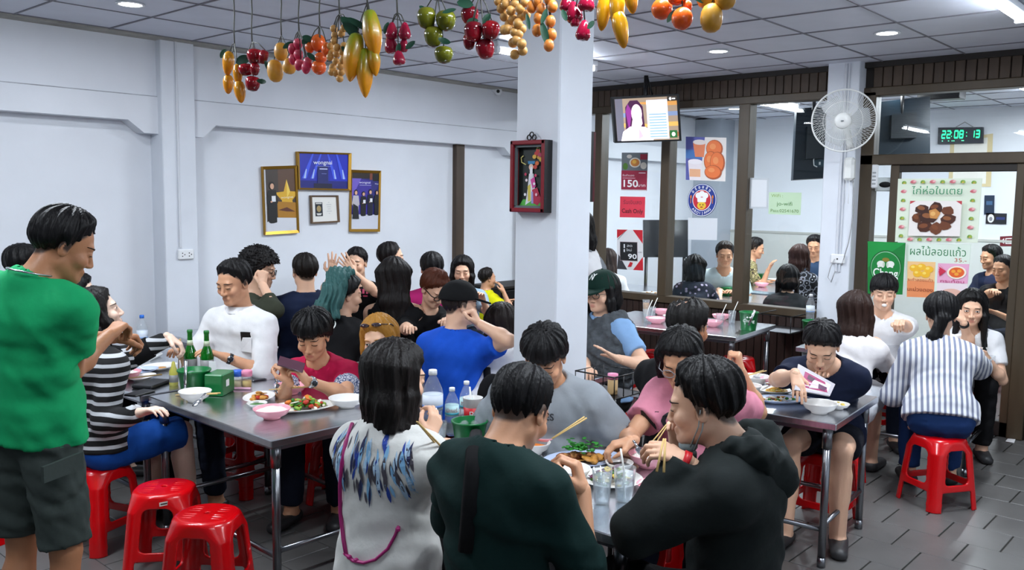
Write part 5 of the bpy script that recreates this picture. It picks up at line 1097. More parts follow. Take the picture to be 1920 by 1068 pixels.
s = Sheet((x1-.016, yA-.02, zB-.03), (x1-.016, yB+.024, zB-.03), (x1-.016, yB+.024, zA+.03), (x1-.016, yA-.02, zA+.03))
s.poly([(.05, 1), (.2, .88), (.95, .9), (1, 1)], '#58b34a'); s.poly([(.28, .98), (.36, .7), (.40, .45), (.56, .45), (.62, .7), (.66, .96), (.5, .9)], '#e4e4ec'); s.poly([(.52, .72), (.70, .68), (.86, .9), (.72, .98), (.56, .94)], '#b81f46'); s.poly([(.36, .66), (.46, .62), (.48, .9), (.38, .92)], '#d6c552')
s.poly([(.46, .55), (.60, .5), (.66, .66), (.54, .7)], '#d3489a'); s.poly([(.5, .75), (.56, .75), (.58, .95), (.5, .95)], '#9f9ad0'); s.oval(.48, .34, .08, .055, '#e8c2ae'); s.poly([(.36, .24), (.62, .24), (.60, .29), (.38, .29)], '#2f7fb0'); s.oval(.49, .42, .05, .09, '#ecebf2')
for u, v, c in ((.66, .12, '#c22a2a'), (.76, .18, '#d8a13a'), (.60, .17, '#e0b040'), (.84, .22, '#e3c63a'), (.72, .08, '#c22a2a'), (.70, .28, '#d86a28'), (.64, .34, '#c0392b'), (.80, .14, '#b5305a')): s.oval(u, v, .07, .035, c)
for u, v, c in ((.3, .46, '#c23055'), (.66, .48, '#d03060'), (.34, .56, '#e8d8dc'), (.7, .8, '#f2c3d0'), (.62, .62, '#e8e6ee'), (.30, .8, '#e8e6ee')): s.oval(u, v, .04, .025, c)
o = s.done(t, 'embroidery'); b = B(); b.tube([s.P(.30, .3, 9), s.P(.14, .26, 9), s.P(.12, .18, 9), s.P(.2, .15, 9)], .003, 5); b.tube([s.P(.66, .06, 9), s.P(.7, .01, 9), s.P(.78, .03, 9), s.P(.8, .1, 9)], .003, 5); ob('gold_cord', b, M('cord_gold', '#d3c878', .4), t)
b = B(); c = ONX(997, 256, CP[0]-.02)
for dy, dz, r in ((.017, -.004, .013), (-.017, -.004, .013), (0, .010, .013)): b.tube([c+V3(0, dy+r*math.cos(a), dz+r*math.sin(a)) for a in np.linspace(0, 2*PI, 13)], .0035, 6)
ob('hanger', b, BLK, t)
z0, z1 = W(1088, 378, 4.7)[2], W(1088, 248, 4.7)[2]; t = thing('shadow_box', 'dark red shadow box seen edge on behind the pillar', 'picture', (CP[2]+.03, 2.93, (z0+z1)/2)); ob('frame', B().box((CP[2], 2.815, z0), (CP[2]+.035, 3.05, z1), b=.003), BLK, t); ob('front', B().box((CP[2]+.035, 2.815, z0), (CP[2]+.055, 3.05, z1), b=.004), M('red_dark', '#4a0d16', .35), t)
# television on a ceiling pole
cs = [W(1147, 183, 8.05), W(1273, 176, 8.15), W(1278, 264, 8.28), W(1153, 268, 8.18)]; s0 = Sheet(*cs); t = thing('television', 'wall television showing a woman hiding her face, hung before the glass', 'television', sum(cs)/4)
b = B(); b.slab([p-s0.n*.05 for p in cs], s0.n, .05); ob('housing', b, M('tv_black', '#08090b', .3, coat=.2), t); ctr = sum(cs)/4
inn = [p+(ctr-p)*V3(1, 1, 1)*.0+nrm(ctr-p)*.030 for p in cs]; s = Sheet(*[p+s0.n*.0012 for p in inn]); s.e = .9
s.rect(0, 0, 1, 1, '#8d7a68')
for i in range(4): s.rect(0, .1+.24*i, 1, .2+.24*i, ('#b98445', '#6f7fa0', '#c59a50', '#8b5a36')[i])
s.rect(0, 0, .12, 1, '#5b5a66'); s.poly([(.14, .95), (.16, .2), (.24, .05), (.36, .05), (.44, .2), (.46, .8)], '#3a1438'); s.poly([(.16, .3), (.2, .12), (.26, .3), (.2, .8)], '#7a2a78'); s.oval(.335, .36, .085, .22, '#f6dbe4'); s.poly([(.06, 1), (.10, .78), (.22, .66), (.46, .68), (.56, .8), (.58, 1)], '#f4ecf0'); s.poly([(.26, .52), (.34, .28), (.40, .30), (.42, .6), (.34, .80), (.28, .98), (.20, .98)], '#f3d4dc'); s.poly([(.34, .98), (.36, .7), (.42, .9)], '#caa0b4')
s.rect(.50, .06, .84, .97, '#ced9f7'); s.rect(.52, .08, .82, .34, '#eef3ff')
for i in range(9): s.rect(.53, .38+.065*i, .81, .405+.065*i, '#7d9cd8')
s.rect(.85, .78, .97, .95, '#1c5a2c'); s.oval(.91, .87, .03, .05, '#e8e4d8'); s.rect(.84, 0, 1, .1, '#2a2420'); s.oval(.89, .05, .02, .035, '#f0f0f0'); s.rect(.92, .035, .97, .065, '#f0f0f0'); s.done(t, 'screen')
b = B(); tp = ctr-s0.n*.06; b.tube([tp+V3(0, 0, .05), tp+V3(.0, 0, CEIL-tp[2])], .02, 10); b.box(tuple(tp-.035), tuple(tp+.02), b=.01); b.tube([tp+V3(.05, -.05, .2), tp+V3(0, -.01, CEIL-tp[2])], .008, 6); ob('ceiling_mount', b, BLK, t)
# wall fan
fc = W(1582, 226, 7.02); ax_ = nrm(V3(0, 0, EYE+.1)-fc+V3(-.8, .6, -.3)); u_ = nrm(np.cross(V3(0, 0, 1), ax_)); v_ = np.cross(ax_, u_); FR = .245; CAGE = M('fan_white', '#e4e6e4', .4)
t = thing('wall_fan', 'white wall fan with wire cage on the partition pillar', 'fan', fc); pol = lambda r, a, d: fc+r*(math.cos(a)*u_+math.sin(a)*v_)+d*ax_
def ring(b, r, d, th): b.tube([pol(r, a, d) for a in np.linspace(0, 2*PI, 41)], th, 6, caps=False)
b = B(); ring(b, FR, 0, .007); ob('rim', b, CAGE, t)
b = B(); [b.tube([pol(.06, a, .075), pol(.16, a+.12, .07), pol(FR, a+.28, .0)], .0014, 4, caps=False) for a in np.linspace(0, 2*PI, 90, endpoint=False)]; ring(b, .15, .071, .0018); ring(b, .06, .075, .003); o = ob('front_cage', b, CAGE, t); o['kind'] = 'stuff'
b = B(); [b.tube([pol(.05, a, -.09), pol(.2, a, -.07), pol(FR, a, .0)], .0014, 4, caps=False) for a in np.linspace(0, 2*PI, 60, endpoint=False)]; ring(b, .15, -.08, .0018); o = ob('rear_cage', b, CAGE, t); o['kind'] = 'stuff'
for k in range(3):
    b = B(); vv = []; ff = []; n = 9
    for i in range(n):
        r = .04+.17*i/(n-1); w_ = .35+.55*math.sin(PI*min(1, i/(n-1)*.8+.1)); a0 = k*2*PI/3+.2
        vv += [pol(r, a0-w_*.75, -.035), pol(r, a0+w_*.5, .02)]
    b.add(vv, [(2*i, 2*i+1, 2*i+3, 2*i+2) for i in range(n-1)], 0, True); ob('blade', b, M('fan_blade', '#b9bfc4', .3, alpha=.75), t)
b = B(); b.tube([pol(0, 0, .055), pol(0, 0, .078), pol(0, 0, .09), pol(0, 0, .094)], [.062, .062, .055, .02], 24); ob('hub_cap', b, CAGE, t)
b = B(); b.ell(pol(0, 0, .095), (.020, .012, .006), 10, 5); ob('badge', b, M('badge_grey', '#8b9196', .3, .5), t)
b = B(); b.tube([pol(0, 0, -.08), pol(0, 0, -.12), pol(0, 0, -.19), pol(0, 0, -.21)], [.04, .06, .055, .03], 20); ob('motor', b, CAGE, t)
pj = pol(0, 0, -.15); wb = V3(PX-.145, pj[1]-.02, pj[2]-.22); b = B(); b.tube([pj, pj+V3(.04, 0, -.08), (pj+wb)/2+V3(.03, 0, -.08), wb+V3(-.03, 0, 0)], [.03, .028, .026, .03], 10); ob('arm', b, CAGE, t)
b = B(); c = ONX(1595, 318, PX-.15); b.box(tuple(c+V3(-.06, -.045, -.09)), tuple(c+V3(.008, .045, .10)), b=.02); ob('wall_bracket', b, CAGE, t)
for dy in (.015, -.015): b = B(); b.tube([c+V3(-.05, dy, -.08), c+V3(-.055, dy, -.28)], .0018, 5); ob('pull_cord', b, CAGE, t)
b = B(); b.tube([c+V3(-.01, -.03, -.09), c+V3(-.012, -.05, -.35), c+V3(-.012, -.02, -.6), c+V3(-.012, .03, -.8)], .0035, 6); ob('power_cord', b, M('grey_cable', '#9a9a9a'), t)
# security camera
c = ONY(934, 171, 6.44); t = thing('security_camera', 'small white dome camera at the ceiling edge by the pillar', 'camera', c); b = B(); b.tube([c+V3(0, .06, .03), c+V3(0, .03, .02)], .035, 14); ob('base', b, WHT, t); b = B(); b.ell(c, (.042, .042, .042), 14, 9); ob('body', b, WHT, t); dv = nrm(V3(0, 0, EYE)-c); b = B(); b.tube([c+dv*.03, c+dv*.045], .018, 12); ob('lens', b, BLK, t)
# ---------------------------------------------------------------- notices on the glass
def poster(label, pts, draw, x=PX+.028, name='poster', back='#e8e8e8', cat='poster'):
    c = [ONX(px, py, x) for px, py in pts]; t = thing(name, label, cat, sum(c)/4); b = B(); s = Sheet(*c); b.slab([p-s.n*.0022 for p in c], s.n, .002); ob('sheet', b, pm(back), t); draw(s); s.done(t); return t
def d150(s):
    s.rect(0, 0, 1, .47, '#6d7479'); s.oval(.52, .26, .22, .13, '#d8d4c8'); s.oval(.52, .26, .17, .10, '#c9803a'); s.oval(.15, .36, .10, .09, '#4f7a2c'); s.oval(.85, .34, .12, .09, '#d8d2c6'); s.oval(.3, .1, .1, .05, '#c9c3bc'); s.rect(.72, .04, .98, .18, '#9c1f3a'); s.oval(.5, .24, .08, .05, '#e2b04a')
    s.rect(0, .47, 1, 1, '#9c2540'); s.text('รับส่วนลด', .28, .60, .07, '#f2e4e8', .45); s.rect(.06, .66, .55, .675, '#e3b9c4'); s.text('150', .34, .82, .26, '#ffffff', .56, .02); s.text('บาท', .80, .86, .10, '#ffffff', .28); s.rect(.68, .52, .94, .54, '#f2e4e8'); s.rect(0, .97, 1, 1, '#d9d4d6')
poster('maroon and food photo voucher poster reading 150', [(1166, 286), (1215, 286), (1213, 358), (1165, 357)], d150)
def dcash(s): s.rect(0, 0, 1, 1, '#e23b50'); s.text('รับเงินสด', .5, .28, .26, '#7a2a3a', .72); s.text('Cash Only', .5, .70, .28, '#231416', .84, .01)
poster('red paper notice reading Cash Only', [(1163, 368), (1210, 369), (1209, 408), (1162, 407)], dcash)
def dfood(s):
    s.rect(0, 0, .48, 1, '#5b5fa8'); s.poly([(.48, 0), (1, 0), (1, 1), (.36, 1)], '#e9e4e0'); s.rect(0, .3, .42, .5, '#4a78b8'); s.poly([(.18, .12), (.50, .10), (.46, .46), (.24, .46)], '#e6845c'); s.oval(.35, .12, .17, .06, '#e8dcd8'); s.poly([(.06, .56), (.42, .56), (.38, 1), (.10, 1)], '#efe6ea'); s.oval(.24, .57, .18, .06, '#f6f0f4'); s.rect(.10, .74, .38, .92, '#eeb48c')
    for u, v, ru, rv in ((.72, .26, .19, .19), (.64, .55, .16, .22), (.80, .58, .17, .24), (.70, .80, .20, .15)): s.oval(u, v, ru+.015, rv+.015, '#b4552a'); s.oval(u-.01, v-.01, ru-.01, rv-.01, '#e8773c'); s.oval(u-.04, v-.05, ru*.4, rv*.35, '#f09458')
poster('poster with iced drinks and orange fried chicken on the glass', [(1286, 256), (1362, 258), (1360, 340), (1286, 337)], dfood)
c = ONX(1316, 375, PX+.026); t = thing('sticker', 'round blue chef logo sticker on the glass', 'sticker', c); R0 = 29.5*9.0/FPX*.98; b = B(); b.tube([c+V3(.002, 0, 0), c], R0, 40); ob('disc', b, pm('#1d2f7e'), t); s = Sheet(c+V3(0, R0, R0), c+V3(0, -R0, R0), c+V3(0, -R0, -R0), c+V3(0, R0, -R0))
s.oval(.5, .5, .485, .485, '#e9ecf2', 40); s.oval(.5, .5, .465, .465, '#22388f', 40); s.oval(.5, .5, .32, .32, '#f0f0f2', 36); s.oval(.5, .5, .30, .30, '#c8273a', 36); s.oval(.5, .66, .15, .12, '#eec23a'); s.poly([(.36, .56), (.64, .56), (.66, .42), (.34, .42)], '#f5f5f5'); [s.oval(u, v, .10, .09, '#f5f5f5') for u, v in ((.38, .36), (.5, .31), (.62, .36))]; s.oval(.45, .64, .02, .02, '#3a2a1a'); s.oval(.55, .64, .02, .02, '#3a2a1a'); s.oval(.5, .71, .05, .02, '#b5442a')
for txt, a0, st_, hh in (('อร่อยจัง', 2.45, -.24, .13), ('AROIJANG', -2.36, .225, .11)):
    gl = ['อ', 'ร่', 'อ', 'ย', 'จั', 'ง'] if txt[0] != 'A' else list(txt)
    for i, g in enumerate(gl):
        a = a0+st_*i*(1.35 if txt[0] != 'A' else 1); up_v = (math.cos(a)*V3(0, -1, 0)+math.sin(a)*V3(0, 0, 1))*(1 if txt[0] != 'A' else -1); s.k += 0; lettering(s.b, g, s.P(.5+.395*math.cos(a), .5-.395*math.sin(a), 14), np.cross(up_v, s.n), s.n, R0*2*hh, s.m('#f2f4fa'), .015, V=up_v)
for u in (.13, .87): s.poly([(u-.012, .42), (u+.012, .42), (u+.012, .6), (u-.012, .6)], '#d97b2e'); s.oval(u, .40, .03, .05, '#d97b2e')
s.done(t)
poster('plain frosted sheet beneath the round chef logo', [(1290, 408), (1345, 409), (1344, 450), (1290, 449)], lambda s: s.rect(0, 0, 1, 1, '#d8dde2'))
def dpay(s):
    s.rect(0, 0, 1, 1, '#e4e4e6'); s.poly([(0, 0), (.42, 0), (0, .22)], '#c81f2e'); s.poly([(.62, 0), (1, 0), (1, .34)], '#c81f2e'); s.poly([(1, .66), (1, 1), (.62, 1)], '#c81f2e'); s.poly([(.06, .62), (.4, 1), (0, 1)], '#3a3a3e'); s.poly([(.3, .05), (.34, .05), (.05, .25), (.02, .25)], '#8f9094'); s.rect(.12, .30, .80, .78, '#b5a0a4'); s.rect(.13, .31, .79, .77, '#131417'); s.text('90', .60, .67, .17, '#f2f4f6', .34, .02); s.text('ลด', .50, .40, .09, '#e8eaee', .2); s.text('ใหม่', .48, .51, .08, '#e8eaee', .2); s.rect(.27, .36, .32, .46, '#e8eaee'); s.rect(.27, .49, .32, .56, '#e8eaee'); s.poly([(.42, .93), (.52, .80), (.62, .82), (.56, .92)], '#c81f2e'); s.text('บาท', .9, .55, .05, '#6a6a70', .14)
poster('red and white payment sign with a black square reading 90', [(1157, 430), (1205, 431), (1206, 507), (1157, 504)], dpay, x=PX+.022)
def dwifi(s): s.rect(0, 0, 1, 1, '#c3ddbb'); s.text('WiFi :', .26, .16, .2, '#7fa23c', .36); s.text('jo-wifi', .5, .52, .25, '#3f7a30', .48); s.text('Pass:02541670', .5, .84, .2, '#5f8a3c', .86)
poster('pale green paper notice with the wifi password', [(1442, 360), (1503, 361), (1501, 403), (1441, 401)], dwifi)
poster('pale outlined paper sheet beside the wifi notice', [(1406, 333), (1441, 334), (1440, 391), (1405, 391)], lambda s: (s.rect(0, 0, 1, 1, '#c3cacf'), s.rect(.08, .06, .92, .94, '#dfe3e7')))
def dchick(s):
    s.rect(0, 0, 1, 1, '#dfe9d6'); rs = random.Random(4)
    def flo(u, v, k):
        if k: s.oval(u, v, .035, .028, '#d77f86'); s.oval(u+.02, v-.008, .02, .014, '#eab6b8'); s.oval(u-.02, v+.006, .018, .012, '#c4626c')
        else: s.oval(u-.012, v, .016, .026, '#6f9a3a', a=.4); s.oval(u+.012, v, .016, .026, '#8fb050', a=-.4); s.oval(u, v+.012, .012, .012, '#c9a93a')
    for i in range(7): flo(.08, .06+.14*i, i % 2); flo(.91, .06+.14*i, i % 2)
    for i in range(1, 7): flo(.08+.119*i, .05, i % 2); flo(.08+.119*i, .955, i % 2)
    s.text('ไก่ห่อใบเตย', .5, .20, .15, '#3f8f62', .60); s.rect(.18, .35, .80, .90, '#ece6e2'); s.poly([(.18, .35), (.25, .35), (.18, .40)], '#c04048'); s.poly([(.80, .35), (.73, .35), (.80, .41)], '#c04048')
    for u, v, r, a in ((.34, .48, .09, .4), (.50, .46, .09, -.3), (.64, .50, .08, .6), (.28, .62, .08, 1.), (.66, .64, .09, .2), (.38, .76, .10, -.2), (.52, .78, .09, .8), (.62, .74, .08, -.6), (.42, .60, .11, .2)):
        p = [(u+(r*rs.uniform(.75, 1.15))*math.cos(t+a), v+(r*1.05*rs.uniform(.7, 1.1))*math.sin(t+a)) for t in [2*PI*i/8 for i in range(8)]]; s.poly(p, rs.choice(['#4a2416', '#5c2f1a', '#3c1d14', '#6b3a20'])); s.oval(u-.02, v-.02, r*.55, r*.35, rs.choice(['#7a4426', '#8b5430', '#693820']), a=a)
    s.poly([(.42, .50), (.50, .47), (.56, .54), (.52, .63), (.44, .62)], '#c98a48'); s.oval(.47, .55, .03, .035, '#e0ae68')
poster('large poster of grilled chicken pieces with green Thai heading on the door', [(1684, 335), (1842, 334), (1833, 455), (1678, 453)], dchick, back='#dfe9d6', x=PX-.016)
def dfruit(s):
    s.rect(0, 0, 1, 1, '#dce9dc'); s.text('ผลไม้ลอยแก้ว', .5, .16, .2, '#2f7d4c', .86); s.text('35.-', .86, .30, .10, '#b5482c', .18); s.rect(.03, .34, .48, .72, '#f0c48a'); s.rect(.03, .70, .48, 1, '#e88f5c'); s.rect(.52, .36, 1, .72, '#e6a9c8'); s.rect(.52, .72, 1, 1, '#eadbe0')
    for u, v in ((.14, .46), (.26, .44), (.38, .48), (.2, .56), (.33, .57)): s.oval(u, v, .075, .065, '#f0b82e'); s.oval(u-.02, v-.02, .03, .025, '#f8d868')
    s.text('ระกำลอยแก้ว', .25, .68, .07, '#c0392b', .4); s.text('มะม่วงดอง', .25, .86, .09, '#7a2a1a', .4); s.text('กระท้อน', .76, .69, .07, '#b5306a', .36); s.oval(.82, .52, .15, .12, '#f2ead8'); s.oval(.82, .52, .12, .095, '#e0612c'); [s.oval(.82+dx, .52+dy, .035, .03, '#f2a23a') for dx, dy in ((-.05, -.02), (.04, -.03), (0, .03))]
    for a in (-.6, -.2, .2, .6): s.poly([(.66, .50), (.54, .44+.10*a), (.56, .50+.16*a)], '#c92a4a')
    s.oval(.76, .9, .16, .08, '#e2b3a2')
poster('pale green dessert poster with fruit photos and price 35', [(1699, 455), (1821, 458), (1812, 560), (1697, 556)], dfruit, back='#dce9dc', x=PX-.014)
def dch(s):
    s.rect(0, 0, 1, 1, '#0d7a33'); s.poly([(0, 0), (1, 0), (0, .5)], '#15923f'); s.oval(.5, .50, .44, .34, '#0a5f28', 30); s.oval(.5, .50, .41, .32, '#8fc39a', 30); s.oval(.5, .50, .395, .305, '#0e7f36', 30); s.oval(.5, .34, .10, .04, '#8a7a2c')
    for k in (-1, 1): s.oval(.5+k*.13, .42, .11, .06, '#e8ece4'); s.rect(.5+k*.13-.09, .42, .5+k*.13-.04, .49, '#e8ece4'); s.rect(.5+k*.13+.03, .42, .5+k*.13+.08, .49, '#e8ece4'); s.oval(.5+k*.05, .43, .03, .05, '#c9d4c4')
    s.text('Chang', .5, .60, .22, '#f2f5f0', .66, .015)
poster('green beer poster with two elephants behind the boy in white', [(1627, 452), (1698, 455), (1692, 552), (1627, 550)], dch, back='#0d7a33', x=PX-.036)
t = thing('remote_control', 'white remote control clipped beside the door', 'remote', ONX(1640, 330, PX-.02)); c = ONX(1640, 330, PX-.02); ob('body', B().box(tuple(c+V3(-.012, -.028, -.10)), tuple(c+V3(.012, .028, .10)), b=.01), WHT, t)
for i in range(4): ob('button', B().box(tuple(c+V3(-.015, -.015, -.07+.03*i)), tuple(c+V3(-.010, .015, -.055+.03*i)), b=.003), M('btn_grey', '#a9adb0', .5), t)
c = ONX(1655, 346, PX+.06); t = thing('wall_box', 'small white device with black display beside the door', 'device', c); ob('body', B().box(tuple(c+V3(0, -.10, -.055)), tuple(c+V3(.04, .09, .06)), b=.008), WHT, t); b = B(); b.ell(c+V3(-.001, -.02, 0), (.004, .05, .025), 12, 6); ob('display', b, BLK, t)
# ---------------------------------------------------------------- things in the back room
def darktv(label, pts, dep, th=.07):
    c = [W(px, py, dep) for px, py in pts]; s = Sheet(*c); t = thing('television', label, 'television', sum(c)/4); b = B(); b.slab([p+s.n*0 for p in c], -s.n, th); ob('housing', b, M('tv_back', '#10212c', .35), t); m = sum(c)/4
    b = B(); e = [m*.55+p*.45 for p in c]; b.slab(e, s.n, .05); ob('rear_cover', b, M('tv_cover', '#0c1a22', .45), t); b = B(); b.tube([m-s.n*.03, V3(*(m-s.n*.03)[:2], CEIL)], .02, 8); ob('ceiling_mount', b, BLK, t); return t, s
t, s = darktv('dark back of a television behind the glass beside the fan', [(1494, 203), (1562, 199), (1556, 333), (1487, 337)], 8.9)
s.rect(.55, .74, .82, .84, '#24414e'); s.rect(.68, .77, .73, .81, '#d8dde0'); s.done(t, 'socket_panel'); b = B(); b.tube([s.P(.56, .70, 40), s.P(.50, .74, 90), s.P(.52, .82, 90), s.P(.62, .84, 40)], .006, 6); ob('cable', b, WHT, t)
t, s = darktv('dark back of a television above the door', [(1640, 192), (1744, 180), (1744, 287), (1636, 290)], 8.6)
b = B(); c = W(1765, 181, 8.7); b.box(tuple(c+V3(-.1, -.2, -.035)), tuple(c+V3(.1, .2, .05)), b=.008); tag(ob('speaker', b, BLK), 'black bar shaped box beneath the back room ceiling', 'speaker'); b = B(); b.tube([c, V3(c[0], c[1], CEIL)], .012, 6); o = ob('bracket', b, BLK, bpy.data.objects['speaker'])
CK = 11.70; cq = [ONX(px, py, CK) for px, py in ((1759, 239), (1843, 238), (1843, 268), (1758, 270))]; t = thing('digital_clock', 'digital wall clock with green digits reading 22:08:13', 'clock', sum(cq)/4); s = Sheet(*cq); b = B(); b.slab([p for p in cq], -s.n, .05); ob('housing', b, M('clock_case', '#0b1624', .4), t); s.e = 1.6
SEG = {'0': 'abcdef', '1': 'bc', '2': 'abged', '3': 'abgcd', '8': 'abcdefg'}
def seg7(s, ch, u, v, w_, h, col):
    sg = {'a': (0, 0, 1, 0), 'd': (0, 1, 1, 1), 'g': (0, .5, 1, .5), 'f': (0, 0, 0, .5), 'e': (0, .5, 0, 1), 'b': (1, 0, 1, .5), 'c': (1, .5, 1, 1)}
    for k in SEG[ch]:
        x0, y0, x1, y1 = sg[k]; tu, tv = .010, .05; sl = .012; f = lambda x, y: u+x*w_+(1-y)*sl
        if y0 == y1: s.poly([(f(x0, y0), v+y0*h-tv), (f(x1, y1), v+y1*h-tv), (f(x1, y1), v+y1*h+tv), (f(x0, y0), v+y0*h+tv)], col)
        else: s.poly([(f(x0, y0)-tu, v+y0*h), (f(x0, y0)+tu, v+y0*h), (f(x1, y1)+tu, v+y1*h), (f(x1, y1)-tu, v+y1*h)], col)
for ch, u in zip('220813', (.09, .205, .375, .49, .735, .85)): seg7(s, ch, u, .22, .075, .42, '#23e08f')
for u in (.315, .33*2-.01): s.oval(u, .33, .01, .035, '#23e08f'); s.oval(u, .55, .01, .035, '#23e08f')
for u in (.1, .24, .32, .36, .54, .57): s.rect(u, .80, u+.025, .85, '#59e8a8')
s.done(t, 'digits'); b = B(); b.tube([cq[1]*.4+cq[0]*.6, cq[1]*.4+cq[0]*.6+V3(0, -.1, .06), cq[1]+V3(0, .1, .0)], .006, 5); ob('cable', b, M('grey_cable', '#9a9a9a'), t)
def wallp(label, pts, draw, name='poster', cat='poster', x=11.735): return poster(label, pts, draw, x, name, cat=cat)
wallp('dark blue poster on the far back wall', [(1846, 366), (1865, 366), (1864, 402), (1845, 402)], lambda s: (s.rect(0, 0, 1, 1, '#142a44'), s.rect(.2, .3, .8, .5, '#3b5f86')))
wallp('dark sign with a round white face on the far back wall', [(1849, 399), (1888, 400), (1887, 420), (1848, 419)], lambda s: (s.rect(0, 0, 1, 1, '#10131c'), s.oval(.24, .5, .16, .4, '#e6e6e6'), s.oval(.24, .55, .08, .2, '#8a8a90'), s.rect(.5, .35, .92, .6, '#1f2f6a')), 'sign', 'sign')
wallp('dark red arrow sign at the far end of the back room', [(1875, 443), (1918, 441), (1918, 461), (1875, 461)], lambda s: (s.rect(0, 0, 1, 1, '#6d1220'), s.poly([(.04, .5), (.18, .2), (.18, .8)], '#f0e6e6'), s.rect(.24, .2, .96, .8, '#e9dfe0'), s.rect(.28, .3, .92, .5, '#6d1220'), s.rect(.30, .58, .9, .7, '#6d1220')), 'sign', 'sign')
wallp('yellow framed board partly hidden by the green clock', [(1782, 262), (1862, 250), (1858, 350), (1778, 350)], lambda s: (s.rect(0, 0, 1, 1, '#d8c79a'), s.rect(.1, .06, .88, .94, '#eceae0')), 'notice_board', 'board', 11.745)
# dark panel added in place of a dark window full of reflections
c = [W(1206, 412, 10.6), W(1290, 412, 10.6), W(1290, 482, 10.6), W(1206, 482, 10.6)]; t = thing('dark_window_panel', 'added dark panel in place of a dark reflecting window behind the second pane', 'screen', c[2]); s = Sheet(*c); b = B(); b.slab(c, -s.n, .05); ob('panel', b, M('dark_window_panel', '#16191d', .12), t); m = (c[2]+c[3])/2
for k in (0, 1): p = (c[3], c[2])[k]*.85+m*.15; b = B(); b.tube([p-s.n*.025, V3(p[0], p[1], 0)], .02, 8); ob('leg', b, BLK, t)
# ---------------------------------------------------------------- hanging artificial fruit
FX = 2.1
fmat = {k: M('fruit_'+k, *v) for k, v in {}.items()}
def FM(name, c1, c2, lo, hi, rough=.22):      # fruit skin: two colours along its height, from its own object space
    if 'fr_'+name in MATS: return MATS['fr_'+name]
    m = M('fr_'+name, c1, rough, spec=.5, coat=.25); nt = m.node_tree; N = nt.nodes; lk = nt.links.new; tc = N.new('ShaderNodeTexCoord'); sp = N.new('ShaderNodeSeparateXYZ'); no = N.new('ShaderNodeTexNoise'); no.inputs['Scale'].default_value = 5; lk(tc.outputs['Generated'], no.inputs[0]); lk(tc.outputs['Generated'], sp.inputs[0])
    ad = N.new('ShaderNodeMath'); ad.operation = 'MULTIPLY_ADD'; lk(no.outputs['Fac'], ad.inputs[0]); ad.inputs[1].default_value = .5; lk(sp.outputs[2], ad.inputs[2]); r = N.new('ShaderNodeMapRange'); lk(ad.outputs[0], r.inputs[0]); r.inputs[1].default_value = lo+.25; r.inputs[2].default_value = hi+.25
    mx = N.new('ShaderNodeMix'); mx.data_type = 'RGBA'; lk(r.outputs[0], mx.inputs[0]); mx.inputs[6].default_value = (*lin(c1), 1); mx.inputs[7].default_value = (*lin(c2), 1); lk(mx.outputs[2], N['Principled BSDF'].inputs['Base Color']); return m
SHP = {'ball': [(math.sin(PI*i/10), -math.cos(PI*i/10)) for i in range(11)],
 'mango': [(.001, -1), (.28, -.93), (.55, -.75), (.82, -.40), (.97, -.0), (1, .25), (.92, .55), (.70, .82), (.35, .96), (.001, 1)],
 'papaya': [(.001, -1), (.22, -.93), (.52, -.72), (.82, -.40), (.98, -.08), (1, .12), (.90, .45), (.74, .75), (.55, .92), (.3, .99), (.001, 1)],
 'apple': [(.001, -.82), (.3, -.92), (.62, -.80), (.88, -.40), (1, .1), (.97, .45), (.78, .78), (.45, .92), (.18, .86), (.001, .76)],
 'rose': [(.001, -.88), (.35, -.98), (.75, -.92), (1, -.62), (1, -.35), (.82, .15), (.58, .60), (.36, .90), (.15, 1), (.001, 1)],
 'guava': [(.001, -1), (.4, -.95), (.75, -.75), (.96, -.35), (1, .05), (.92, .45), (.72, .78), (.4, .96), (.001, 1)]}
LEAF = M('leaf_green', '#1f4a36', .35, spec=.5); STEMM = M('stem', '#4a4a44', .6)
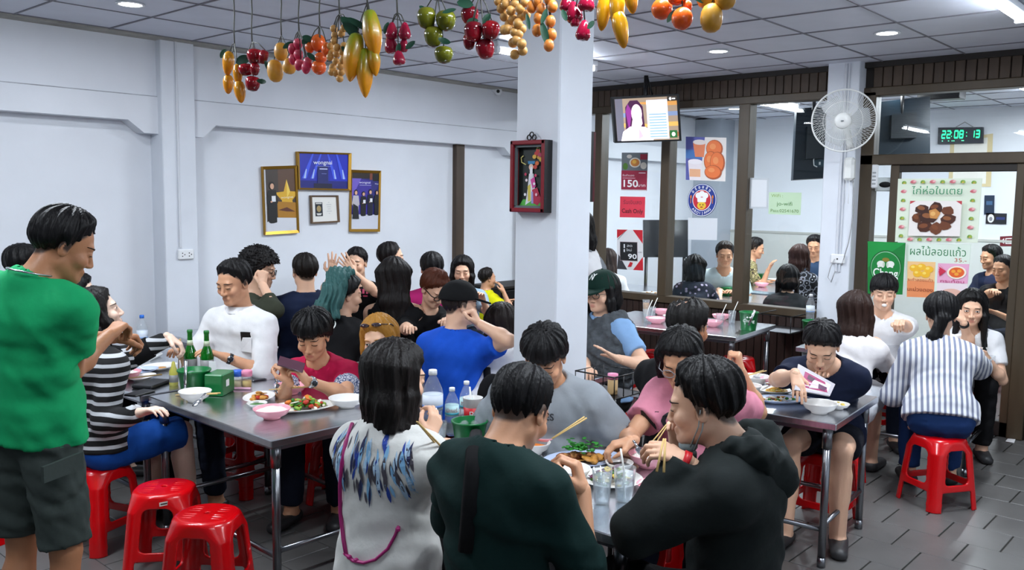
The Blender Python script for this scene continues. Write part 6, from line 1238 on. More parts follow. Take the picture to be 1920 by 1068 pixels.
def bunch(kind, label, spx, fruits, leaves=(), top=None, r0=None):
    """fruits: (px, py, half width px, half height px, shape, material, tilt degrees); hung from the ceiling on a wire"""
    a = ONX(spx, 95, FX); t = thing('fruit_bunch', label, 'fruit', (FX, a[1], CEIL), 0, 'artificial fruit bunches hung from the ceiling'); ys = []
    fz = max(ONX(f[0], f[1]-f[3], FX)[2] for f in fruits); kn = V3(FX, a[1], min(CEIL-.03, fz+.03)); rs = random.Random(int(spx))
    b = B(); n = 8; b.tube([kn+V3(0, .004*math.sin(i*2.1), (CEIL-kn[2])*i/n) for i in range(n+1)], .0028, 6); ob('wire', b, STEMM, t)
    for i, (px, py, rx, rz, sh, mt, ti) in enumerate(fruits):
        c = ONX(px, py, FX); dep = (c-V3(0, 0, EYE)) @ FW; k = dep/FPX; off = rs.uniform(-.6, .6)*rx*k; c = c+V3(off, off*(c[1]/c[0]), off*(c[2]-EYE)/c[0]) 
        seg = 20 if rx > 12 else 12; prof = SHP[sh]; R = Matrix.Translation(Vector(c)) @ Matrix.Rotation(math.radians(ti), 4, Vector(FW)) @ Matrix.Diagonal((rx*k, rx*k, rz*k, 1)); b = B()
        pr = [(r, z) for r, z in prof]; 
        if sh == 'papaya':
            v = []; f = []; m_ = len(pr)
            for (r, z) in pr:
                for q in range(seg): an = 2*PI*q/seg; rr = r*(1+.05*math.cos(5*an)); v.append((rr*math.cos(an), rr*math.sin(an), z))
            for j in range(m_-1):
                for q in range(seg): f.append((j*seg+q, j*seg+(q+1) % seg, (j+1)*seg+(q+1) % seg, (j+1)*seg+q))
            b.add(v, f, 0, True, R)
        else: b.lathe(pr, seg, T=R)
        ob('fruit', b, mt, t); tp = np.array(R @ Vector((0, 0, .95))); b = B(); b.tube([tp, tp*.5+kn*.5+V3(0, 0, .01), kn], .0022, 5)
        if i < 9: ob('stem', b, STEMM, t)
    for (px, py, ln, wd, ti) in leaves:
        c = ONX(px, py, FX-.02); k = ((c-V3(0, 0, EYE)) @ FW)/FPX; T = Matrix.Translation(Vector(c)) @ Matrix.Rotation(math.radians(-ti), 4, Vector(FW)) @ Matrix(((RT[0], FW[0], UP[0], 0), (RT[1], FW[1], UP[1], 0), (RT[2], FW[2], UP[2], 0), (0, 0, 0, 1)))
        b = B(); v = []; f = []; n = 8
        for i in range(n+1): x = i/n*2-1; h = (1-x*x)**.7; cv = .25*x*x; v += [(x*ln*k, cv*wd*k, h*wd*k), (x*ln*k, cv*wd*k+.25*wd*k*h, 0), (x*ln*k, cv*wd*k, -h*wd*k)]
        for i in range(n): f += [(3*i, 3*i+1, 3*i+4, 3*i+3), (3*i+1, 3*i+2, 3*i+5, 3*i+4)]
        v2 = [(p[0], p[1]+.0015, p[2]) for p in v]; m_ = len(v); b.add(v+v2, f+[tuple(j+m_ for j in q[::-1]) for q in f], 0, True, T); ob('leaf', b, LEAF, t)
    return t
mg = FM('mango', '#c97a0c', '#d18f14', .2, .8); mg2 = FM('mango_bright', '#cf8a0e', '#da9f14', .2, .8); ap = FM('apple_red', '#6e0a16', '#a01220', .2, .8, .12); ap2 = FM('apple_light', '#8e0e1e', '#6a0818', .25, .7, .12); sp_ = FM('sapodilla', '#c98a22', '#d99c34', .2, .8, .45); sb = FM('strawberry', '#c21f4a', '#d9576a', .3, .8, .4)
orr = FM('orange', '#e2541a', '#ea6a1c', .2, .8, .25); lg = FM('longan', '#c9924a', '#d8a45c', .2, .8, .5); pa = FM('papaya', '#d98c0a', '#87991a', .35, .95, .3); ro = FM('rose_apple', '#8a0c2c', '#a3163a', .2, .9, .1); gv = FM('green_guava', '#575a0e', '#6e7016', .2, .8, .15); lo_ = FM('loquat', '#d97a28', '#e28c3c', .2, .8, .4); tg = FM('tan_guava', '#c48a20', '#d09a30', .2, .8, .45)
bunch('mango', 'bunch of four orange mangoes at the far end of the fruit row', 440, [(428, 119, 11, 23, 'mango', mg, 6), (446, 140, 9, 20, 'mango', mg, -2), (428, 158, 10, 18, 'mango', mg, 2), (450, 172, 11, 21, 'mango', mg, -6)], [(418, 100, 10, 5, 60)])
bunch('apple', 'bunch of four dark red apples beside the orange mangoes', 473, [(478, 106, 15, 15, 'apple', ap, 0), (494, 107, 9, 14, 'apple', ap, 15), (461, 131, 14, 12, 'apple', ap, -5), (478, 130, 9, 12, 'apple', ap, 0), (474, 157, 14, 15, 'apple', ap, 5)], [(455, 112, 15, 9, 20), (490, 152, 5, 9, 80)])
bunch('sapodilla', 'bunch of three tan sapodillas', 528, [(527, 97, 13, 17, 'guava', sp_, 0), (543, 124, 13, 15, 'guava', sp_, 8), (516, 133, 15, 21, 'guava', sp_, -6)], [(503, 125, 14, 5, 120), (540, 84, 12, 5, 30)])
bunch('strawberry', 'bunch of small pink strawberries', 561, [(559, 83, 9, 11, 'mango', sb, 0), (548, 92, 8, 11, 'mango', sb, 10), (560, 104, 9, 11, 'mango', sb, -5), (549, 112, 8, 10, 'mango', sb, 0), (561, 122, 9, 11, 'mango', sb, 20), (578, 118, 8, 11, 'mango', sb, -15), (574, 128, 9, 11, 'mango', sb, 5)], [(575, 75, 12, 6, 30), (584, 106, 12, 5, -40)])
bunch('orange', 'bunch of five oranges between strawberries and longans', 600, [(597, 81, 15, 17, 'ball', orr, 0), (581, 88, 9, 12, 'ball', orr, 0), (612, 93, 9, 14, 'ball', orr, 0), (601, 109, 12, 11, 'ball', orr, 0), (598, 126, 14, 14, 'ball', orr, 0)], [(577, 72, 12, 6, -20)])
lf = [(626, 54), (645, 53), (651, 46), (628, 66), (640, 63), (627, 77), (619, 87), (632, 89), (645, 86), (622, 99), (631, 101), (642, 98), (619, 107), (630, 115), (643, 112), (624, 126), (638, 124), (630, 137), (622, 135), (637, 147), (640, 135), (652, 92)]
bunch('longan', 'long bunch of small tan longans beside the papayas', 637, [(x, y, 7.2, 7.2, 'ball', lg, 0) for x, y in lf], [(655, 45, 22, 9, -40), (660, 58, 26, 9, -45), (648, 95, 12, 5, -45)])
bunch('papaya', 'bunch of four long yellow papayas, the largest fruit of the row', 689, [(699, 65, 18, 46, 'papaya', pa, -8), (702, 115, 12, 28, 'papaya', pa, -6), (663, 108, 19, 45, 'papaya', pa, 9), (685, 137, 16, 46, 'papaya', pa, 0)], [(672, 45, 26, 6, -30)])
bunch('rose', 'bunch of crimson rose apples beside the papayas', 745, [(735, 58, 12, 16, 'rose', ro, 0), (759, 58, 12, 16, 'rose', ro, 0), (733, 83, 13, 17, 'rose', ro, -12), (757, 84, 9, 14, 'rose', ro, 8), (748, 108, 12, 14, 'rose', ro, -6)], [(724, 52, 12, 5, 70), (747, 90, 10, 5, 80), (769, 84, 12, 5, 40)])
bunch('guava', 'bunch of four glossy green guavas', 820, [(800, 34, 18, 21, 'apple', gv, 0), (836, 39, 19, 20, 'apple', gv, 0), (813, 69, 18, 20, 'apple', gv, 0), (832, 103, 18, 17, 'apple', gv, 0)], [(795, 18, 12, 5, -40), (842, 20, 14, 4, 15), (833, 76, 6, 12, 70)])
bunch('apple', 'bunch of five bright red apples before the pillar', 899, [(881, 29, 17, 18, 'apple', ap2, 0), (888, 60, 18, 20, 'apple', ap2, 0), (920, 57, 17, 19, 'apple', ap, 5), (880, 78, 12, 16, 'apple', ap, 0), (910, 92, 18, 20, 'apple', ap2, -8)], [(872, 6, 16, 9, -10), (886, 39, 11, 6, 5), (912, 34, 12, 6, 50)])
rs = random.Random(2); lf = [(948, 8), (966, 8), (940, 16), (958, 20), (975, 16), (946, 31), (962, 36), (978, 30), (955, 46), (971, 44), (986, 28), (952, 55), (965, 60), (978, 54), (946, 56), (968, 76), (978, 82), (962, 80), (965, 102), (980, 95), (972, 64), (950, -4), (968, -6), (984, 4), (935, 2)]
bunch('longan', 'large bunch of tan longans right before the white pillar', 962, [(x, y, 9.5, 9.5, 'ball', lg, 0) for x, y in lf], [(990, 40, 16, 4, 100)])
bunch('loquat', 'bunch of small orange loquats overlapping the pillar', 1018, [(x, y, 10, 12, 'ball', lo_, 0) for x, y in ((997, 13), (1015, 17), (1036, 12), (1010, 34), (1032, 40), (1007, 57), (1034, 65), (1029, 85), (1008, 2), (1030, -2))], [(1021, 62, 24, 7, 105), (1020, 30, 16, 5, 70)])
bunch('rose', 'bunch of crimson rose apples on the pillar edge', 1086, [(1062, 6, 13, 16, 'rose', ro, 0), (1076, 23, 16, 20, 'rose', ro, -8), (1100, 4, 16, 17, 'rose', ro, 6), (1094, 57, 14, 19, 'rose', ro, 6), (1078, 38, 9, 12, 'rose', ro, 0)], [(1108, 46, 10, 5, 50), (1058, 28, 12, 5, 110)])
bunch('mango', 'bunch of four bright yellow mangoes beside the pillar', 1156, [(1132, 22, 14, 36, 'mango', mg2, 6), (1157, 18, 15, 38, 'mango', mg2, -2), (1184, 0, 13, 26, 'mango', mg2, -8), (1164, 55, 15, 36, 'mango', mg2, -12)])
bunch('orange', 'bunch of three large oranges towards the open end of the row', 1270, [(1241, 17, 20, 20, 'ball', orr, 0), (1269, -6, 18, 16, 'ball', orr, 0), (1279, 35, 20, 21, 'ball', orr, 0), (1288, 12, 10, 12, 'ball', orr, 0)], [(1258, 30, 14, 5, 60)])
bunch('guava', 'bunch of three pale tan guavas, last of the fruit row', 1342, [(1326, -4, 20, 20, 'guava', tg, 0), (1360, -2, 20, 20, 'guava', tg, 0), (1334, 34, 21, 27, 'guava', tg, 0)], [(1310, -2, 14, 5, -30)])
b = B(); b.tube([(FX, -.2, CEIL-.006), (FX, 4.0, CEIL-.006)], .004, 6); tag(ob('hanging_wire', b, STEMM), 'thin wire along the ceiling carrying the hanging fruit', 'wire')
# ---------------------------------------------------------------- people
def seatit(pp, label, deg=None, seat=.42, sticker=None):
    a = math.degrees(math.atan2(pp['f'][1], pp['f'][0])) if deg is None else deg; P = pp['P']
    stool(label, P[0], P[1], a, sticker)
    if seat > .43: stool(label.replace('red stool', 'second red stool nested on the stool'), P[0], P[1], a, None, seat-.42)
CV = lambda r, u, f_: r*RT+u*UP+f_*FW      # a direction given to the viewer's right, up, away
BLKF = fabric('#0b0b0e', 'black'); NAVY = fabric('#16213c', 'navy'); WHT_F = fabric('#e2e2e4', 'white'); DENIM = fabric('#1d3a6b', 'denim'); DDEN = fabric('#141b2c', 'dark_denim')
tan, mid, light, pale = 'tan', 'mid', 'light', 'pale'
FL = dict(feet=None)
FAR = dict(hres=.0068, res=.018)
MIDR = dict(hres=.0052, res=.0128)
NEAR = dict(hres=.0040, res=.0098)
# --- standing man in green
g = person('standing man in a green t-shirt and grey shorts, head bowed, silver neck chain', (121, 460, 3.1), 24, hy=-38, hp=24, s=1.0, build=.97, skin='tan', stand=True, hips=W(62, 840, 3.16)[:2],
    shirt=('tee', '#14a062', dict(hem=-.02, loose=.022, sleeve=.024, belly=.95, wr=.004, wl=.2)), pants=('shorts', fabric('#3d4643', 'grey_green'), .92), nk0=(-.02, .045, .05), R=(206, 627, 3.38), L=(216, 632, 3.5), hair=('short', '#0c0b0d', dict(t=.022)), hr_='grip', hl='grip', elb=((0, 0, -1), CV(-.35, -1, -.1)), **NEAR)
b = B(); b.tube([g['N']+g['ax']*.028-g['fwd']*.004+(math.cos(a)*g['fwd']*1.05+math.sin(a)*g['side'])*.071-g['ax']*.02*math.cos(a) for a in np.linspace(0, 2*PI, 30)], .0035, 6); ob('neck_chain', b, M('silver', '#c9ccd0', .25, 1.), g['root'])
q = W(118, 890, 2.98); b = B(); sd = -g['l']; b.slab([q+g['f']*-.09+sd*.0, q+g['f']*.08+sd*.0, q+g['f']*.08+V3(0, 0, .06), q+g['f']*-.09+V3(0, 0, .055)], sd, .012); ob('cargo_pocket', b, fabric('#39423f', 'pocket'), g['root'])
# --- party at the left steel tables
p = person('person with dark hair half hidden behind the standing man', (47, 497, 5.5), -20, skin=mid, shirt=('tee', BLKF), pants=('long', DDEN), seat=.52, **FAR); seatit(p, 'red stool under the person hidden behind the standing man', seat=.52)
p = person('person whose black hair shows between the green shirt and the striped woman', (146, 549, 5.5), -35, skin=pale, fem=True, hair=('long', '#0b0a0c', dict(len=.2)), shirt=('long', BLKF), pants=('long', DDEN), **FAR); seatit(p, 'red stool under the black haired person behind the striped woman')
STR = M_stripe('stripe_cardigan', '#0a0a0c', '#b9bcc0', 22, 2, .62)
p = person('woman in black and white striped cardigan reaching out with chopsticks, face raised', (184, 586, 4.4), 4, hy=-26, hp=-16, fem=True, skin=pale, hair=('long', '#100c0c', dict(len=.14, w=1.3)), shirt=('long', STR, dict(loose=.022, sleeve=.02, hem=-.0)), pants=('shorts', fabric('#1550a8', 'blue_denim'), 1.0), R=(266, 772, 4.2), L=(318, 632, 4.8), hl='stick', dl=((0, 0, 1), CV(.7, -.5, .2)), elb=(CV(0, -.25, .7), None), eyes='open', **MIDR); seatit(p, 'red stool under the woman in striped cardigan', 20)
S_, E_, H_ = p['AR'][1]; b = B(); b.tube([S_*.45+E_*.55, E_, E_*.45+H_*.55], [.078, .070, .060], 16); ob('black_sleeve', b, BLKF, p['root'])
sticks(H_+CV(.05, -.01, .02), G(338, 690, .80), 'long chopsticks in the hand of the woman in striped cardigan', .003)
wm = person('man in white collarless shirt and wristwatch looking down at the table', (438, 529, 5.15), 196, hy=0, hp=16, build=1.04, s=1.02, skin=mid, seat=.50, hair=('short', '#0d0b0c', dict(t=.018)), shirt=('elbow', WHT_F, dict(loose=.022, sleeve=.022, collar=WHT_F)), pants=('long', DDEN), L=(420, 668, 4.95), R=(338, 662, 5.0), dl=((0, .0, 1),), elb=(CV(.6, -1, -.1), CV(-.5, -1, 0)), **MIDR); seatit(wm, 'red stool under the man in white shirt', seat=.50)
def watch(pp, q, mat, face, label='wristwatch', t=.16):
    S, E, H = pp['AR'][q]; d = nrm(H-E); c = H-d*.035; u = nrm(np.cross(d, (0, 0, 1))); v = np.cross(u, d); r = .031*pp['s']; b = B(); b.tube([c-d*.010, c+d*.010], [r, r], 18); ob(label, b, mat, pp['root'])
    if face: dv = nrm(V3(0, 0, EYE)-c); dv = nrm(dv-d*(dv @ d)); b = B(); b.tube([c+dv*(r-.003), c+dv*(r+.008)], [.019, .018], 18); ob('watch_case', b, [face], pp['root']); b = B(); b.tube([c+dv*(r+.008), c+dv*(r+.009)], .014, 18); ob('watch_dial', b, M('dial', '#20242a', .2), pp['root'])
watch(wm, 1, BLK, STLS)
pk, n_, u, v = surf(wm, 463, 640); ps = [pk+u*x+v*y for x, y in ((-.035, -.055), (.035, -.055), (.035, .03), (-.035, .03))]; b = B(); b.slab([p_-n_*.004 for p_ in march(wm['prims'], np.array(ps)+n_*.1, np.tile(-n_, (4, 1)))+n_*.002], n_, .010); ob('breast_pocket', b, WHT_F, wm['root'])
b = B(); b.slab([pk+u*x+v*y+n_*.004 for x, y in ((-.030, .0), (.030, .0), (.030, .062), (-.030, .062))], n_, .008); tag(ob('phone', b, BLK), 'black phone standing in the white shirt pocket', 'phone')
rw = person('woman with short hair in crimson blouse looking at her phone', (586, 629, 4.7), 212, hy=6, hp=24, fem=True, skin=mid, hair=('fringe', '#0b0a0c', dict(t=.030, amp=.006)), shirt=('tee', '#b51646', dict(loose=.020, sleeve=.026)), pants=('long', DDEN), R=(541, 713, 4.42), L=(573, 712, 4.42), hl='grip', hr_='grip', dl=((0, -.2, .4), (-.45, .25, .85)), dr=((0, -.2, .4), (-.2, .3, .9)), elb=(CV(1, -.7, -.2), CV(-.5, -1, 0)), **NEAR); seatit(rw, 'red stool under the woman in crimson blouse')
watch(rw, 1, M('watch_steel', '#c6ccd2', .25, .9), M('watch_steel'))
PLAID = M_blotch('plaid_trim', ['#24283c', '#c9c9d2', '#3a4a72', '#b3b6c4'], 60); N_, ax_r = rw['N'], rw['ax']
b = B(); b.tube([N_+(math.cos(a)*rw['fwd']*1.15+math.sin(a)*rw['side'])*.078-ax_r*(.012+.075*max(0, math.cos(a))**2)+rw['fwd']*.012 for a in np.linspace(-PI, PI, 25)], .012, 6); ob('collar', b, PLAID, rw['root'])
for q_ in (1, -1):
    S, E, H = rw['AR'][q_]; c0 = S+(E-S)*.62; d_ = nrm(E-S); b = B(); b.tube([c0-d_*.028, c0+d_*.006], [.074, .076], 18); ob('sleeve_trim', b, PLAID, rw['root'])
t = thing('phone', 'phone held up in both hands of the woman in crimson', 'phone', W(546, 692, 4.36)); c = W(546, 684, 4.38); u = nrm(RT*.9-UP*.25-FW*.1); v = nrm(UP*.55+FW*.8); n_ = nrm(np.cross(u, v)); b = B(); b.slab([c+u*x+v*y for x, y in ((-.068, -.033), (.068, -.033), (.068, .033), (-.068, .033))], n_, .009); ob('body', b, M('phone_case', '#4d2b3a', .4), t); b = B(); b.slab([c+u*x+v*y+n_*(-.0006) for x, y in ((-.063, -.030), (.063, -.030), (.063, .030), (-.063, .030))], n_, .0005); ob('screen', b, BLK, t)
bl = person('woman with long blonde hair and sunglasses on her head', (711, 634, 4.8), 214, hy=-6, hp=12, hr=8, fem=True, skin=light, hair=('long', '#a5732c', dict(len=.22, front=.24, w=1.5)), shirt=('tee', '#8d8882'), pants=('long', DDEN), eyes='open', **MIDR); seatit(bl, 'red stool under the blonde woman')
b = B(); lf_ = lambda x, y, z: bl['c']+bl['s']*(np.array((x, y, z)) @ bl['Rh'])
for q_ in (1, -1): b.ell(lf_(.062, q_*.033, .100), (.030, .030, .012), 12, 6)
b.tube([lf_(.07, -.01, .10), lf_(.07, .01, .10)], .003, 5); [b.tube([lf_(.055, q_*.06, .098), lf_(.0, q_*.092, .075), lf_(-.04, q_*.097, .03)], .003, 5) for q_ in (1, -1)]; tag(ob('sunglasses', b, M('sunglass', '#2b1c22', .12, coat=.6)), 'dark sunglasses pushed up on the blonde hair', 'sunglasses')
# --- long wall tables
p = person('man with curly hair and glasses resting his cheek on a fist', (488, 505, 5.95), -48, hp=12, skin=light, seat=.50, hair=('curly', '#0e0b0b'), shirt=('long', '#363a2e', dict(to=.5)), pants=('long', DDEN), R=(492, 532, 5.78), hr_='fist', dr=((-.3, -.3, .2), (.1, .1, 1)), elb=(None, (-.3, -.6, -1)), glasses=('#15151a', .0022), **MIDR); seatit(p, 'red stool under the curly haired man', seat=.50)
p = person('broad man in navy t-shirt seen from behind, short dark hair', (571, 508, 6.1), 72, skin=light, build=1.08, hair=('crop', '#17120f', dict(t=.012)), shirt=('tee', NAVY, dict(loose=.022)), pants=('long', DDEN), seat=.48, **MIDR); seatit(p, 'red stool under the broad man in navy', seat=.48)
p = person('man in black t-shirt talking with both hands raised', (668, 492, 7.1), 214, hp=4, skin=light, hair=('up', '#141113', dict(t=.010)), shirt=('tee', BLKF), pants=('long', DDEN), R=(621, 515, 6.75), L=(663, 511, 6.75), hl='open', hr_='open', dl=((-.5, -.6, .3), (-.5, .3, .8)), dr=((-.3, -.8, .3), (.1, -.1, 1)), elb=((.6, -.8, -.9), (-.3, .8, -1)), eyes='down', seat=.52, hres=.0055, res=.014); seatit(p, 'red stool under the gesturing man', seat=.52)
b = B(); decal(p, b, rect_mesh([(-.9+.5*i, -.3, -.9+.5*i+.3, .35) for i in range(4)]+[(-.8, -.7, .8, -.5)]), 678, 546, .06); ob('print', b, M('print_pink', '#c9476a', .6), p['root'])
p = person('woman with teal green ponytail over a black top, seen from behind in half profile', (649, 552, 5.75), 30, hy=-48, hp=8, fem=True, build=1.05, skin=light, hair=('up', '#121314', dict(t=.024)), shirt=('tee', BLKF, dict(loose=.02)), pants=('long', DDEN), **MIDR); seatit(p, 'red stool under the teal haired woman')
k0, k1, k2, k3 = W(628, 514, 5.70), W(622, 545, 5.63), W(606, 575, 5.60), W(592, 592, 5.62); hp_ = [el(k0, V3(.042, .042, .040), .02), rc(k0, W(652, 512, 5.74), .035, .045, .03), rc(k0, k1, .045, .060, .03), rc(W(640, 520, 5.66), W(628, 560, 5.62), .05, .055, .03), rc(k1, k2, .060, .050, .03), rc(k2, k3, .048, .016, .03), rc(k1, W(630, 590, 5.6), .05, .03, .03), dict(t='n', op='n', f=lambda X, Y, Z: .005*np.sin((X*.7-Y*.7)*210+3*np.sin(Z*25))+.003*np.sin((X+Y)*160+2*np.sin(Z*30)))]
v_, k_ = sdf_mesh(hp_, .0055); ob('teal_hair', raw_mesh('teal_hair', v_, k_), hairmat('#38615f'), p['root'])
b = B(); decal(p, b, text_mesh('NO)', 1., .01), 612, 608, .075); ob('lettering', b, M('print_white'), p['root'])
p = person('woman with very long straight black hair in a sleeveless black top', (738, 517, 6.0), 52, fem=True, skin=light, seat=.45, hair=('long', '#120d0c', dict(len=.31, w=1.75, tip=.055)), shirt=('tank', BLKF), pants=('long', DDEN), **MIDR); seatit(p, 'red stool under the woman in sleeveless black')
p = person('man with cropped hair half hidden behind the long black hair', (734, 483, 7.2), -30, skin=light, seat=.5, hair=('crop', '#141011'), shirt=('tee', NAVY), pants=('long', DDEN), **FAR); seatit(p, 'red stool under the half hidden cropped man', seat=.5)
p = person('woman in magenta top with pinned up black hair seen from behind', (809, 503, 6.9), 58, fem=True, skin=light, hair=('bun', '#0e0c0e', dict(at=(-.06, 0, .09), t=.018, k=.8)), shirt=('tee', '#b8256f'), pants=('long', DDEN), seat=.46, **FAR); seatit(p, 'red stool under the woman in magenta', seat=.46)
p = person('woman with auburn topknot and black glasses bending over the table', (814, 541, 6.0), 248, hy=16, hp=34, fem=True, skin=light, hair=('bun', '#4f2615', dict(at=(.01, .0, .128), t=.02)), shirt=('elbow', BLKF), pants=('long', DDEN), R=(764, 612, 5.55), L=(838, 600, 5.6), glasses=('#0d0d0f', .0035), seat=.46, **MIDR); seatit(p, 'red stool under the woman with auburn topknot', seat=.46)
p = person('woman in pale grey t-shirt facing the room by the long wall', (867, 507, 7.7), 222, hp=10, fem=True, skin=light, seat=.45, hair=('long', '#0e0b0c', dict(len=.13, w=1.4, front=.17)), shirt=('tee', '#93a9ba'), pants=('long', DDEN), L=(905, 560, 7.4), hres=.0055, res=.015); seatit(p, 'red stool under the woman in pale grey')
p = person('small boy in yellow t-shirt leaning on the black cabinet', (914, 521, 8.3), -22, s=.76, build=.95, skin=mid, hair=('crop', '#171210'), shirt=('tee', '#d9d70f'), pants=('shorts', fabric('#6a6f86', 'boy_shorts')), R=(944, 546, 8.15), elb=(None, (0, 0, -1)), **FAR); seatit(p, 'red stool under the boy in yellow')
t = thing('low_cabinet', 'low black cabinet by the long wall behind the boy', 'cabinet', (7.1, 6.3, 0)); ob('body', B().box((6.75, 6.2, 0), (7.4, 6.6, .82), b=.006), BLK, t); ob('top_board', B().box((6.73, 6.18, .82), (7.42, 6.61, .85), b=.004), DKB, t)
for x in (6.77, 7.085): ob('door', B().box((x, 6.185, .05), (x+.295, 6.2, .80), b=.004), M('cab_black', '#151416', .4), t)
bm_ = person('man in bright blue t-shirt and black cap with hand at his chin', (862, 570, 5.15), 12, hy=-34, hp=4, build=1.06, skin=light, hair=('crop', '#2a2422', dict(t=.004)), shirt=('tee', '#1551c4', dict(loose=.022)), pants=('long', DDEN), R=(897, 606, 4.98), hr_='fist', dr=((.4, -.7, .1), (-.2, .3, .8)), elb=(None, CV(.7, -1, -.2)), hat=('#0d0e10', 0), **MIDR); seatit(bm_, 'red stool under the man in blue')
p = person('woman in loose white top with black bag strap beside the pillar', (941, 607, 5.3), 30, fem=True, build=1.0, skin=light, hair=('long', '#1d1512', dict(len=.13, w=1.4)), shirt=('tee', WHT_F, dict(loose=.03, sleeve=.03)), pants=('long', BLKF), **MIDR); seatit(p, 'red stool under the woman in the white top')
b = B(); S = strap(p, [(914, 690+5*i) for i in range(7)]); b.tube(S, .012, 6, flat=1.8); ob('bag_strap', b, BLKF, p['root']); b = B(); c = W(922, 745, 4.66); b.ell(c, (.10, .06, .13), 16, 10); tag(ob('shoulder_bag', b, BLKF), 'soft black shoulder bag hanging behind the white top', 'bag')
# --- front table
bw = person('woman with long black hair in white blouse with blue feather print', (742, 708, 2.98), 12, hy=-24, hp=10, fem=True, skin=light, hair=('long', '#14100f', dict(len=.14, w=1.75, tip=.062, off=.06, front=.17)), shirt=('long', fabric('#dcdcd8', 'blouse'), dict(loose=.028, hem=-.10, sleeve=.024, to=.62, wr=.004, wl=.22)), pants=('long', BLKF), R=(806, 818, 3.06), L=(812, 850, 3.25), hr_='stick', hl='grip', dr=((.3, -.6, .6), (.35, .1, .5)), elb=(None, CV(-.2, -1, .2)), **NEAR); seatit(bw, 'red stool under the woman in feather print blouse')
rs = random.Random(12); fb = B(); sU = nrm(np.cross(bw['ax'], -bw['fwd'])); O = bw['N']
FC = [M('print_'+c, c2, .7) for c, c2 in (('cobalt', '#1c3f9c'), ('sky', '#7fb4dc'), ('ice', '#aecbe4'), ('slate', '#4a4650'), ('navyf', '#1b2550'))]
for i in range(125):
    rr = rs.random(); x = rs.uniform(-.17, .17); y = .0-.21*rr*(1-.35*abs(x)/.17)-abs(x)*.12; ln = rs.uniform(.04, .085); w_ = ln*rs.uniform(.05, .12); a = x*1.6+rs.uniform(-.2, .2); pts = [(t_, (w_*(1-t_*t_))*sg) for sg in (1, -1) for t_ in (np.linspace(-1, 1, 6) if sg > 0 else np.linspace(.6, -.6, 4))]
    P0 = [O+sU*(x+p_[0]*ln*.5*math.sin(a)+p_[1]*math.cos(a))+bw['ax']*(y-p_[0]*ln*.5*math.cos(a)+p_[1]*math.sin(a))-bw['fwd']*.3 for p_ in pts]
    D = np.array(P0); H = march(bw['prims'], D, np.tile(bw['fwd'], (len(D), 1)), 30)-bw['fwd']*(.0016+.0005*(i % 5)); np.ptp(H, axis=0).max() < .11 and fb.add(H, [tuple(range(len(H)))], rs.choice((0, 1, 1, 2, 2, 3, 3, 4)))
o = ob('feather_print', fb, FC, bw['root']); o['kind'] = 'stuff'
MAG = M('strap_magenta', '#a31f6d', .45); b = B(); pts = [(662, 795), (650, 830), (643, 870), (640, 910), (641, 960), (646, 1010), (651, 1040)]; S = strap(bw, pts, .005); b.tube(S, .0055, 6, flat=1.3)
pts2 = [(648, 1036), (664, 1050), (684, 1054), (705, 1048), (728, 1028), (742, 1002), (748, 985)]; b2 = B(); b2.tube(strap(bw, pts2, .005), .0055, 6, flat=1.3)
t = thing('crossbody_bag', 'magenta crossbody strap hanging over the feather print blouse', 'bag', S[-1]); ob('strap', b, MAG, t); ob('strap', b2, MAG, t)
for px, py in ((655, 1044), (668, 1050), (746, 992)): h = march(bw['prims'], np.array([W(px, py, 2.3)]), np.array([nrm(ray(px, py))]), 40)[0]-nrm(ray(px, py))*.008; b = B(); b.box(tuple(h-.007), tuple(h+.007), b=.003); ob('strap_loop', b, MAG, t)
sticks(W(782, 790, 2.78), W(822, 834, 2.86), 'pair of chopsticks in the hand of the long haired woman', .0035)
gm = person('man in dark green shirt with black shoulder strap bending over his bowl', (977, 768, 2.55), 4, hy=4, hp=32, nk0=(-.02, .05), build=.98, s=.98, skin=mid, hair=('crop', '#0b0a0c', dict(t=.018, tp=.14)), shirt=('elbow', '#042321', dict(loose=.022, sleeve=.022, hem=-.08, wr=.0045, wl=.22, collar='#042321')), pants=('long', BLKF), R=(1092, 918, 2.50), L=(925, 860, 2.9), hr_='grip', dr=(CV(1, .2, -.3), CV(-.25, 1, .1)), elb=(None, CV(.1, -1, -.2)), **NEAR); seatit(gm, 'red stool under the man in dark green')
b = B(); pts = [(905-.0*i, 800+42*i) for i in range(7)]; pts = [(893-3*i, 805+38*i) for i in range(7)]; S = march(gm['prims'], np.array([W(x, y, 1.9) for x, y in pts]), np.array([nrm(ray(x, y)) for x, y in pts]), 40); b.tube([s_-nrm(ray(*q_))*.004 for s_, q_ in zip(S, pts)], .013, 8, flat=1.9); ob('shoulder_strap', b, BLKF, gm['root'])
gb = person('young man in grey t-shirt bowing over the front table', (1021, 668, 3.62), 208, hy=0, hp=34, nk0=(-.02, .03), build=1.0, skin=mid, hair=('fringe', '#0b0a0c', dict(t=.022, amp=.004)), shirt=('tee', '#8f959b', dict(loose=.028, sleeve=.04)), pants=('long', DDEN), R=(955, 905, 3.78), L=(1092, 905, 3.72), **NEAR); seatit(gb, 'red stool under the young man in grey')
b = B(); decal(gb, b, text_mesh('ES', 1., .01), 1030, 782, .042); ob('lettering', b, M('print_black', '#1b1c20', .6), gb['root'])
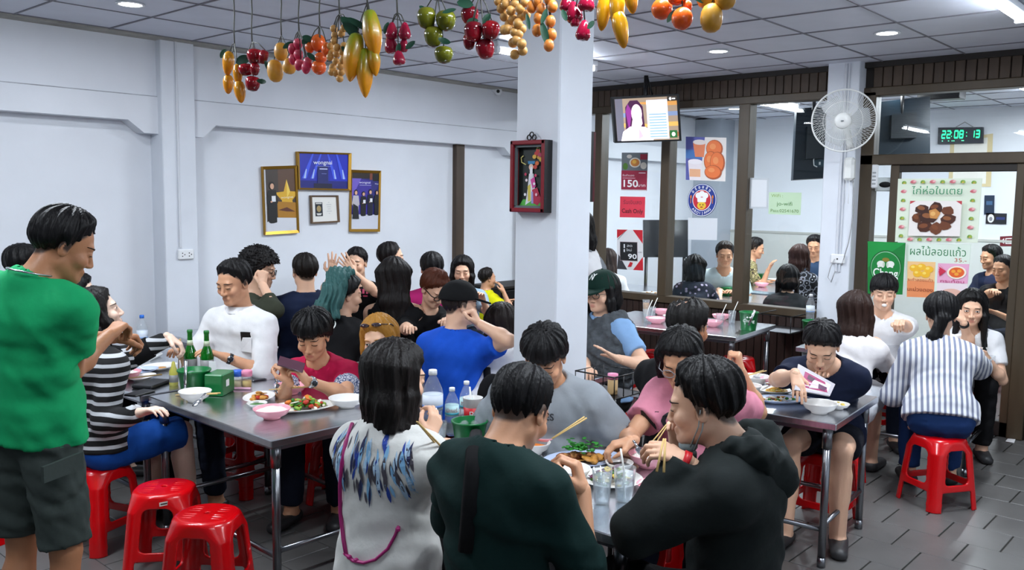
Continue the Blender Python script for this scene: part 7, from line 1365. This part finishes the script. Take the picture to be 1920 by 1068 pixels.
hm = person('man in charcoal hooded sweatshirt eating with chopsticks', (1318, 757, 2.64), 112, hy=0, hp=10, nk0=(-.06, .04), build=1.06, s=1.0, skin=light, hair=('short', '#0c0b0c', dict(t=.024, amp=.005)), shirt=('long', '#141b1b', dict(loose=.032, sleeve=.028, hem=-.14, hood=1, wr=.0045, wl=.24, to=.985)), pants=('long', BLKF), L=(1287, 866, 2.55), R=(1272, 842, 2.78), hl='stick', hr_='stick', dl=(CV(.2, .8, -.6), CV(-.9, .45, .1)), elb=(CV(-.12, -1, -.45), CV(0, -1, .3)), **NEAR); seatit(hm, 'red stool under the hooded man')
c = hm['c']; lf_ = lambda x, y, z: hm['c']+hm['s']*(np.array((x, y, z)) @ hm['Rh']); b = B(); b.ell(lf_(.062, 0, -.122), (.030, .030, .022), 10, 7); b.tube([lf_(.05, .035, -.12), lf_(.01, .075, -.05), lf_(-.004, .083, -.0)], .002, 5); b.tube([lf_(.04, .035, -.13), lf_(-.0, .078, -.06), lf_(-.016, .082, .0)], .002, 5); tag(ob('face_mask', b, M('mask_grey', '#9fb0b3', .7)), 'grey face mask pulled down under the chin of the hooded man', 'mask')
S_, E_, H_ = hm['AR'][1]; dd_ = nrm(CV(-.9, .45, .1)); b = B(); b.tube([H_-dd_*.004, H_+dd_*.016], [.033, .031], 18); ob('wristband', b, M('band_red', '#c81420', .4), hm['root'])
sticks(W(1246, 822, 2.42), W(1238, 884, 2.36), 'chopsticks held by the hooded man above the rice bowl', .0038)
pg = person('girl in pink t-shirt with glasses looking down at her rice bowl', (1276, 672, 3.72), 198, nk0=(-.02, .045, .05), hy=2, hp=30, fem=True, build=1.0, skin=mid, hair=('bun', '#0b0a0b', dict(at=(-.02, 0, .115), k=.9, t=.02, locks=[((.04, .068, .05), (.03, .075, -.25), .016, .010), ((.02, .075, .04), (-.05, .09, -.16), .03, .03), ((.02, -.075, .04), (-.05, -.09, -.16), .03, .03)])), shirt=('tee', '#d4869a', dict(loose=.028, sleeve=.03)), pants=('long', DDEN), R=(1182, 826, 3.46), L=(1388, 694, 3.85), hr_='stick', hl='fist', dr=((0, 0, 1), CV(-1, -.2, -.1)), dl=(CV(1, 0, -.5), CV(-.1, 1, 0)), elb=(CV(.3, -1, .2), CV(-.6, -.7, .1)), glasses=('#9a9ca2', .0022), **NEAR); seatit(pg, 'red stool under the girl in pink')
b = B(); decal(pg, b, text_mesh('NOW', 1., .02), 1266, 792, .11); ob('lettering', b, MATS['print_black'], pg['root']); b = B(); decal(pg, b, rect_mesh([(-2.4+.4*i, -.3, -2.4+.4*i+.22, .3) for i in range(12)]), 1276, 836, .026); ob('print', b, MATS['print_black'], pg['root'])
spoon(W(1206, 852, 3.25), W(1188, 826, 3.32), 'spoon in the hand of the girl in pink'); sticks(W(1255, 790, 3.3), W(1222, 835, 3.22), 'chopsticks crossing before the pink t-shirt', .003)
p = person('balding man in black t-shirt seen from behind the girl in pink', (1291, 612, 4.05), -2, hp=10, skin=tan, build=1.0, hair=('bald', '#12100f'), shirt=('tee', BLKF, dict(loose=.022)), pants=('long', DDEN), **MIDR); seatit(p, 'red stool under the balding man')
# --- woman in green cap with shawl
ny = person('woman in dark green cap, glasses and grey shawl beside the pillar', (1128, 548, 5.45), 172, nk0=(0, .02), hy=6, hp=4, fem=True, build=1.12, full=.12, skin=light, hair=('bob', '#0e0c0d', dict(len=.10, w=1.4, front=.1)), hat=('#0b2a22', 0), shirt=('tee', '#86abd6', dict(loose=.02)), pants=('long', BLKF), L=(1158, 672, 5.05), R=(1100, 690, 5.2), hl='open', dl=((0, 0, 1), (-.7, .5, .5)), elb=(CV(.7, -.6, -.1), None), glasses=('#2a2c30', .002), eyes='open', seat=.47, **MIDR); seatit(ny, 'red stool under the woman in the dark green cap', seat=.47)
bs = 1.12; pt = lambda t_, fo=0., si=0.: ny['P']+ny['ax']*ny['T']*t_+ny['fwd']*fo+ny['side']*si
pr = [rc(pt(.30, .01), pt(.6, .01), .155, .165, .05, sc=(ny['side'], 1.5)), rc(pt(.6, .01), pt(.86), .168, .13, .06, sc=(ny['side'], 1.5)), rc(pt(.88, 0, .12), pt(.93, .03, -.16), .075, .075, .06), rc(pt(.82, .0, -.17), pt(.35, .05, -.20), .085, .08, .05), wrinkle(77, .008, .10), rc(ny['N']-ny['ax']*.05, ny['c'], .08, .12, .02, '-'), hs(pt(.06), -ny['ax'])]
v_, k_ = sdf_mesh(pr, .011); ob('shawl', raw_mesh('shawl', v_, k_), M('fabric_shawl', '#4c5156', .95, bump=(60, .5), var=(26, .4)), ny['root'])
b = B(); f_ = ny['Rh'][0]; l_ = ny['Rh'][1]; u_n = ny['Rh'][2]; capp = [el(ny['c']+ny['s']*(V3(-.010, 0, .030) @ ny['Rh']), ny['s']*V3(.122, .101, .116), 0, R=ny['Rh'])]; 
for ch, dx, dy in (('N', 1110, 520), ('Y', 1114, 518)): decal(dict(prims=capp, c=ny['c'], upv=ny['Rh'][2]), b, text_mesh(ch, 1., .03), dx, dy, .055, 0, .75, .002)
ob('lettering', b, M('print_white'), ny['root'])
# --- waitress
p = person('standing waitress in white t-shirt and grey apron behind the pillar', (1084, 430, 6.25), 132, hp=20, fem=True, stand=True, skin=mid, hair=('long', '#0e0b0c', dict(len=.16)), hips=W(1104, 600, 6.3)[:2], shirt=('tee', WHT_F), pants=('long', DDEN), L=(1092, 562, 6.0), elb=((.5, -.5, -.5), None), **FAR)
ptw = lambda t_: p['P']+p['ax']*p['T']*t_; pr = [rc(ptw(-.45), ptw(.2), .165, .14, .03, flat=2, sc=(p['side'], 1.35)), rc(ptw(.2), ptw(.74), .128, .132, .05, sc=(p['side'], 1.35)), rc(ptw(.7)+p['side']*.09, ptw(.98)+p['side']*.075, .045, .04, .03), rc(ptw(.7)-p['side']*.09, ptw(.98)-p['side']*.075, .045, .04, .03), wrinkle(5, .005, .15)]; v_, k_ = sdf_mesh(pr, .014); ob('apron', raw_mesh('apron', v_, k_), fabric('#777c82', 'apron'), p['root'])
# --- table of the woman in navy
nv = person('woman in navy t-shirt bending down to a straw', (1541, 648, 4.52), 194, nk0=(-.02, .05), hy=4, hp=36, fem=True, build=1.05, skin=light, full=.06, hair=('bun', '#0d0b0d', dict(at=(-.07, 0, .08), t=.02, k=.8)), shirt=('tee', '#0d1730', dict(loose=.02, neck=.03)), pants=('shorts', fabric('#10141f', 'navy_shorts'), .6), R=(1492, 702, 4.28), L=(1545, 716, 4.62), hr_='point', dr=((0, 0, 1), (-.5, -.4, -.5)), elb=(CV(1, -.25, .2), CV(-1, -.3, 0)), **NEAR); seatit(nv, 'red stool under the woman in navy', 0)
t = thing('magazine', 'open magazine with magenta cover leaning before the woman in navy', 'magazine', G(1530, 735)); cs = [W(1497, 682, 4.33), W(1566, 720, 4.30), W(1556, 742, 4.24), W(1490, 730, 4.20)]; s = Sheet(*cs); b = B(); b.slab(cs, -s.n, .006); ob('pages', b, M('paper'), t); s.rect(0, 0, 1, 1, '#b9b4bc'); s.poly([(.2, .15), (.75, .2), (.9, .8), (.15, .85)], '#a02060'); s.poly([(.3, .22), (.5, .28), (.42, .48), (.28, .42)], '#4a1638'); s.rect(.3, .55, .7, .62, '#e4b8d0'); s.poly([(.6, .45), (.85, .5), (.8, .75), (.62, .7)], '#5a2a50'); s.rect(.2, .72, .5, .76, '#d9d4dc'); s.done(t, 'cover')
b = B(); m_ = nv['c']+nv['s']*(V3(.098, 0, -.07) @ nv['Rh']); b.tube([m_, m_*.5+G(1508, 712, .75)*.5, G(1500, 716, .75)], .004, 7); tag(ob('straw', b, M('straw_brown', '#3c2a22', .5)), 'dark drinking straw between the lips of the woman in navy', 'straw')
# --- striped shirt table
sh_ = M_stripe('stripe_shirt', '#d6d8dc', '#767c92', 33, 0, .54)
ss = person('woman in blue and white striped shirt seen from behind with ponytail', (1764, 590, 5.45), 22, hy=0, hp=14, fem=True, build=1.02, skin=light, hair=('pony', '#0c0b0d', dict(at=(-.09, .0, -.03), len=.20, dir=(-.3, .3, -1), t=.026)), shirt=('elbow', sh_, dict(loose=.03, sleeve=.03, hem=-.0)), pants=('long', fabric('#15305e', 'jeans_blue')), R=(1832, 660, 5.75), **NEAR); seatit(ss, 'red stool with label sticker under the woman in striped shirt', 58, sticker=-30)
p = person('woman with long brown hair in white t-shirt and pale skirt', (1606, 582, 5.75), 8, hy=-6, hp=6, fem=True, skin=light, hair=('long', '#2a1913', dict(len=.25, w=1.6, tip=.05)), shirt=('tee', fabric('#d7d3d4', 'offwhite')), pants=('skirt', fabric('#b9bcc2', 'pale_skirt')), R=(1656, 655, 5.95), elb=(None, (-.1, -.8, -1)), **MIDR); seatit(p, 'red stool under the woman with long brown hair', 15); watch(p, -1, BLK, None, 'bracelet')
p = person('young man in white t-shirt with a spoon in his mouth', (1657, 548, 6.45), 204, hp=8, skin=light, hair=('fringe', '#0b0a0c', dict(t=.022)), shirt=('tee', WHT_F, dict(loose=.024)), pants=('long', DDEN), L=(1690, 604, 6.0), hl='grip', elb=((.5, -.8, -.8), None), hres=.0045, res=.012); seatit(p, 'red stool under the young man in white'); b = B(); m_ = p['c']+p['s']*(V3(.105, 0, -.07) @ p['Rh']); b.ell(m_, (.018, .018, .012), 9, 6); tag(ob('spoon', b, WHITE), 'white spoon at the lips of the young man in white', 'spoon')
bgl = person('girl with long black hair holding her hand before her mouth', (1822, 577, 6.15), 196, hy=0, hp=10, fem=True, skin=light, hair=('long', '#0c0b0c', dict(len=.24, w=1.5, front=.28)), shirt=('tee', WHT_F), pants=('long', BLKF), R=(1806, 601, 5.93), L=(1850, 670, 6.0), hr_='fist', dr=((-.2, -.6, .2), (.1, .4, .8)), elb=(None, (.2, -.7, -1)), eyes='open', hres=.0045, res=.012); seatit(bgl, 'red stool under the girl covering her mouth'); watch(bgl, -1, BLK, None, 'bracelet')
# --- behind the glass
p = person('woman with brown hair in white blouse and skirt behind the glass', (1140, 487, 10.), 30, fem=True, skin=light, hair=('long', '#35231a', dict(len=.2)), shirt=('tee', WHT_F), pants=('skirt', WHT_F), seat=.46, **FAR); seatit(p, 'red stool under the brown haired woman behind the glass', seat=.46)
FLO1 = M_blotch('floral_navy', ['#c9bcc8', '#8f86a0', '#0d1526', '#0d1526', '#101a2e'], 19); p = person('woman with long wavy black hair in navy floral blouse behind the glass', (1302, 500, 9.4), 34, fem=True, build=1.0, skin=light, seat=.44, hair=('long', '#0d0b0c', dict(len=.24, w=1.7, amp=.006)), shirt=('elbow', FLO1), pants=('long', DDEN), R=(1350, 552, 9.55), **FAR); seatit(p, 'red stool under the floral blouse behind the glass', seat=.44)
p = person('man in white t-shirt facing the floral blouse behind the glass', (1359, 477, 9.7), 214, hp=10, build=1.1, s=1.08, full=.1, skin=mid, seat=.46, hair=('short', '#100d0d'), shirt=('tee', fabric('#c4d6da', 'pale_aqua')), pants=('long', DDEN), hres=.0055, res=.016); seatit(p, 'red stool under the man in white behind the glass', seat=.46)
p = person('man in olive floral shirt eating at the far table', (1417, 465, 11.0), -62, hp=14, skin=mid, seat=.46, hair=('short', '#100d0d'), shirt=('tee', M_blotch('floral_olive', ['#2f2d20', '#c9bd8a', '#3c3a28', '#8d8556'], 26)), pants=('long', DDEN), R=(1440, 506, 10.8), elb=(None, (0, 0, -1)), **FAR); seatit(p, 'red stool under the man in olive floral shirt', seat=.46)
p = person('woman with black bob in dark grey top behind the glass', (1477, 521, 8.5), 28, fem=True, build=1.0, skin=light, hair=('bob', '#0d0b0c', dict(len=.08)), shirt=('tee', '#26292c'), pants=('long', DDEN), **FAR); seatit(p, 'red stool under the dark grey back behind the glass')
p = person('woman with reddish bob in black and white patterned blouse', (1500, 480, 9.7), 6, fem=True, skin=light, seat=.44, hair=('bob', '#2f1914'), shirt=('elbow', M_blotch('pattern_bw', ['#c9ccd2', '#14161d', '#14161d', '#8a8d98', '#14161d'], 17)), pants=('long', DDEN), **FAR); seatit(p, 'red stool under the patterned blouse', seat=.44)
p = person('man with short hair facing the patterned blouse at the far table', (1527, 461, 10.5), 196, hp=14, skin=mid, seat=.5, hair=('short', '#100d0d'), shirt=('tee', '#2a3d57'), pants=('long', DDEN), **FAR); seatit(p, 'red stool under the short haired man at the far table', seat=.5)
p = person('person in blue stripes at the edge of the far table', (1546, 458, 10.9), 190, skin=mid, seat=.5, hair=('short', '#0f0d0e'), shirt=('tee', M_stripe('stripe_far', '#7f97b5', '#2e3d58', 30, 2)), pants=('long', DDEN), **FAR); seatit(p, 'red stool under the blue striped person', seat=.5)
p = person('man in navy t-shirt seen through the door glass, turned away', (1857, 482, 9.3), 140, hp=10, skin=mid, seat=.42, hair=('short', '#0f0d0e'), shirt=('tee', NAVY), pants=('long', DDEN), **FAR); seatit(p, 'red stool under the man in navy beyond the door')
p = person('man in black t-shirt seen through the door glass, hands together', (1880, 503, 8.5), 160, hp=12, skin=mid, hair=('crop', '#151112'), shirt=('tee', BLKF), pants=('long', DDEN), R=(1862, 545, 8.2), **FAR); seatit(p, 'red stool under the man in black beyond the door')
# small things on the floor
for px, py, l, a in ((1895, 826, 'white paper scrap by the door sill', .3), (345, 880, 'white paper slip on the floor beneath the left table', .8), (1848, 822, 'small white scrap near the stool by the door', 1.2)): c = G(px, py, .002); b = B(); b.slab([c+V3(.07*math.cos(a+t_), .05*math.sin(a+t_), .004*(i % 2)) for i, t_ in enumerate((.4, 2.4, 3.6, 5.6))], (0, 0, 1), .001); tag(ob('paper_scrap', b, M('paper')), l, 'paper')
